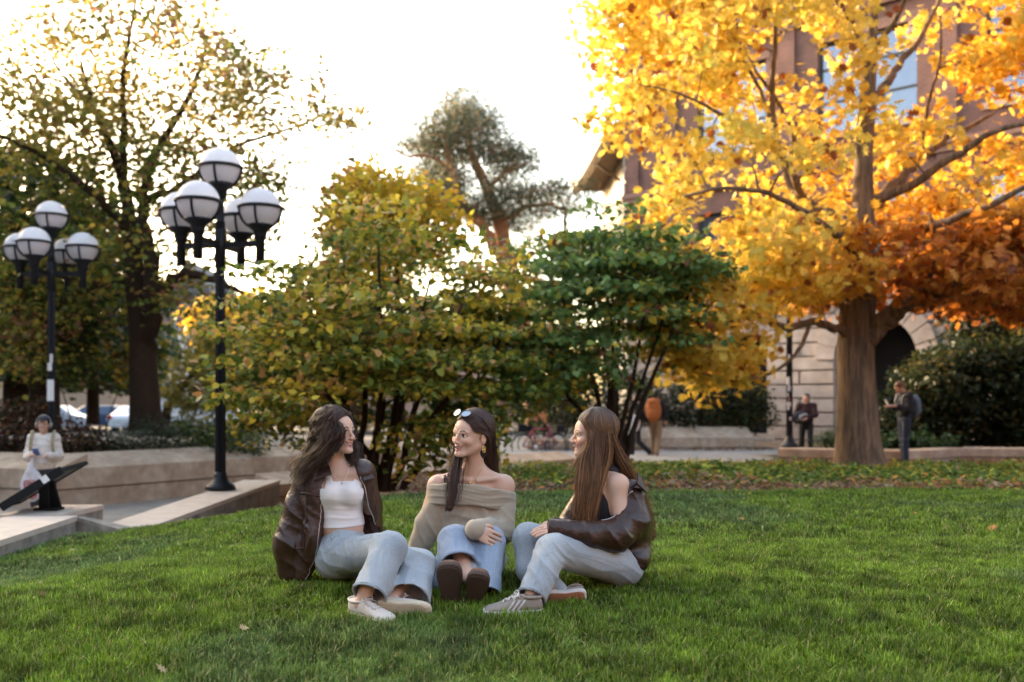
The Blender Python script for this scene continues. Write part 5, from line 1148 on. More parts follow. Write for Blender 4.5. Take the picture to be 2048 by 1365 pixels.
# ---------------------------------------------------------------- WOMAN 1
def woman_left():
    O = A_((-.90, 4.95, 0.)); YT = 4.95
    f = nrm((.90, -.44, .06)); u = (.06, .0, 1); hc = U(670, 866, 4.93)
    sd = SDF(); colf, L, axes = head_sdf(sd, hc, f, u, 1.0)
    sd.cone(L(0, -.018, -.035), U(672, 950, 4.955), .048, .050, .03)
    S1, S2 = U(620, 952, 4.98), U(722, 950, 4.93)
    sd.cone(U(672, 940, 4.96), S1, .047, .045, .04); sd.cone(U(672, 940, 4.96), S2, .047, .045, .04)
    sd.ell(U(676, 988, 4.955), (.130, .092, .13), .04); sd.ell(U(684, 1050, 4.955), (.108, .082, .12), .05); sd.ell(U(690, 1110, 4.95), (.145, .115, .09), .04)
    for px, dx in ((666, -1), (704, 1)): sd.ell(U(px, 988, 4.885), (.052, .050, .055), .03)
    sd.cone(U(668, 953, 4.90), U(628, 945, 4.93), .010, .008, .02); sd.cone(U(680, 953, 4.895), U(715, 944, 4.90), .010, .008, .02)   # collar bones
    sd.chain([S1, U(592, 1052, 5.03), U(585, 1135, 5.06)], [.05, .04, .028], .03); hand_sdf(sd, U(588, 1120, 5.06), (-.1, -.3, -.9), (0, 1, -.3), 1, L=.13, curl=.15)
    sd.chain([S2, U(742, 1020, 5.06), U(750, 1110, 5.15)], [.046, .034, .026], .03); hand_sdf(sd, U(748, 1128, 5.15), (.5, -.4, -.45), (0, 0, -1), -1, curl=.15)
    K1, A1 = U(780, 1098, 4.56), U(733, 1180, 4.40); K2, A2 = U(838, 1128, 4.72), U(790, 1190, 4.50)
    sd.chain([U(668, 1118, 4.94), K1, A1], [.07, .045, .030], .04); sd.chain([U(712, 1118, 4.95), K2, A2], [.07, .045, .030], .04)
    h1, d1, u1 = U(703, 1228, 4.44), nrm((.80, -.58, -.06)), nrm((.10, -.35, .93)); h2, d2, u2 = U(752, 1214, 4.40), nrm((.95, -.12, -.10)), nrm((.0, .95, .30))
    sd.cone(A1, h1+d1*.05+u1*.055, .031, .030, .02); sd.cone(A2, h2+d2*.05+u2*.055, .031, .030, .02)
    def cf(V):
        C = colf(V); return C
    body = build_sdf(sd, 'person', m_skin, None, O, (-1.35, 4.2, -.08), (-.40, 5.35, .92), .0065, [(hc-.13, hc+.13, .0026), (U(650, 990, 4.8), U(730, 940, 5.0), .005)], colf=cf, base=.0, sm=1)
    tagit(body, 'seated woman with long dark curly hair, brown leather jacket and white tank top', 'person')
    # tank top
    tp = SDF(); e_ = .005
    tp.cone(U(672, 940, 4.96), S1, .047+e_, .045+e_, .04); tp.cone(U(672, 940, 4.96), S2, .047+e_, .045+e_, .04)
    tp.ell(U(676, 988, 4.955), (.130+e_, .092+e_, .13+e_), .04); tp.ell(U(684, 1050, 4.955), (.108+e_, .082+e_, .12), .05)
    for px in (666, 704): tp.ell(U(px, 988, 4.885), (.052+e_, .050+e_, .055+e_), .03)
    zt, zb = U(0, 962, 4.9)[2], U(0, 1055, 4.9)[2]; xc = U(688, 0, 4.9)[0]
    tp.fn(lambda P: (zt+np.clip(np.abs(P[:, 0]-xc)-.050, 0, 9)*3.0-P[:, 2])*.5, U(688, 940, 4.95), .4, .004, '-')
    tp.fn(lambda P: P[:, 2]-zb-.07*(P[:, 0]-xc), U(688, 1080, 4.95), .4, .004, '-')
    tp.fn(lambda P: np.maximum(.088-np.abs(P[:, 0]-xc), zt-.035-P[:, 2]), U(688, 940, 4.95), .4, .006, '-')
    o = build_sdf(tp, 'tank_top', m_white, body, O, (-1.15, 4.7, .2), (-.6, 5.15, .66), .0036, fl=[(U(690, 1040, 4.88), .10, (.1, 0, 1), 20, .005), (U(700, 1010, 4.86), .08, (.3, 0, 1), 16, .003)], base=.0012, bsc=14, sm=2)
    # jeans
    jn = SDF(); jn.ell(U(688, 1108, 4.945), (.142, .118, .118), .03)
    jn.cone(U(688, 1075, 4.955), U(690, 1100, 4.955), .095, .11, .03)
    jn.cone(U(668, 1118, 4.93), K1+A_((0, .01, .0)), .098, .078, .035); jn.cone(U(712, 1118, 4.96), K2, .095, .075, .03)
    jn.cone(K1, U(737, 1192, 4.37), .076, .080, .03, flat=True); jn.cone(K2, U(818, 1200, 4.44), .070, .098, .025, w=(.25, -.6, .7), ratio=.72, flat=True)
    e1 = nrm(U(737, 1192, 4.37)-K1); e2 = nrm(U(818, 1200, 4.44)-K2)
    jn.cone(U(737, 1192, 4.37)-e1*.09, U(737, 1192, 4.37)+e1*.03, .066, .074, .004, op='-'); jn.cone(U(818, 1200, 4.44)-e2*.09, U(818, 1200, 4.44)+e2*.03, .08, .092, .004, w=(.25, -.6, .7), ratio=.70, op='-')
    zw = U(0, 1056, 4.9)[2]; jn.fn(lambda P: zw-.06*(P[:, 0]-xc)-P[:, 2], O+A_((0, 0, 1.0)), 1, .003, '-') if False else None
    jn.fn(lambda P: np.maximum(zw-.05*(P[:, 0]-xc)+.010-P[:, 2], 4.74-P[:, 1]), U(688, 1040, 4.95), .4, .004, '-')
    V, Fc = jn.mesh((-1.15, 4.15, -.1), (-.35, 5.2, .36), .0048); V = lap(V, Fc, 1)
    V = folds(V, vnormals(V, Fc), [(U(715, 1105, 4.80), .13, (1, -.2, .6), 16, .009), (U(765, 1085, 4.6), .10, (.5, 0, 1), 18, .006), (U(742, 1150, 4.40), .12, (1, 0, .25), 16, .007),
        (U(840, 1110, 4.68), .12, (.4, .2, 1), 15, .009), (U(820, 1170, 4.45), .13, (1, 0, .15), 14, .010), (U(665, 1085, 4.84), .08, (0, 0, 1), 24, .005), (U(690, 1130, 4.84), .10, (.3, 0, 1), 16, .008), (U(655, 1120, 4.82), .09, (1, 0, .9), 14, .008)], .0065, 11, 1)
    o = np_mesh('jeans', V, Fc, m_denim, smooth=True, col=denim_col(*DEN, 1)(V), origin=O); o.parent = body; o.location = (0, 0, 0); bj = bvh_of(o, O)
    seam(bj, [U(640, 1100, 4.80), U(690, 1092, 4.76), U(740, 1082, 4.62), U(765, 1072, 4.52)], m_seam, 'seam', o, O, .0010, .0006)
    seam(bj, [U(768, 1075, 4.50), U(752, 1120, 4.42), U(738, 1180, 4.30)], m_seam, 'seam', o, O, .0010, .0006)
    seam(bj, [U(640, 1068, 4.80), U(680, 1068, 4.80), U(728, 1066, 4.84)], m_seam, 'seam', o, O, .0011, .0006)
    for ee, c, rx in ((e1, U(737, 1192, 4.37), .080),):
        a_ = nrm(np.cross(ee, (0, 0, 1))); b_ = np.cross(ee, a_); mb = MB(); mb.tube([c-ee*.012+a_*rx*1.0*cos(t)+b_*rx*1.0*sin(t) for t in np.linspace(0, 2*pi, 33)], .003, 5, cap=False); q = mb.build('hem', m_seam, o, origin=O); q.location = (0, 0, 0)
    for px in (660, 715):
        mb = MB(); c = U(px, 1064, 4.835); c = project(jn, [c, U(px, 1076, 4.83)], .005); mb.tube(c, .006, 4, flat=.4, up=(0, -1, 0)); q = mb.build('belt_loop', m_dnc, o, origin=O); q.location = (0, 0, 0)
    # jacket hanging from the shoulders
    jk = SDF(); w1 = (.2, -1, 0)
    jk.cone(S1+A_((-.01, .02, .012)), U(604, 1010, 5.0), .068, .080, .03); jk.cone(U(604, 1010, 5.0), U(583, 1085, 4.99), .082, .088, .03); jk.cone(U(583, 1085, 4.99), U(586, 1142, 5.0), .088, .074, .03)
    jk.ell(U(630, 1040, 5.00), (.085, .075, .24), .03); jk.cone(U(625, 1090, 4.95), U(612, 1152, 4.93), .075, .052, .03); jk.ell(U(668, 1040, 5.055), (.17, .060, .26), .03)
    jk.cone(S2+A_((0, .02, .012)), U(738, 1010, 5.02), .062, .060, .03); jk.cone(U(738, 1010, 5.02), U(748, 1100, 5.10), .062, .058, .03)
    jk.cone(S1+A_((0, .03, .005)), U(672, 940, 5.03), .058, .052, .04); jk.cone(S2+A_((0, .03, .005)), U(672, 940, 5.03), .058, .052, .04)
    # front panels lying over the chest, then the open front between them
    jk.ell(U(632, 1000, 4.915), (.062, .060, .155), .03); jk.ell(U(628, 1075, 4.90), (.055, .055, .14), .03); jk.ell(U(737, 985, 4.935), (.036, .050, .12), .03); jk.ell(U(744, 1030, 4.97), (.036, .050, .12), .03)
    jk.cone(S1+A_((.03, -.02, .008)), U(650, 945, 4.93), .055, .045, .03); jk.cone(S2+A_((0, -.02, .008)), U(706, 940, 4.93), .045, .035, .03)
    def opening(P):
        z = P[:, 2]; zpx = HOR-(z-CZ)*F/4.9; xl = (np.interp(zpx, [900, 925, 950, 1000, 1050, 1095, 1140, 1175], [650, 655, 662, 652, 646, 640, 626, 606])-1024)/F*4.88
        xr = (np.interp(zpx, [900, 925, 950, 1000, 1060, 1100], [705, 708, 718, 732, 752, 762])-1024)/F*4.93
        return np.maximum(np.maximum(xl-P[:, 0], P[:, 0]-xr), P[:, 1]-5.03)
    jk.fn(opening, U(690, 1030, 4.9), .4, .008, '-')
    fl = [(U(585, 1095, 4.9), .10, (.5, 0, 1), 13, .014), (U(600, 990, 4.9), .10, (1, 0, .35), 12, .009), (U(622, 1100, 4.9), .13, (1, 0, .12), 12, .016), (U(595, 1045, 4.9), .12, (.8, 0, .6), 10, .012), (U(745, 1040, 4.96), .12, (1, 0, .2), 12, .010)]
    o = build_sdf(jk, 'leather_jacket', m_leather, body, O, (-1.32, 4.7, -.06), (-.56, 5.32, .66), .0052, fl=fl, base=.008, bsc=7, seed=5, sm=2)
    bv = bvh_of(o, O)
    seam(bv, [U(662, 950, 4.83), U(652, 1000, 4.83), U(646, 1050, 4.83), U(640, 1095, 4.83), U(627, 1140, 4.84), U(610, 1165, 4.86)], m_zip, 'zip', o, O, .0026, .001)
    seam(bv, [U(720, 955, 4.86), U(734, 1000, 4.88), U(748, 1055, 4.92)], m_zip, 'zip', o, O, .0026, .001)
    seam(bv, [U(575, 975, 4.88), U(592, 985, 4.88), U(612, 988, 4.86), U(650, 995, 4.82)], m_leather, 'seam', o, O, .0035, .001)
    seam(bv, [U(612, 940, 4.9), U(607, 960, 4.88), U(606, 985, 4.86), U(600, 1050, 4.84), U(590, 1100, 4.84)], m_leather, 'seam', o, O, .003, .001)
    # collar flaps
    for pts in ([U(650, 916, 4.925), U(660, 935, 4.865), U(664, 950, 4.835), U(628, 961, 4.845), U(626, 925, 4.90)], [U(706, 920, 4.95), U(722, 922, 4.93), U(750, 957, 4.905), U(728, 962, 4.87), U(712, 942, 4.89)]):
        mb = MB(); n = len(pts); q = [p+A_((.002, -.012, .002)) for p in pts]; mb.add([*pts, *q], [tuple(range(n)), tuple(range(2*n-1, n-1, -1))]+[(i, (i+1) % n, (i+1) % n+n, i+n) for i in range(n)])
        c = mb.build('collar', m_leather, o, origin=O); c.location = (0, 0, 0); bv = c.modifiers.new('b', 'BEVEL'); bv.width = .003; bv.segments = 2
    mb = MB(); mb.tube(smooth_path([U(664, 936, 4.90), U(672, 955, 4.878), U(685, 965, 4.866), U(694, 950, 4.87), U(698, 936, 4.885)], [1]*5, 6)[0], .0010, 4); nk = mb.build('necklace', mat('silver', (.8, .78, .75), .3, metal=1), body, origin=O); nk.location = (0, 0, 0)
    mb = MB(); mb.lathe(U(685, 967, 4.862), [(0, -.005), (.006, -.002), (.006, .002), (0, .005)], 8); nk2 = mb.build('pendant', mat('silver'), nk, origin=O); nk2.location = (0, 0, 0)
    # shoes
    shoe(h1, d1, u1, m_off, m_gum, m_gum, body, O, .245, laces=m_lace)
    shoe(h2, d2, u2, m_off, m_gum, m_gum, body, O, .245, laces=m_lace)
    # curly hair
    def hc_(n, m, r): q = r.random((n, 1, 1))**2; b = A_((.016, .009, .007))*(1-q)+A_((.11, .058, .034))*q; t = np.linspace(0, 1, m)[None, :, None]; return b*(1+.8*t*r.random((n, 1, 1)))
    cap = SDF(); cap.ell(L(0, -.022, .042), (.084, .100, .088), .02, axes); cap.ell(L(0, -.055, -.04), (.082, .06, .10), .04, axes); cap.ell(L(0, .088, -.034), (.066, .058, .096), .01, axes, op='-')
    cm = cap.mesh(hc-.16, hc+.16, .006)
    P0 = [(L(-.012, .074, .076), L(-.012, -.03, .132), .004)]
    g = [(110, 0, 0, [(U(676, 866, 4.83), U(655, 868, 4.85), .008), (U(668, 895, 4.83), U(640, 905, 4.86), .014), (U(652, 918, 4.85), U(615, 932, 4.88), .02)], P0+[(L(-.042, .066, .064), L(-.055, -.03, .110), .004), (L(-.074, .044, .034), L(-.084, -.03, .06), .005)]),
         (70, 0, 0, [(L(.082, .03, -.02), L(.085, -.01, -.03), .008), (U(706, 895, 4.97), U(698, 905, 5.0), .012), (U(704, 928, 4.91), U(710, 932, 4.95), .014)], P0+[(L(.032, .068, .066), L(.050, -.03, .112), .004), (L(.070, .046, .036), L(.082, -.03, .06), .005)]),
         (150, -62, -95, [(U(662, 868, 4.83), U(650, 868, 4.84), .012), (U(655, 900, 4.83), U(632, 905, 4.85), .018), (U(648, 926, 4.85), U(612, 930, 4.88), .022)]),
         (170, -95, -140, [(U(648, 868, 4.85), U(632, 868, 4.92), .015), (U(640, 900, 4.86), U(624, 898, 4.93), .018), (U(624, 930, 4.87), U(604, 932, 4.94), .022), (U(614, 952, 4.87), U(592, 960, 4.94), .020)]),
         (130, -140, -190, [(U(636, 870, 4.93), U(634, 870, 5.0), .015), (U(622, 900, 4.96), U(628, 905, 5.04), .018), (U(604, 932, 4.97), U(614, 940, 5.05), .022), (U(592, 958, 4.96), U(604, 955, 5.04), .020)]),
         (90, 62, 100, [(U(703, 868, 5.0), U(690, 868, 5.03), .012), (U(706, 895, 4.98), U(700, 905, 5.02), .014), (U(704, 930, 4.92), U(712, 935, 4.97), .016)]),
         (70, 100, 170, [(U(680, 870, 5.03), U(650, 870, 5.03), .015), (U(690, 905, 5.03), U(655, 905, 5.04), .02), (U(700, 940, 5.0), U(650, 935, 5.04), .025)]),
         (14, -58, -64, [(U(684, 866, 4.84), .006), (U(679, 890, 4.84), .006), (U(672, 905, 4.85), .008)])]
    hair('curly_hair', body, O, L, axes, g, hc_, 3, m=44, rad=.0018, curl=.0155, cfreq=4.2, cap=cm, capcol=(.03, .017, .012), part=-.01, lift=.08)
woman_left()

# ---------------------------------------------------------------- WOMAN 2
def woman_mid():
    O = A_((-.22, 5.1, 0.)); f = nrm((-.70, -.71, .02)); u = (.10, .0, 1); hc = U(944, 871, 5.06)
    sd = SDF(); colf, L, axes = head_sdf(sd, hc, f, u, 1.04)
    sd.cone(L(0, -.016, -.035), U(948, 955, 5.12), .048, .050, .03); S1, S2 = U(876, 972, 5.12), U(1008, 972, 5.12)
    sd.cone(U(948, 945, 5.13), S1, .048, .045, .04); sd.cone(U(948, 945, 5.13), S2, .048, .045, .04); sd.ell(U(944, 1005, 5.12), (.145, .095, .13), .04)
    sd.ell(U(944, 1060, 5.13), (.12, .09, .13), .05); sd.ell(U(944, 1125, 5.15), (.16, .12, .10), .04)
    sd.ell(S1, (.048, .048, .052), .02); sd.ell(S2, (.050, .050, .054), .02)
    sd.cone(U(940, 962, 5.055), U(890, 957, 5.08), .009, .008, .02); sd.cone(U(955, 962, 5.055), U(1000, 957, 5.08), .009, .008, .02)
    sd.chain([S1, U(846, 1055, 5.16), U(838, 1120, 5.2)], [.045, .036, .028], .03); hand_sdf(sd, U(838, 1122, 5.2), (-.4, -.5, -.3), (0, 0, -1), 1, curl=.15)
    E = U(1012, 1062, 5.05); Wr = U(949, 1062, 4.770); sd.chain([S2, E, Wr], [.046, .037, .025], .03)
    hand_sdf(sd, Wr, (.90, .02, -.40), (0, .9, -.35), 1, L=.145, curl=.26, spread=.05, k=.002)
    K1, A1 = U(912, 1080, 4.84), U(936, 1152, 4.67); K2, A2 = U(978, 1085, 4.86), U(966, 1172, 4.70)
    sd.chain([U(915, 1120, 5.1), K1, A1], [.07, .045, .034], .04); sd.chain([U(970, 1120, 5.1), K2, A2], [.07, .045, .034], .04)
    def cf(V):
        C = colf(V); d = np.linalg.norm(V-U(1012, 963, 5.06), axis=1); C[d < .006] = (.25, .12, .08); return C
    hl = U(950, 1050, 4.8)-.04; hh_ = U(1000, 1100, 4.7)+.05
    body = build_sdf(sd, 'person', m_skin, None, O, (-.58, 4.55, -.06), (.10, 5.4, .93), .0065, [(hc-.13, hc+.13, .0026), (A_((-.20, 4.68, .18)), A_((-.03, 4.84, .33)), .0026)], colf=cf, base=0)
    tagit(body, 'seated woman in beige off shoulder sweatshirt with sunglasses on her head', 'person')
    # sweatshirt
    sw = SDF(); sw.ell(U(943, 1030, 5.13), (.175, .125, .16), .04); sw.ell(U(944, 1080, 5.12), (.175, .135, .10), .04)
    sw.cone(U(882, 1000, 5.12), U(858, 1048, 5.13), .066, .070, .035); sw.cone(U(858, 1048, 5.13), U(838, 1092, 5.14), .068, .058, .03)
    sw.cone(U(1003, 1000, 5.12), U(1002, 1062, 5.04), .070, .072, .035); sw.cone(U(1002, 1062, 5.04), U(966, 1058, 4.86), .066, .048, .02); sw.cone(U(966, 1058, 4.86), U(949, 1060, 4.775), .048, .046, .015)
    V, Fc = sw.mesh((-.60, 4.7, .03), (.12, 5.4, .56), .005); V = lap(V, Fc, 2); ztop = U(0, 990, 5.0)[2]; kv = V[:, 2] < ztop; Fc = Fc[kv[Fc].all(1)]
    fl = [(U(872, 1040, 5.03), .06, (1, 0, .25), 9, .018), (U(975, 1030, 5.0), .07, (1, 0, .5), 9, .016), (U(940, 1065, 4.98), .14, (.15, 0, 1), 13, .012), (U(990, 1045, 4.98), .11, (1, 0, .7), 15, .011), (U(1000, 1075, 4.95), .08, (1, -.3, .1), 22, .009), (U(860, 1050, 5.06), .10, (.9, 0, .5), 14, .010), (U(930, 1050, 5.0), .12, (-.4, 0, 1), 12, .009), (U(900, 1030, 5.0), .08, (1, 0, -.4), 16, .007)]
    V = folds(V, vnormals(V, Fc), [(c_, R_, w_, f_, a_*1.35) for c_, R_, w_, f_, a_ in fl], .008, 7, 9); o = np_mesh('sweatshirt', V, Fc, m_knit, smooth=True, origin=O); o.parent = body; o.location = (0, 0, 0); md = o.modifiers.new('t', 'SOLIDIFY'); md.thickness = .005
    # folded band round chest and upper arms
    bd = SDF(); c0 = U(943, 993, 5.125)
    def band(P):
        q = P-c0; q = q.copy(); zz = q[:, 2]+.10*q[:, 0]-.02*np.cos(q[:, 0]*9); a = .213; b = .128; k0 = np.sqrt((q[:, 0]/a)**2+(q[:, 1]/b)**2); d2 = (k0-1)*b*1.15
        return np.hypot(np.maximum(np.abs(d2)-.002, 0)*1.4, np.maximum(np.abs(zz)-.040, 0))-.013
    bd.fn(band, c0, .26); fl2 = [(c0+A_((x, -.12, 0)), .12, (.12, 0, 1), 26, .006) for x in (-.12, 0, .12)]
    ob = build_sdf(bd, 'folded_collar_band', m_knit, o, O, c0-A_((.27, .18, .12)), c0+A_((.27, .18, .12)), .004, fl=fl2, base=.003, bsc=12, sm=1)
    # cuff
    mb = MB(); c = U(952, 1060, 4.795); a_ = nrm((.1, .15, 1)); dd = nrm(U(956, 1066, 4.80)-U(990, 1062, 4.95)); b_ = np.cross(dd, a_); c = U(948, 1060, 4.775); mb.tube([c+.041*(a_*cos(t)+b_*sin(t)) for t in np.linspace(0, 2*pi, 21)], .010, 6, cap=False); cu = mb.build('cuff', m_knit, o, origin=O); cu.location = (0, 0, 0)
    # dark strap on the viewer's left shoulder
    mb = MB(); mb.tube(project(sd, [U(888, 942, 5.08), U(889, 957, 5.05), U(891, 972, 5.03), U(893, 990, 5.01)], .0035), .0085, 6, flat=.25, up=(0, -1, 0)); st = mb.build('bra_strap', mat('plum_strap', (.045, .022, .030), .7), body, origin=O); st.location = (0, 0, 0)
    # jeans
    jn = SDF(); jn.ell(U(945, 1122, 5.14), (.175, .135, .115), .03); jn.cone(U(915, 1122, 5.08), K1+A_((-.005, .02, -.01)), .095, .082, .03); jn.cone(U(975, 1118, 5.08), K2, .092, .078, .03)
    H1 = U(912, 1150, 4.68); H2 = U(975, 1190, 4.64)
    jn.cone(K1, U(918, 1128, 4.70), .078, .088, .03, w=(0, .6, .8), ratio=.8, flat=True); jn.cone(K1+A_((-.02, .03, -.05)), U(875, 1160, 4.80), .06, .055, .03)
    jn.cone(K2, H2, .075, .062, .03, flat=True)
    e1 = nrm(U(918, 1128, 4.70)-K1); jn.cone(U(918, 1128, 4.70)-e1*.07, U(918, 1128, 4.70)+e1*.03, .068, .080, .004, w=(0, .6, .8), ratio=.78, op='-'); e2 = nrm(H2-K2); jn.cone(H2-e2*.06, H2+e2*.03, .05, .056, .004, op='-')
    fl = [(U(905, 1085, 4.75), .10, (1, 0, .5), 17, .008), (U(975, 1100, 4.78), .12, (1, 0, .25), 17, .008), (U(890, 1120, 4.75), .09, (1, 0, .8), 17, .008), (U(1000, 1130, 4.98), .10, (.6, .2, 1), 15, .008), (U(980, 1165, 4.66), .09, (1, 0, .3), 20, .007)]
    oj = build_sdf(jn, 'jeans', m_denim, body, O, (-.50, 4.5, -.08), (.12, 5.35, .40), .0048, fl=fl, base=.0065, bsc=11, seed=2, colf=denim_col(*DENB, 2)); bj = bvh_of(oj, O)
    seam(bj, [U(890, 1138, 4.62), U(905, 1118, 4.60), U(925, 1115, 4.60), U(945, 1122, 4.62)], m_seam, 'seam', oj, O, .0011, .0006)
    seam(bj, [U(1002, 1075, 4.9), U(992, 1100, 4.78), U(988, 1150, 4.66), U(990, 1190, 4.6)], m_seam, 'seam', oj, O, .0011, .0006)
    # socks and moccasins, soles to the camera
    mb = MB(); mb.tube([U(920, 1125, 4.74), U(915, 1155, 4.66), U(908, 1180, 4.62)], [.036, .034, .036], 12); mb.build('leg_shadow', m_skin, None) if False else None
    mb = MB(); mb.tube(smooth_path([U(950, 1120, 4.80), U(943, 1145, 4.70), U(950, 1172, 4.64)], [1]*3, 4)[0], [.037]*9, 12); sk = mb.build('sock', m_sock, body, origin=O); sk.location = (0, 0, 0)
    shoe(U(903, 1222, 4.585), nrm((-.02, -.50, .92)), nrm((.02, .88, .50)), m_bsuede, m_bsole, m_bsole, body, O, .262, th=.02, wsc=1.22, name='moccasin', toe_h=.06, collar=False)
    shoe(U(945, 1213, 4.57), nrm((.16, -.68, .74)), nrm((.10, .76, .64)), m_bsuede, m_bsole, m_bsole, body, O, .235, th=.02, wsc=1.22, name='moccasin', toe_h=.06, collar=False)
    # hair
    def hc_(n, m, r): return A_((.050, .026, .019))*(.6+.9*r.random((n, 1, 1)))*(1+.35*np.linspace(0, 1, m)[None, :, None])
    cap = SDF(); cap.ell(L(0, -.020, .044), (.081, .099, .088), .02, axes); cap.ell(L(0, -.050, -.03), (.068, .055, .10), .04, axes); cap.ell(L(0, .088, -.034), (.068, .060, .097), .01, axes, op='-')
    for i in (1, -1): cap.ell(L(i*.08, .0, -.014), (.03, .03, .034), .008, axes, op='-')
    cm = cap.mesh(hc-.17, hc+.17, .005)
    # + side is her left, whose ear faces the camera
    P0 = [(L(0, .076, .076), L(0, -.03, .134), .003)]
    g = [(240, 0, 0, [(L(.084, .004, .014), L(.080, -.05, .04), .003), (L(.080, -.045, -.03), L(.070, -.07, -.02), .005), (U(972, 925, 5.13), U(985, 925, 5.16), .009), (U(985, 945, 5.18), .012)], P0+[(L(.036, .073, .058), L(.050, -.03, .112), .003), (L(.064, .052, .022), L(.076, -.03, .075), .003)]),
         (190, 0, 0, [(L(-.084, .02, .0), L(-.085, -.01, .0), .004), (U(908, 925, 5.04), U(918, 925, 5.05), .010), (U(900, 965, 5.00), U(912, 965, 5.0), .011), (U(903, 1000, 4.965), .010), (U(898, 1018, 4.96), .009)], P0+[(L(-.036, .073, .058), L(-.050, -.03, .112), .003), (L(-.070, .042, .034), L(-.079, -.03, .07), .003)]),
         (300, 80, 125, [(L(.080, -.045, -.01), L(.060, -.09, -.01), .005), (U(975, 900, 5.10), U(988, 900, 5.15), .008), (U(983, 925, 5.14), U(990, 925, 5.17), .010), (U(988, 948, 5.18), .012)]),
         (160, 125, 180, [(L(.05, -.10, -.02), L(0, -.11, -.02), .006), (U(980, 905, 5.18), .012), (U(978, 950, 5.22), .02)]),
         (160, -75, -180, [(L(-.08, -.01, -.03), L(.0, -.11, -.02), .006), (U(935, 915, 5.15), U(975, 910, 5.2), .012), (U(918, 950, 5.1), U(970, 950, 5.22), .02)])]
    hair('dark_hair', body, O, L, axes, g, hc_, 4, m=26, rad=.0019, cap=cm, capcol=(.04, .02, .015), lift=.02)
    # sunglasses pushed up on the head
    sg = empty('sunglasses', (0, 0, 0)); sg.parent = body; m_sgf = mat('dark_acetate', (.015, .015, .02), .2)
    mb = MB(); mbl = MB(); s_, f_, u_ = axes
    for i in (-1, 1):
        c = L(.031*i, .078, .108); a_ = nrm(s_+f_*(-.25*i)); b_ = nrm(u_*.80-f_*.60); ring = [c+.028*a_*cos(t)+.020*b_*sin(t) for t in np.linspace(0, 2*pi, 21)]
        mb.tube(ring, .0028, 5, cap=False); mbl.add([c]+ring[:-1], [(0, k+1, (k+1) % 20+1) for k in range(20)])
        e = L(.058*i, .068, .114); p = smooth_path([e, L(.075*i, .03, .098), L(.088*i, -.015, .055), L(.090*i, -.03, .02)], [1]*4, 4)[0]; mb.tube(p, .0026, 5)
    mb.tube([L(-.005, .082, .112), L(.005, .082, .112)], .003, 5); q = mb.build('glasses_frame', m_sgf, sg, origin=(0, 0, 0)); q = mbl.build('lens', mat('mirror_lens', (.26, .32, .38), .22, metal=.8), sg)
    sg.location = tuple(float(-v) for v in O)
    # earrings, necklace
    mb = MB(); c = L(.082, -.004, -.046)
    for k_ in (0, .012): mb.tube([c+A_((.002, -.004, -.010-k_))+.009*(f_*cos(t)+u_*sin(t)) for t in np.linspace(0, 2*pi, 17)], .003, 6, cap=False)
    q = mb.build('earring', m_gold, body, origin=O); q.location = (0, 0, 0)
    mb = MB(); mb.tube(project(sd, smooth_path([U(928, 940, 5.06), U(930, 955, 5.04), U(939, 968, 5.03), U(952, 955, 5.04), U(966, 938, 5.06)], [1]*5, 6)[0], .0015), .0010, 4); nk = mb.build('necklace', m_gold, body, origin=O); nk.location = (0, 0, 0)
    mb = MB(); c = project(sd, [U(939, 968, 5.02)], .004)[0]; mb.ell = None; mb.tube([c+A_((0, .002, 0)), c-A_((0, .003, 0))], [.008, .0075], 14); q = mb.build('pendant', m_gold, nk, origin=O); q.location = (0, 0, 0)
woman_mid()

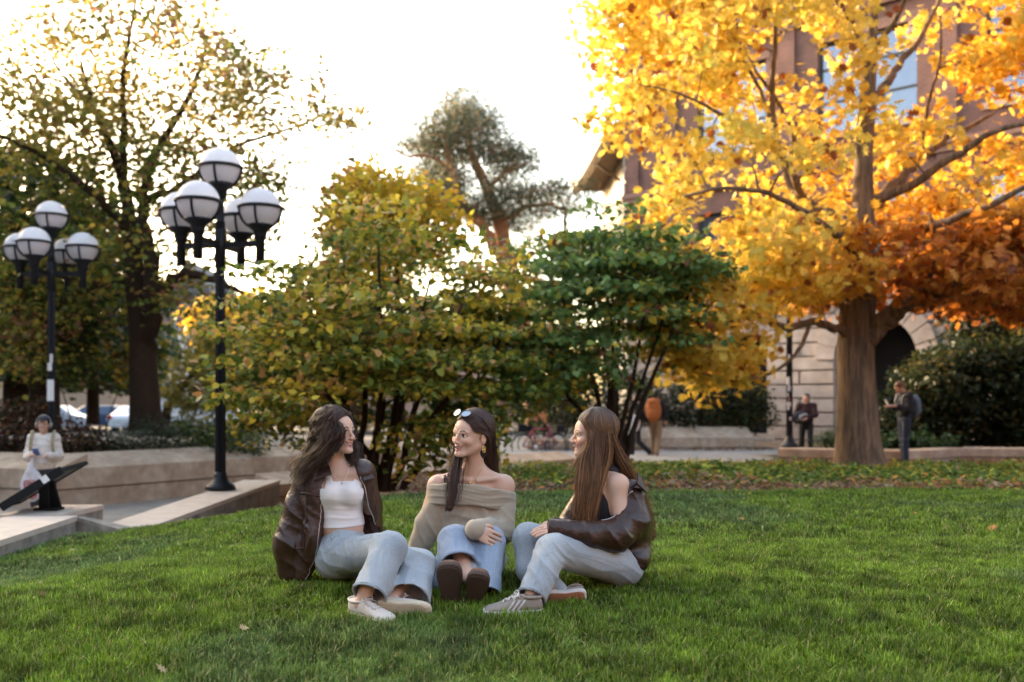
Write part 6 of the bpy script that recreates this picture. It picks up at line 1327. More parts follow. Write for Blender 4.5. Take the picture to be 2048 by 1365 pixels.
# ---------------------------------------------------------------- WOMAN 3
def woman_right():
    O = A_((.55, 4.95, 0.)); f = nrm((-.985, -.16, .03)); u = (.05, 0, 1); hc = U(1187, 871, 4.92)
    sd = SDF(); colf, L, axes = head_sdf(sd, hc, f, u, 1.0)
    sd.cone(L(0, -.018, -.035), U(1200, 950, 4.96), .047, .050, .03); SL = U(1236, 972, 4.86); SR = U(1190, 965, 5.08)
    sd.cone(U(1205, 945, 4.97), SL, .047, .048, .04); sd.cone(U(1205, 945, 4.98), SR, .047, .045, .04); sd.ell(SL, (.052, .050, .056), .02)
    sd.ell(U(1208, 1010, 4.97), (.10, .135, .14), .05); sd.ell(U(1220, 1075, 4.97), (.10, .115, .13), .05); sd.ell(U(1235, 1125, 4.96), (.13, .15, .10), .04)
    for dy in (-.05, .06): sd.ell(U(1182, 1003, 4.96+dy), (.052, .05, .055), .03)
    EL = U(1245, 1070, 4.78); WL = U(1126, 1061, 4.70); sd.chain([SL, EL, WL], [.046, .037, .025], .03)
    hand_sdf(sd, WL, (-.97, -.05, .02), (.1, .35, -.9), -1, L=.155, curl=.28, spread=.05, k=.002)
    ER = U(1130, 1065, 5.10); WR = U(1140, 1050, 4.90); sd.chain([SR, ER, WR], [.045, .036, .025], .03); hand_sdf(sd, WR, (-.95, -.15, .10), (0, .2, -.9), 1, L=.16, curl=.3, spread=.05, k=.002)
    K1, A1 = U(1103, 1105, 4.62), U(1063, 1185, 4.46); K2, A2 = U(1058, 1078, 4.86), U(1112, 1178, 4.64)
    sd.chain([U(1240, 1130, 4.88), K1, A1], [.07, .045, .030], .04); sd.chain([U(1225, 1125, 5.02), K2, A2], [.07, .045, .030], .04)
    body = build_sdf(sd, 'person', m_skin, None, O, (-.02, 4.35, -.06), (.78, 5.3, .93), .0065, [(hc-.13, hc+.13, .0026), (A_((.05, 4.62, .24)), A_((.20, 4.95, .40)), .0028)], colf=colf, base=0)
    tagit(body, 'seated woman in profile with very long brown hair and jacket slipping off her shoulder', 'person')
    # black sleeveless top
    tp = SDF(); tp.ell(U(1208, 1010, 4.97), (.104, .139, .145), .05); tp.ell(U(1220, 1070, 4.97), (.104, .119, .13), .05)
    for dy in (-.05, .06): tp.ell(U(1182, 1003, 4.96+dy), (.056, .054, .059), .03)
    tp.cone(U(1222, 945, 4.93), U(1205, 950, 5.04), .044, .044, .03); tp.ell(SL+A_((.0, -.02, -.005)), (.060, .055, .070), .006, op='-'); tp.ell(U(1182, 955, 4.97), (.06, .07, .085), .01, op='-')
    build_sdf(tp, 'black_top', m_black, body, O, (.25, 4.7, .15), (.72, 5.2, .66), .005, base=.001)
    # jeans
    jn = SDF(); jn.ell(U(1232, 1128, 4.95), (.135, .155, .110), .03); jn.ell(U(1255, 1135, 4.88), (.075, .08, .085), .03)
    jn.cone(U(1238, 1130, 4.87), K1+A_((.015, .02, .01)), .100, .078, .035); jn.cone(U(1220, 1125, 5.02), K2, .092, .074, .03); H1 = U(1063, 1196, 4.46)
    jn.cone(K1, H1, .078, .066, .03, flat=True); jn.cone(K2, U(1062, 1140, 4.80), .076, .07, .03); jn.cone(U(1062, 1135, 4.80), U(1118, 1182, 4.64), .062, .040, .03)
    e1 = nrm(H1-K1); jn.cone(H1-e1*.07, H1+e1*.03, .050, .060, .004, op='-')
    fl = [(U(1120, 1100, 4.58), .08, (.7, 0, .7), 19, .011), (U(1100, 1140, 4.55), .10, (.8, 0, .8), 15, .012), (U(1180, 1120, 4.78), .13, (.3, 0, 1), 12, .007), (U(1070, 1160, 4.42), .09, (1, 0, .5), 18, .009), (U(1045, 1085, 4.80), .09, (.9, 0, .3), 16, .007), (U(1250, 1150, 4.82), .08, (.6, 0, 1), 20, .006)]
    oj = build_sdf(jn, 'jeans', m_denim, body, O, (-.05, 4.3, -.08), (.78, 5.3, .42), .0048, fl=fl, base=.0065, bsc=11, seed=3, colf=denim_col(*DEN, 3)); bj = bvh_of(oj, O)
    seam(bj, [U(1145, 1108, 4.56), U(1180, 1118, 4.66), U(1230, 1135, 4.76), U(1258, 1138, 4.78), U(1272, 1120, 4.82)], m_seam, 'seam', oj, O, .0011, .0006)
    seam(bj, [U(1148, 1106, 4.56), U(1185, 1112, 4.66), U(1232, 1128, 4.76), U(1255, 1130, 4.78)], m_seam, 'seam', oj, O, .0010, .0006)
    seam(bj, [U(1115, 1100, 4.54), U(1090, 1115, 4.53), U(1075, 1140, 4.46), U(1060, 1185, 4.38)], m_seam, 'seam', oj, O, .0011, .0006)
    a_ = nrm(np.cross(e1, (0, 0, 1))); b_ = np.cross(e1, a_); mb = MB(); mb.tube([H1-e1*.010+.067*(a_*cos(t)+b_*sin(t)) for t in np.linspace(0, 2*pi, 33)], .003, 5, cap=False); q = mb.build('hem', m_seam, oj, origin=O); q.location = (0, 0, 0)
    # jacket, slipped off the near shoulder
    jk = SDF(); jk.cone(U(1262, 985, 4.88), U(1262, 1045, 4.85), .062, .085, .03); jk.cone(U(1262, 1040, 4.85), U(1232, 1072, 4.76), .085, .078, .035); jk.cone(U(1232, 1070, 4.76), U(1180, 1070, 4.71), .075, .060, .03)
    jk.cone(U(1180, 1069, 4.71), U(1094, 1056, 4.69), .058, .046, .02, flat=True)
    jk.ell(U(1262, 1060, 4.98), (.105, .16, .20), .04); jk.ell(U(1270, 1112, 4.95), (.082, .15, .085), .03); jk.cone(U(1240, 965, 5.03), U(1262, 985, 4.90), .045, .06, .03)
    jk.cone(SR, ER, .062, .065, .03); jk.ell(U(1172, 1040, 5.09), (.09, .05, .14), .03)
    jk.ell(U(1185, 1010, 4.93), (.085, .13, .19), .008, op='-'); jk.cone(U(1236, 930, 4.80), U(1222, 985, 4.76), .058, .034, .008, op='-')
    jk.cone(ER, U(1110, 1050, 4.89), .060, .040, .02, flat=True)
    fl = [(U(1225, 1070, 4.70), .09, (1, 0, .8), 14, .012), (U(1180, 1070, 4.65), .09, (1, 0, .35), 13, .009), (U(1262, 1030, 4.78), .10, (.4, 0, 1), 12, .012), (U(1275, 1085, 4.82), .11, (1, 0, -.5), 11, .012), (U(1240, 1100, 4.80), .09, (.4, 0, 1), 16, .009), (U(1268, 1000, 4.80), .07, (1, 0, .5), 16, .008)]
    o = build_sdf(jk, 'leather_jacket', m_leather, body, O, (.08, 4.55, .0), (.80, 5.35, .64), .0052, fl=fl, base=.008, bsc=7, seed=6, sm=2)
    bv = bvh_of(o, O)
    seam(bv, [U(1268, 978, 4.80), U(1240, 1000, 4.78), U(1215, 1028, 4.76), U(1200, 1042, 4.77), U(1190, 1050, 4.76)], m_zip, 'zip', o, O, .0026, .001)
    seam(bv, [U(1120, 1035, 4.66), U(1118, 1057, 4.62), U(1120, 1078, 4.66)], m_leather, 'cuff_seam', o, O, .003, .001)
    bv = bvh_of(o, O); mb = MB()
    for i in range(26):
        t = i/25; a0 = U(1208+76*t, 1092+38*t*t+4*sin(t*3), 4.80+.02*t); b0 = a0+A_((.018, .0, -.052)); mb.tube(stick(bv, [a0, (a0+b0)/2, b0], .001), .0038, 4)
    q = mb.build('ribbed_hem', m_leather, o, origin=O); q.location = (0, 0, 0)
    pts = [U(1262, 978, 4.83), U(1240, 992, 4.80), U(1262, 992, 4.79), U(1286, 985, 4.82), U(1291, 988, 4.84), U(1278, 940, 4.93), U(1268, 950, 4.93)]
    pts = [U(1258, 975, 4.82), U(1272, 967, 4.82), U(1276, 945, 4.90), U(1292, 986, 4.84), U(1278, 978, 4.80)]
    mb = MB(); n = len(pts); q = [p+A_((.004, -.010, .003)) for p in pts]; mb.add([*pts, *q], [tuple(range(n)), tuple(range(2*n-1, n-1, -1))]+[(i, (i+1) % n, (i+1) % n+n, i+n) for i in range(n)]); c = mb.build('collar', m_leather, o, origin=O); c.location = (0, 0, 0)
    # shoes
    shoe(U(1084, 1228, 4.44), (-.985, -.14, .0), (.0, -.10, 1), m_suede, m_white_sole, m_gum2, body, O, .262, laces=m_lace, stripes=m_wstr)
    shoe(U(1172, 1192, 4.60), (-.96, -.06, -.12), (0, .94, .34), m_suede, m_white_sole, m_gum2, body, O, .225, laces=m_lace, stripes=m_wstr)
    mb = MB(); mb.tube([U(1105, 1172, 4.66), U(1122, 1190, 4.64)], [.036, .034], 12); q = mb.build('sock', m_sock, body, origin=O); q.location = (0, 0, 0)
    # hair: long, straight, brown with lighter streaks
    def hc_(n, m, r):
        a = A_((.085, .042, .023)); b = A_((.40, .19, .08)); q = np.clip(r.random((n, 1, 1))**2.0, 0, 1); t = np.clip(np.linspace(-.18, 1.1, m), 0, 1)[None, :, None]; c = a*(1-q)+b*q
        return (A_((.055, .036, .028))*(1-t**.5)+c*t**.5)*(1+.25*t)
    cap = SDF(); cap.ell(L(0, -.022, .044), (.084, .101, .090), .02, axes); cap.ell(L(0, -.052, -.04), (.076, .055, .11), .04, axes); cap.ell(L(0, .090, -.034), (.070, .062, .097), .008, axes, op='-')
    cm = cap.mesh(hc-.17, hc+.17, .005)
    # positive azimuth side (s = u x f) faces the camera
    sg_ = 1 if axes[0][1] < 0 else -1
    P0 = [(L(0, .076, .076), L(0, -.03, .134), .003)]
    g = [(300, 0, 0, [(L(.083*sg_, .036, -.01), L(.087*sg_, .0, -.02), .003), (U(1166, 915, 4.83), U(1200, 915, 4.82), .007), (U(1158, 960, 4.81), U(1200, 965, 4.80), .009), (U(1154, 1005, 4.80), U(1190, 1010, 4.78), .010), (U(1152, 1030, 4.81), U(1185, 1050, 4.79), .013)], P0+[(L(.038*sg_, .068, .064), L(.050*sg_, -.03, .112), .003), (L(.066*sg_, .053, .022), L(.081*sg_, -.03, .065), .003)]),
         (60, 0, 0, [(L(-.083*sg_, .036, -.01), L(-.087*sg_, .0, -.02), .003), (U(1160, 925, 4.98), .01), (U(1158, 980, 4.98), .014)], P0+[(L(-.038*sg_, .068, .064), L(-.050*sg_, -.03, .112), .003), (L(-.070*sg_, .046, .034), L(-.081*sg_, -.03, .065), .003)]),
         (160, sg_*50, sg_*72, [(L(.083*sg_, .030, -.01), L(.087*sg_, .005, -.02), .003), (U(1163, 915, 4.83), U(1195, 915, 4.82), .007), (U(1155, 960, 4.81), U(1195, 965, 4.79), .009), (U(1152, 1005, 4.80), U(1190, 1010, 4.78), .010), (U(1150, 1035, 4.81), U(1188, 1055, 4.79), .013)]),
         (300, sg_*72, sg_*120, [(L(.088*sg_, .0, -.02), L(.070*sg_, -.07, -.02), .004), (U(1185, 915, 4.82), U(1222, 910, 4.87), .007), (U(1182, 955, 4.80), U(1212, 945, 4.86), .008), (U(1172, 1000, 4.79), U(1200, 985, 4.82), .009), (U(1168, 1045, 4.79), U(1190, 1025, 4.80), .010)]),
         (260, sg_*115, sg_*180, [(L(.06*sg_, -.09, -.03), L(0, -.11, -.03), .005), (U(1240, 920, 4.90), U(1242, 915, 4.96), .008), (U(1262, 960, 4.97), U(1262, 955, 5.0), .012), (U(1290, 1020, 5.06), .016), (U(1298, 1075, 5.08), .016)]),
         (120, -sg_*60, -sg_*110, [(L(-.082*sg_, .02, -.02), L(-.08*sg_, -.04, -.02), .005), (U(1172, 920, 5.02), U(1210, 920, 5.05), .012), (U(1160, 980, 5.02), U(1200, 960, 5.06), .014), (U(1158, 1030, 5.0), .016)]),
         (90, -sg_*110, -sg_*180, [(L(-.05*sg_, -.09, -.03), .01), (U(1235, 920, 5.02), .012), (U(1262, 980, 5.10), .02), (U(1285, 1040, 5.14), .02)]),
         (7, sg_*40, sg_*55, [(L(.084*sg_, .05, -.03), .004), (U(1150, 925, 4.84), .006), (U(1138, 950, 4.84), .012)])]
    hair('long_brown_hair', body, O, L, axes, g, hc_, 6, m=28, rad=.0019, cap=cm, capcol=(.035, .018, .012), lift=.03)
woman_right()
# ================= PEOPLE BEHIND, BICYCLES, PANEL, CARS =================
def person(name_pos, face, Hh, label, top_col, leg_col, skin=(.50, .30, .22), hair_col=(.03, .02, .015), pose=None, jac_r=1.0, head_dir=None, long_hair=False, top_rough=.9, head_down=0):
    """standing or walking figure; pose gives joints in a frame with x = right, y = facing, z = up, metres for a 1.75 m body"""
    f = nrm(A_((face[0], face[1], 0))); s = np.cross(f, (0, 0, 1)); k = Hh/1.75; O = A_(name_pos, )
    T = lambda x, y, z: O+k*(s*x+f*y+A_((0, 0, z)))
    D = dict(hipL=(-.09, 0, .93), hipR=(.09, 0, .93), kneL=(-.10, .02, .50), kneR=(.10, .02, .50), ankL=(-.10, -.02, .09), ankR=(.10, -.02, .09),
             shL=(-.18, 0, 1.43), shR=(.18, 0, 1.43), elL=(-.23, -.02, 1.14), elR=(.23, -.02, 1.14), wrL=(-.22, .06, .90), wrR=(.22, .06, .90), hd=(0, .03, 1.62), lean=0)
    D.update(pose or {}); q = lambda n_: T(*D[n_])
    hf = nrm(A_(head_dir)) if head_dir is not None else nrm(f+A_((0, 0, -head_down))); u = (0, 0, 1)
    sd = SDF(); colf, L, ax = head_sdf(sd, q('hd'), hf, u, k)
    sd.cone(L(0, -.02, -.03), T(0, 0, 1.46), .05*k, .055*k, .03); sd.cone(q('shL'), q('shR'), .05*k, .05*k, .04); sd.ell(T(0, 0, 1.27), (.14*k, .10*k, .19*k), .05, (s, f, (0, 0, 1))); sd.ell(T(0, 0, 1.0), (.14*k, .10*k, .13*k), .05, (s, f, (0, 0, 1)))
    for z in 'LR':
        sd.chain([q('hip'+z), q('kne'+z), q('ank'+z)], [.08*k, .052*k, .038*k], .03); sd.chain([q('sh'+z), q('el'+z), q('wr'+z)], [.048*k, .038*k, .025*k], .03)
        d = nrm(q('wr'+z)-q('el'+z)); d = nrm(d*.6+f*.4) if D.get('grip') else d; hand_sdf(sd, q('wr'+z), d, (0, 0, -1) if abs(d[2]) < .8 else -s*(1 if z == 'R' else -1), 1 if z == 'L' else -1, L=.17*k, curl=.5, spread=.12, k=.003)
    P = A_([q(n_) for n_ in ('hd', 'ankL', 'ankR', 'elL', 'elR', 'wrL', 'wrR')]); lo, hi = P.min(0)-.25, P.max(0)+.25; lo[2] = O[2]-.05; wl = A_([q('wrL'), q('wrR')])
    body = build_sdf(sd, 'person', m_skin, None, O, lo, hi, .011, [(q('hd')-.13, q('hd')+.14, .006)], colf=lambda V: colf(V, skin), base=0)
    tagit(body, label, 'person')
    def hexn(c): return '%02d%02d%02d' % tuple(int(v*99) for v in c)
    tp = SDF(); e = .028*k*jac_r; tp.cone(q('shL'), q('shR'), .055*k+e, .055*k+e, .04); tp.ell(T(0, 0, 1.25), (.15*k+e, .11*k+e, .21*k), .05, (s, f, (0, 0, 1))); tp.ell(T(0, 0, 1.05), (.150*k+e, .112*k+e, .12*k), .05, (s, f, (0, 0, 1)))
    for z in 'LR': tp.cone(q('sh'+z), q('el'+z), .052*k+e, .048*k+e, .03); tp.cone(q('el'+z), q('wr'+z)*.88+q('el'+z)*.12, .047*k+e, .036*k+e*.7, .02, flat=True)
    w_ = nrm(f+A_((0, 0, 1))); cz = T(0, 0, 1.1); o = build_sdf(tp, 'jacket', mat('cloth_'+hexn(top_col), top_col, top_rough, var=.2, vscale=9, bump=.3, bscale=60), body, O, lo, hi, .012, fl=[(cz, .4, (.1, 0, 1), 9, .012), (q('elL'), .15, (0, 0, 1), 12, .012), (q('elR'), .15, (0, 0, 1), 12, .012)], base=.005, bsc=7)
    jn = SDF(); jn.ell(T(0, 0, .95), (.155*k, .115*k, .12*k), .03, (s, f, (0, 0, 1)))
    for z in 'LR': jn.cone(q('hip'+z), q('kne'+z), .092*k, .070*k, .03); jn.cone(q('kne'+z), q('ank'+z), .070*k, .060*k, .03, flat=True)
    build_sdf(jn, 'trousers', mat('cloth_'+hexn(leg_col), leg_col, .9, var=.2, vscale=9), body, O, lo, hi, .012, fl=[(q('kneL'), .2, (0, 0, 1), 10, .010), (q('kneR'), .2, (0, 0, 1), 10, .010)], base=.004, bsc=8)
    for z in 'LR':
        a = q('ank'+z); h_ = a-f*.07*k; h_[2] = max(O[2], a[2]-.09*k); shoe(h_, tuple(f), (0, 0, 1), mat('dark_shoe', (.05, .045, .045), .6), mat('pale_sole', (.35, .33, .30), .7), mat('pale_sole'), body, O, .27*k)
    hr = SDF(); hr.ell(L(0, -.024, .045), (.085*k, .102*k, .092*k), .02, ax); hr.ell(L(0, -.06, -.02), (.07*k, .05*k, .07*k), .03, ax)
    if long_hair: hr.cone(L(0, -.07, .0), T(0, -.10, 1.38), .075*k, .07*k, .03); hr.cone(T(-.03, -.07, 1.45), T(-.10, .06, 1.30), .05*k, .03*k, .02); hr.cone(T(.03, -.07, 1.45), T(.10, .06, 1.30), .05*k, .03*k, .02)
    hr.ell(L(0, .090, -.030), (.068*k, .060*k, .095*k), .01, ax, op='-'); V, Fc = hr.mesh(q('hd')-.4, q('hd')+.25, .009); V = folds(V, vnormals(V, Fc), [(q('hd'), .3, (1, .3, 0), 30, .006)], .004, 30)
    h = np_mesh('hair', V, Fc, m_hair, smooth=True, col=np.repeat(A_(hair_col)[None], len(V), 0), origin=O); h.parent = body; h.location = (0, 0, 0)
    return body, T, L, k, s, f, q
def kid(mb, name, m, parent, O): o = mb.build(name, m, parent, origin=O); o.location = (0, 0, 0); return o
def sdf_thing(sd, name, m, label, cat, lo, hi, h, O, **k):
    o = build_sdf(sd, name, m, None, O, lo, hi, h, **k); return tagit(o, label, cat)
# --- person in the white padded jacket, far left
O = A_((-6.30, 13.4, -.93)); body, T, L, k, s, f, q = person(O, (.25, -1), 1.64, 'person in white puffer jacket and headphones looking at a phone, far left', (.62, .56, .50), (.03, .03, .035), hair_col=(.015, .012, .010), jac_r=.9, long_hair=True,
     pose=dict(shL=(-.14, 0, 1.42), shR=(.14, 0, 1.42), elL=(-.20, .02, 1.16), elR=(.20, .02, 1.16), wrL=(-.08, .27, 1.18), wrR=(.10, .25, 1.20), grip=1, kneL=(-.09, .02, .5)))
cp = SDF(); cp.ell(L(0, -.005, .072), (.084*k, .098*k, .062*k), .01, (s, f, (0, 0, 1))); cp.ell(L(0, .11, .058), (.06*k, .055*k, .008*k), .01, (s, f, (0, 0, 1))); cp.ell(L(0, .0, .02), (.2, .2, .04), .003, (s, f, (0, 0, 1)), op='-')
build_sdf(cp, 'cap', mat('dark_cap', (.03, .03, .035), .9), body, O, q('hd')-.2, q('hd')+.3, .008, base=0)
mb = MB(); mb.tube([L(.098*cos(a), -.01, .02+.115*sin(a)) for a in np.linspace(-.1, pi+.1, 15)], .007, 6)
for i in (-1, 1): mb.tube([L(.085*i, -.01, -.01), L(.108*i, -.01, -.01)], [.038, .034], 12)
kid(mb, 'headphones', mat('silver_grey', (.28, .25, .23), .5), body, O)
ph = (q('wrL')+q('wrR'))/2+f*.10+A_((-.02, 0, .05)); mb = MB(); mb.obox((0, 0, 0), s*.038, nrm(f*.8+A_((0, 0, .6)))*.075, nrm(A_((0, 0, .8))-f*.6)*.005); o = mb.build('phone', mat('phone_blue', (.08, .14, .35), .3)); o.location = [float(v) for v in ph]; tagit(o, 'blue cased phone held by the person in the white jacket', 'phone')
bg_ = SDF(); c = q('wrR')+A_((.02, -.05, -.40)); bg_.ell(c, (.15, .05, .22), .02); bg_.cone(c+A_((-.02, 0, .18)), c+A_((0, .02, .36)), .05, .02, .03)
o = sdf_thing(bg_, 'plastic_bag', mat('white_plastic', (.62, .60, .62), .5, transl=.2), 'white plastic shopping bag with red swirl print hanging from the jacket wearer', 'bag', c-.45, c+.45, .012, c, fl=[(c, .3, (1, 0, .1), 14, .015)], base=.006, bsc=8)
bvb = bvh_of(o, c); m_red = mat('red_print', (.45, .08, .07), .7)
for r_ in (.035, .065, .095, .125):
    mb = MB(); mb.tube(stick(bvb, [c+A_((r_*.9*cos(a), -.12, -.06+r_*1.15*sin(a))) for a in np.linspace(.2, 2*pi-.5+r_*4, 26)], .002), .007, 5); kid(mb, 'print', m_red, o, c)
bk = SDF(); c = T(.06, -.22, 1.20); bk.ell(c, (.17, .12, .24), .03, (s, f, (0, 0, 1))); o = sdf_thing(bk, 'backpack', mat('khaki_canvas', (.30, .24, .13), .9, var=.2), 'khaki backpack worn over the white jacket', 'backpack', c-.36, c+.36, .014, c, base=.004, bsc=8)
mb = MB()
for i in (-1, 1): mb.tube(smooth_path([T(.10*i, -.13, 1.38), T(.14*i, 0, 1.53), T(.14*i, .14, 1.42), T(.15*i, .15, 1.25), T(.18*i, .02, 1.10)], [1]*5, 4)[0], .022, 6, flat=.35)
kid(mb, 'strap', mat('khaki_canvas'), o, c)
# --- student looking down at a phone, right
O = A_((8.10, 20.55, -.42)); body, T, L, k, s, f, q = person(O, (-1, -.12), 1.74, 'young man in navy jacket standing side on and reading a phone, right of the oak', (.012, .014, .022), (.018, .028, .055), hair_col=(.12, .065, .03), head_down=.75,
     pose=dict(hd=(0, .10, 1.60), elL=(-.22, .00, 1.15), elR=(.22, .0, 1.15), wrL=(-.09, .26, 1.22), wrR=(.09, .26, 1.22), grip=1, ankL=(-.06, .0, .09), ankR=(.06, -.03, .09), kneL=(-.07, .02, .5), kneR=(.07, 0, .5)))
ph = (q('wrL')+q('wrR'))/2+f*.12+A_((0, 0, .06)); mb = MB(); mb.obox((0, 0, 0), s*.04, nrm(f*.5+A_((0, 0, .8)))*.08, nrm(A_((0, 0, .5))-f*.8)*.005); o = mb.build('phone', mat('pale_phone', (.5, .5, .52), .3)); o.location = [float(v) for v in ph]; tagit(o, 'pale phone held by the young man right of the oak', 'phone')
bk = SDF(); c = T(0, -.23, 1.22); bk.ell(c, (.16, .11, .24), .03, (s, f, (0, 0, 1))); bk.ell(c+A_((.03, 0, -.08)), (.10, .10, .12), .02)
o = sdf_thing(bk, 'backpack', mat('blue_grey_nylon', (.07, .11, .16), .7, var=.3), 'blue grey backpack on the back of the man reading his phone', 'backpack', c-.36, c+.36, .014, c, base=.004, bsc=8)
mb = MB()
for i in (-1, 1): mb.tube(smooth_path([T(.10*i, -.14, 1.40), T(.13*i, 0, 1.52), T(.13*i, .13, 1.38), T(.15*i, .12, 1.22), T(.17*i, 0, 1.08)], [1]*5, 4)[0], .02, 6, flat=.35)
mb.tube([T(.12, -.05, 1.1), T(.13, -.03, .80)], .012, 5); kid(mb, 'strap', mat('grey_strap', (.25, .27, .28), .8), o, c)
# --- two walking students
walk = dict(kneL=(-.08, .20, .52), ankL=(-.08, .26, .10), kneR=(.08, -.06, .50), ankR=(.08, -.38, .16), elL=(-.24, -.12, 1.16), wrL=(-.24, .02, .95), elR=(.24, .10, 1.16), wrR=(.22, .24, .98))
O = A_((3.72, 25.8, -.63)); body, T, L, k, s, f, q = person(O, (.30, 1), 1.80, 'man in black hoodie and tan trousers walking away with orange backpack', (.012, .012, .014), (.24, .15, .085), pose=walk, hair_col=(.02, .015, .012), head_down=.1)
bk = SDF(); c = T(-.02, -.26, 1.24); bk.ell(c, (.21, .15, .30), .03, (s, f, (0, 0, 1))); bk.ell(c+A_((-.05, -.10, -.10)), (.13, .10, .15), .02); bk.ell(c+A_((0, -.02, .22)), (.16, .12, .10), .03)
o = sdf_thing(bk, 'backpack', mat('rust_canvas', (.36, .105, .025), .9, var=.2), 'rust orange backpack worn by the walking man', 'backpack', c-.5, c+.5, .016, c, base=.006, bsc=7)
mb = MB()
for i in (-1, 1): mb.tube(smooth_path([T(.10*i, -.15, 1.42), T(.13*i, 0, 1.53), T(.13*i, .13, 1.38), T(.15*i, .12, 1.2)], [1]*4, 4)[0], .02, 6, flat=.35)
mb.tube([c+A_((-.15, -.13, .1)), c+A_((.12, -.16, .1))], .014, 5); kid(mb, 'strap', mat('rust_canvas'), o, c)
O = A_((3.28, 25.9, -.65)); wk2 = dict(kneR=(.08, .16, .53), ankR=(.08, .18, .10), kneL=(-.08, -.02, .50), ankL=(-.08, -.36, .18), wrR=(.10, .26, 1.20))
body, T, L, k, s, f, q = person(O, (-1, .35), 1.72, 'dark dressed student walking left behind the thin trunks with a white bag', (.012, .012, .014), (.015, .015, .018), pose=wk2, hair_col=(.02, .015, .012))
bg_ = SDF(); c = q('wrL')+A_((.0, -.10, .08)); bg_.ell(c, (.15, .05, .22), .02); bg_.cone(c+A_((-.03, 0, .15)), c+A_((-.10, .02, .40)), .03, .014, .03)
sdf_thing(bg_, 'tote_bag', mat('white_cotton', (.62, .60, .60), .9), 'white tote bag carried by the dark dressed student', 'bag', c-.5, c+.5, .014, c, base=.006, bsc=7)
# --- woman sitting by the arch, behind the lamp post
O = A_((6.98, 23.6, -.55)); body, T, L, k, s, f, q = person(O, (-.55, -1), 1.62, 'woman in a dark and red varsity jacket striding behind the stickered lamp post', (.028, .008, .011), (.018, .012, .014), hair_col=(.02, .012, .012), long_hair=True,
     pose=dict(kneL=(-.12, .10, .52), ankL=(-.16, .02, .09), kneR=(.12, .02, .50), ankR=(.14, -.10, .09), elL=(-.24, .10, 1.20), wrL=(-.05, .26, 1.12), elR=(.26, .05, 1.20), wrR=(.22, .24, 1.15), grip=1))
hd_ = SDF(); c = q('wrR')+A_((.10, -.04, -.02)); hd_.ell(c, (.21, .13, .16), .03); o = sdf_thing(hd_, 'folded_coat', mat('navy_cloth', (.012, .016, .03), .9), 'navy folded coat with white stripes carried by the woman by the arch', 'coat', c-.3, c+.3, .014, c, fl=[(c, .2, (1, 0, 1), 12, .02)], base=.006, bsc=8)
bvb = bvh_of(o, c); mb = MB()
for d_ in (.0, .05): mb.tube(stick(bvb, [c+A_((-.14+d_, -.2, -.12)), c+A_((-.04+d_, -.2, .06)), c+A_((.10+d_, -.2, .16)), c+A_((.22, -.15, .06-d_))], .003), .012, 5)
kid(mb, 'stripe', mat('white_knit_stripe', (.6, .58, .56), .9), o, c)
# --- slanted information panel on the end of the retaining wall
Pn = empty('information_panel', (-5.0, 10.7, -.33)); tagit(Pn, 'black framed slanted information panel on two legs, seen edge on at far left', 'sign')
def pw(px, py, Y): return U(px, py, Y)-A_((-5.0, 10.7, -.33))
e0, e1_, g1, g0 = pw(6, 1014, 9.9), pw(121, 942, 10.2), pw(174, 927, 11.0), pw(42, 1004, 10.75)
mb = MB(); n_ = nrm(np.cross(e1_-e0, g0-e0)); n_ = n_ if n_[2] > 0 else -n_
V = [e0, e1_, g1, g0]; mb.add(V+[v+n_*.018 for v in V], [(0,1,2,3),(7,6,5,4),(0,4,5,1),(1,5,6,2),(2,6,7,3),(3,7,4,0)]); mb.build('panel_board', mat('grey_green_panel', (.045, .055, .05), .6, spec=.3, var=.1), Pn)
mb = MB(); fr = .028; t_ = nrm(e1_-e0)
mb.obox((e0+e1_)/2+n_*.002, (e1_-e0)/2+t_*.02, nrm(g0-e0)*fr, n_*.042); mb.obox((e1_+g1)/2+n_*.006, (g1-e1_)/2, t_*.012, n_*.02); mb.obox((e0+g0)/2+n_*.006, (g0-e0)/2, t_*.012, n_*.02); mb.obox((g0+g1)/2+n_*.006, (g1-g0)/2, nrm(g0-e0)*.012, n_*.02)
mb.build('frame', mat('matte_black', (.012, .012, .012), .85, spec=.15), Pn)
mb = MB(); c = e0+(e1_-e0)*.74; mb.obox(c-nrm(g0-e0)*(fr+.002)+n_*.01, t_*.034, nrm(g0-e0)*.002, n_*.036); mb.build('white_sticker', m_paper, Pn)
mb = MB(); d_ = nrm(g0-e0)
for i, (a, b) in enumerate((((86, 968), (88, 1018)), ((98, 962), (112, 1018)))):
    A1_ = pw(a[0], a[1], 10.15+.12*i); B1_ = pw(b[0], b[1], 10.35+.1*i); w_ = A_((.055, 0, 0)); mb.add([A1_-w_*.8, A1_+w_*.8, B1_+w_, B1_-w_]+[v+A_((0, .03, 0)) for v in (A1_-w_*.8, A1_+w_*.8, B1_+w_, B1_-w_)], [(0,1,2,3),(7,6,5,4),(0,4,5,1),(1,5,6,2),(2,6,7,3),(3,7,4,0)])
mb.obox(pw(98, 1018, 10.4), (.12, 0, 0), (0, .09, 0), (0, 0, .012)); mb.build('leg', mat('matte_black'), Pn)
low_wall('panel_plinth', [(-5.15, 10.0), (-4.55, 10.0), (-4.50, 10.95), (-5.15, 10.95)], -1.0, [-.235]*4, 'small pale stone plinth under the slanted information panel')
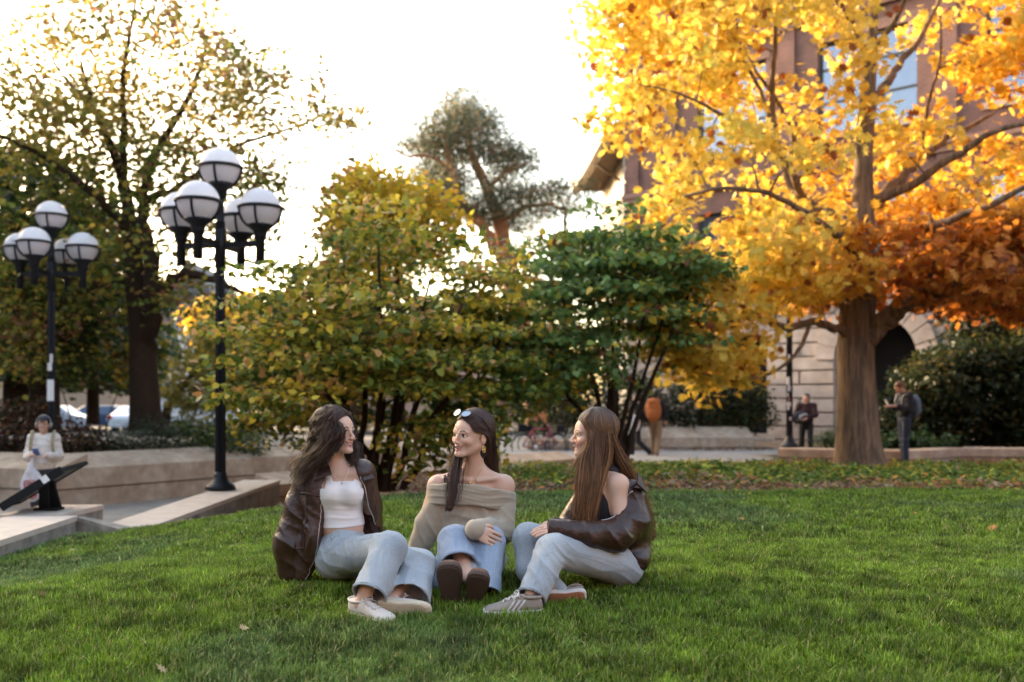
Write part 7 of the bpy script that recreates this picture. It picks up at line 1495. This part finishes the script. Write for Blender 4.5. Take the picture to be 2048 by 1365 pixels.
# --- bicycles at the seat wall
def bike(x, y, z, ang_, col, label):
    R_ = empty('bicycle', (x, y, z), ang_); m_f = mat('bike_paint_%d' % int(col[0]*100), col, .35)
    tagit(R_, label, 'bicycle', 'red bicycles parked at the seat wall')
    for wx in (0, 1.02):
        mb = MB(); mb.tube([(wx+.33*cos(a), 0, .34+.33*sin(a)) for a in np.linspace(0, 2*pi, 33)], .019, 6, cap=False); w = mb.build('tyre', m_blk, R_)
        mb = MB()
        for a in np.linspace(0, 2*pi, 15)[:-1]: mb.tube([(wx, 0, .34), (wx+.31*cos(a), 0, .34+.31*sin(a))], .0025, 3)
        mb.tube([(wx, -.04, .34), (wx, .04, .34)], .02, 8); mb.build('spoke', m_zip, w)
    mb = MB(); bb = (.42, 0, .28); st = (.30, 0, .80); hd = (.80, 0, .82)
    for a, b in ((bb, st), (st, hd), (bb, (.82, 0, .72)), (bb, (0, 0, .34)), (st, (0, 0, .34)), (hd, (1.02, 0, .34)), ((.80, 0, .82), (.78, 0, .95))): mb.tube([a, b], .019, 7)
    mb.build('frame', m_f, R_)
    mb = MB(); mb.tube([(.62, -.22, .98), (.72, -.22, 1.0), (.79, -.10, .97), (.79, .10, .97), (.72, .22, 1.0), (.62, .22, .98)], .013, 6); mb.build('handlebar', m_blk, R_)
    mb = MB(); mb.tube([(.30, 0, .80), (.28, 0, .90)], .014, 6); mb.tube([(.16, 0, .92), (.26, 0, .93), (.40, 0, .92)], [.07, .055, .02], 8, flat=.4); mb.build('saddle', m_blk, R_)
    mb = MB(); mb.tube([(.42, -.10, .14), (.42, -.08, .28), (.42, .08, .42), (.42, .10, .42)], .012, 5); mb.tube([(.42, -.03, .28), (.42, .0, .28)], .09, 14); mb.build('crank', m_zip, R_)
    mb = MB(); mb.obox((1.12, 0, .82), (.14, 0, 0), (0, .17, 0), (0, 0, .11)); mb.build('basket', m_blk, R_); return R_
bike(.30, 28.4, -.74, radians(20), (.26, .02, .04), 'red bicycle beside the black bollard, its front wheel showing')
bike(1.35, 29.0, -.74, radians(150), (.22, .02, .045), 'red bicycle further right, mostly hidden by the middle wall block')
mb = MB(); mb.lathe((0, 0, 0), [(.065, 0), (.065, .04), (.045, .06), (.045, .92), (.055, .94), (.05, .98), (0, 1.0)], 12); o = mb.build('bollard', m_blk); o.location = (-.40, 28.2, -.74); tagit(o, 'slim black metal bollard left of the red bicycle', 'bollard')
# --- street far left: parked cars and a far globe lamp
def car(x, y, ang_, col, label, van=False):
    R_ = empty('parked_van' if van else 'parked_car', (x, y, -.88), ang_); tagit(R_, label, 'van' if van else 'car', 'vehicles parked along the far street'); m_c = mat('car_paint_%d' % int(col[0]*100+col[2]*10), col, .25, coat=.5, spec=.5)
    pf = [(-2.2, .25), (-2.25, .75), (-2.1, .95), (-1.7, 1.02), (-1.0, 1.45), (.6, 1.46), (1.25, 1.0), (2.05, .85), (2.25, .6), (2.2, .25)] if not van else [(-2.4, .3), (-2.45, 1.95), (-2.3, 2.1), (1.1, 2.1), (1.75, 1.25), (2.4, 1.05), (2.5, .6), (2.45, .3)]
    n = len(pf); mb = MB(); w = .88 if not van else .95; hi_ = max(p[1] for p in pf)
    V = []
    for sgn_ in (-1, 1):
        for px_, z in pf: V.append((px_, sgn_*(w-(.16 if z > 1.1 and not van else 0)), z))
    mb.add(V, [tuple(range(n)), tuple(range(2*n-1, n-1, -1))]+[(i, (i+1) % n, (i+1) % n+n, i+n) for i in range(n)]); b = mb.build('body', m_c, R_); bv = b.modifiers.new('b', 'BEVEL'); bv.width = .06; bv.segments = 2
    for (x0, x1, z0, z1, x0t, x1t) in (([(-1.55, -.35, 1.0, 1.36, -1.0, -.35), (-.25, 1.05, 1.0, 1.36, -.25, .55)]) if not van else [(.2, 1.45, 1.25, 1.85, .2, 1.15)]):
        for sgn_ in (-1, 1):
            mb = MB(); yy_ = sgn_*(w-.02+.03); yt = sgn_*(w-(.14 if not van else .0)+.015); mb.add([(x0, yy_-sgn_*.02, z0), (x1, yy_-sgn_*.02, z0), (x1t, yt, z1), (x0t, yt, z1)], [(0, 1, 2, 3)]); mb.build('window', m_glass, R_)
    for wx in (-1.4, 1.4):
        for sgn_ in (-1, 1):
            mb = MB(); mb.tube([(wx, sgn_*(w-.2), .32), (wx, sgn_*(w+.02), .32)], .32, 18, smooth=False); wl_ = mb.build('wheel', m_blk, R_); mb = MB(); mb.tube([(wx, sgn_*(w+.0), .32), (wx, sgn_*(w+.03), .32)], .19, 14, smooth=False); mb.build('rim', m_zip, wl_)
    for sgn_ in (-1, 1):
        mb = MB(); mb.obox((2.2 if not van else 2.42, sgn_*.6, .68), (.05, 0, 0), (0, .16, 0), (0, 0, .08)); mb.build('headlight', m_white, R_); mb = MB(); mb.obox((-2.22 if not van else -2.44, sgn_*.68, .82), (.05, 0, 0), (0, .12, 0), (0, 0, .10)); mb.build('tail_light', mat('red_lens', (.5, .02, .02), .3), R_)
    return R_
car(-26.2, 57, 0, (.34, .35, .38), 'silver car parked just right of the second lamp post on the far street')
car(-24.5, 60, .1, (.03, .06, .12), 'blue car parked far behind the reddish shrub')
car(-21.4, 57.5, radians(82), (.66, .67, .70), 'white car nose on, seen left of the forked tree trunk')
car(-21.8, 63, 0, (.55, .56, .60), 'pale grey car far behind, left of the tree trunk')
car(-17.6, 57, radians(6), (.68, .68, .70), 'white delivery van right of the forked tree trunk', True)
mb = MB(); R_ = empty('globe_lamp', (-17.9, 54, -.9)); mb.lathe((0, 0, 0), [(.12, 0), (.12, .2), (.05, .4), (.045, 2.35), (.1, 2.4)], 10); mb.build('pole', m_blk, R_); mb = MB(); mb.lathe((0, 0, 2.72), [(.33*cos(a), .33*sin(a)) for a in np.linspace(-1.3, pi/2-.01, 12)]+[(0, .33)], 18); mb.build('globe', m_globe, R_); tagit(R_, 'small single globe lamp far away between the tree trunk and near lamp post', 'street lamp')
low_wall('street_wall', [(-19.5, 50.5), (-12.5, 50.5), (-12.5, 51.1), (-19.5, 51.1)], -.95, [-.35]*4, 'low pale wall across the plaza near the far white van')
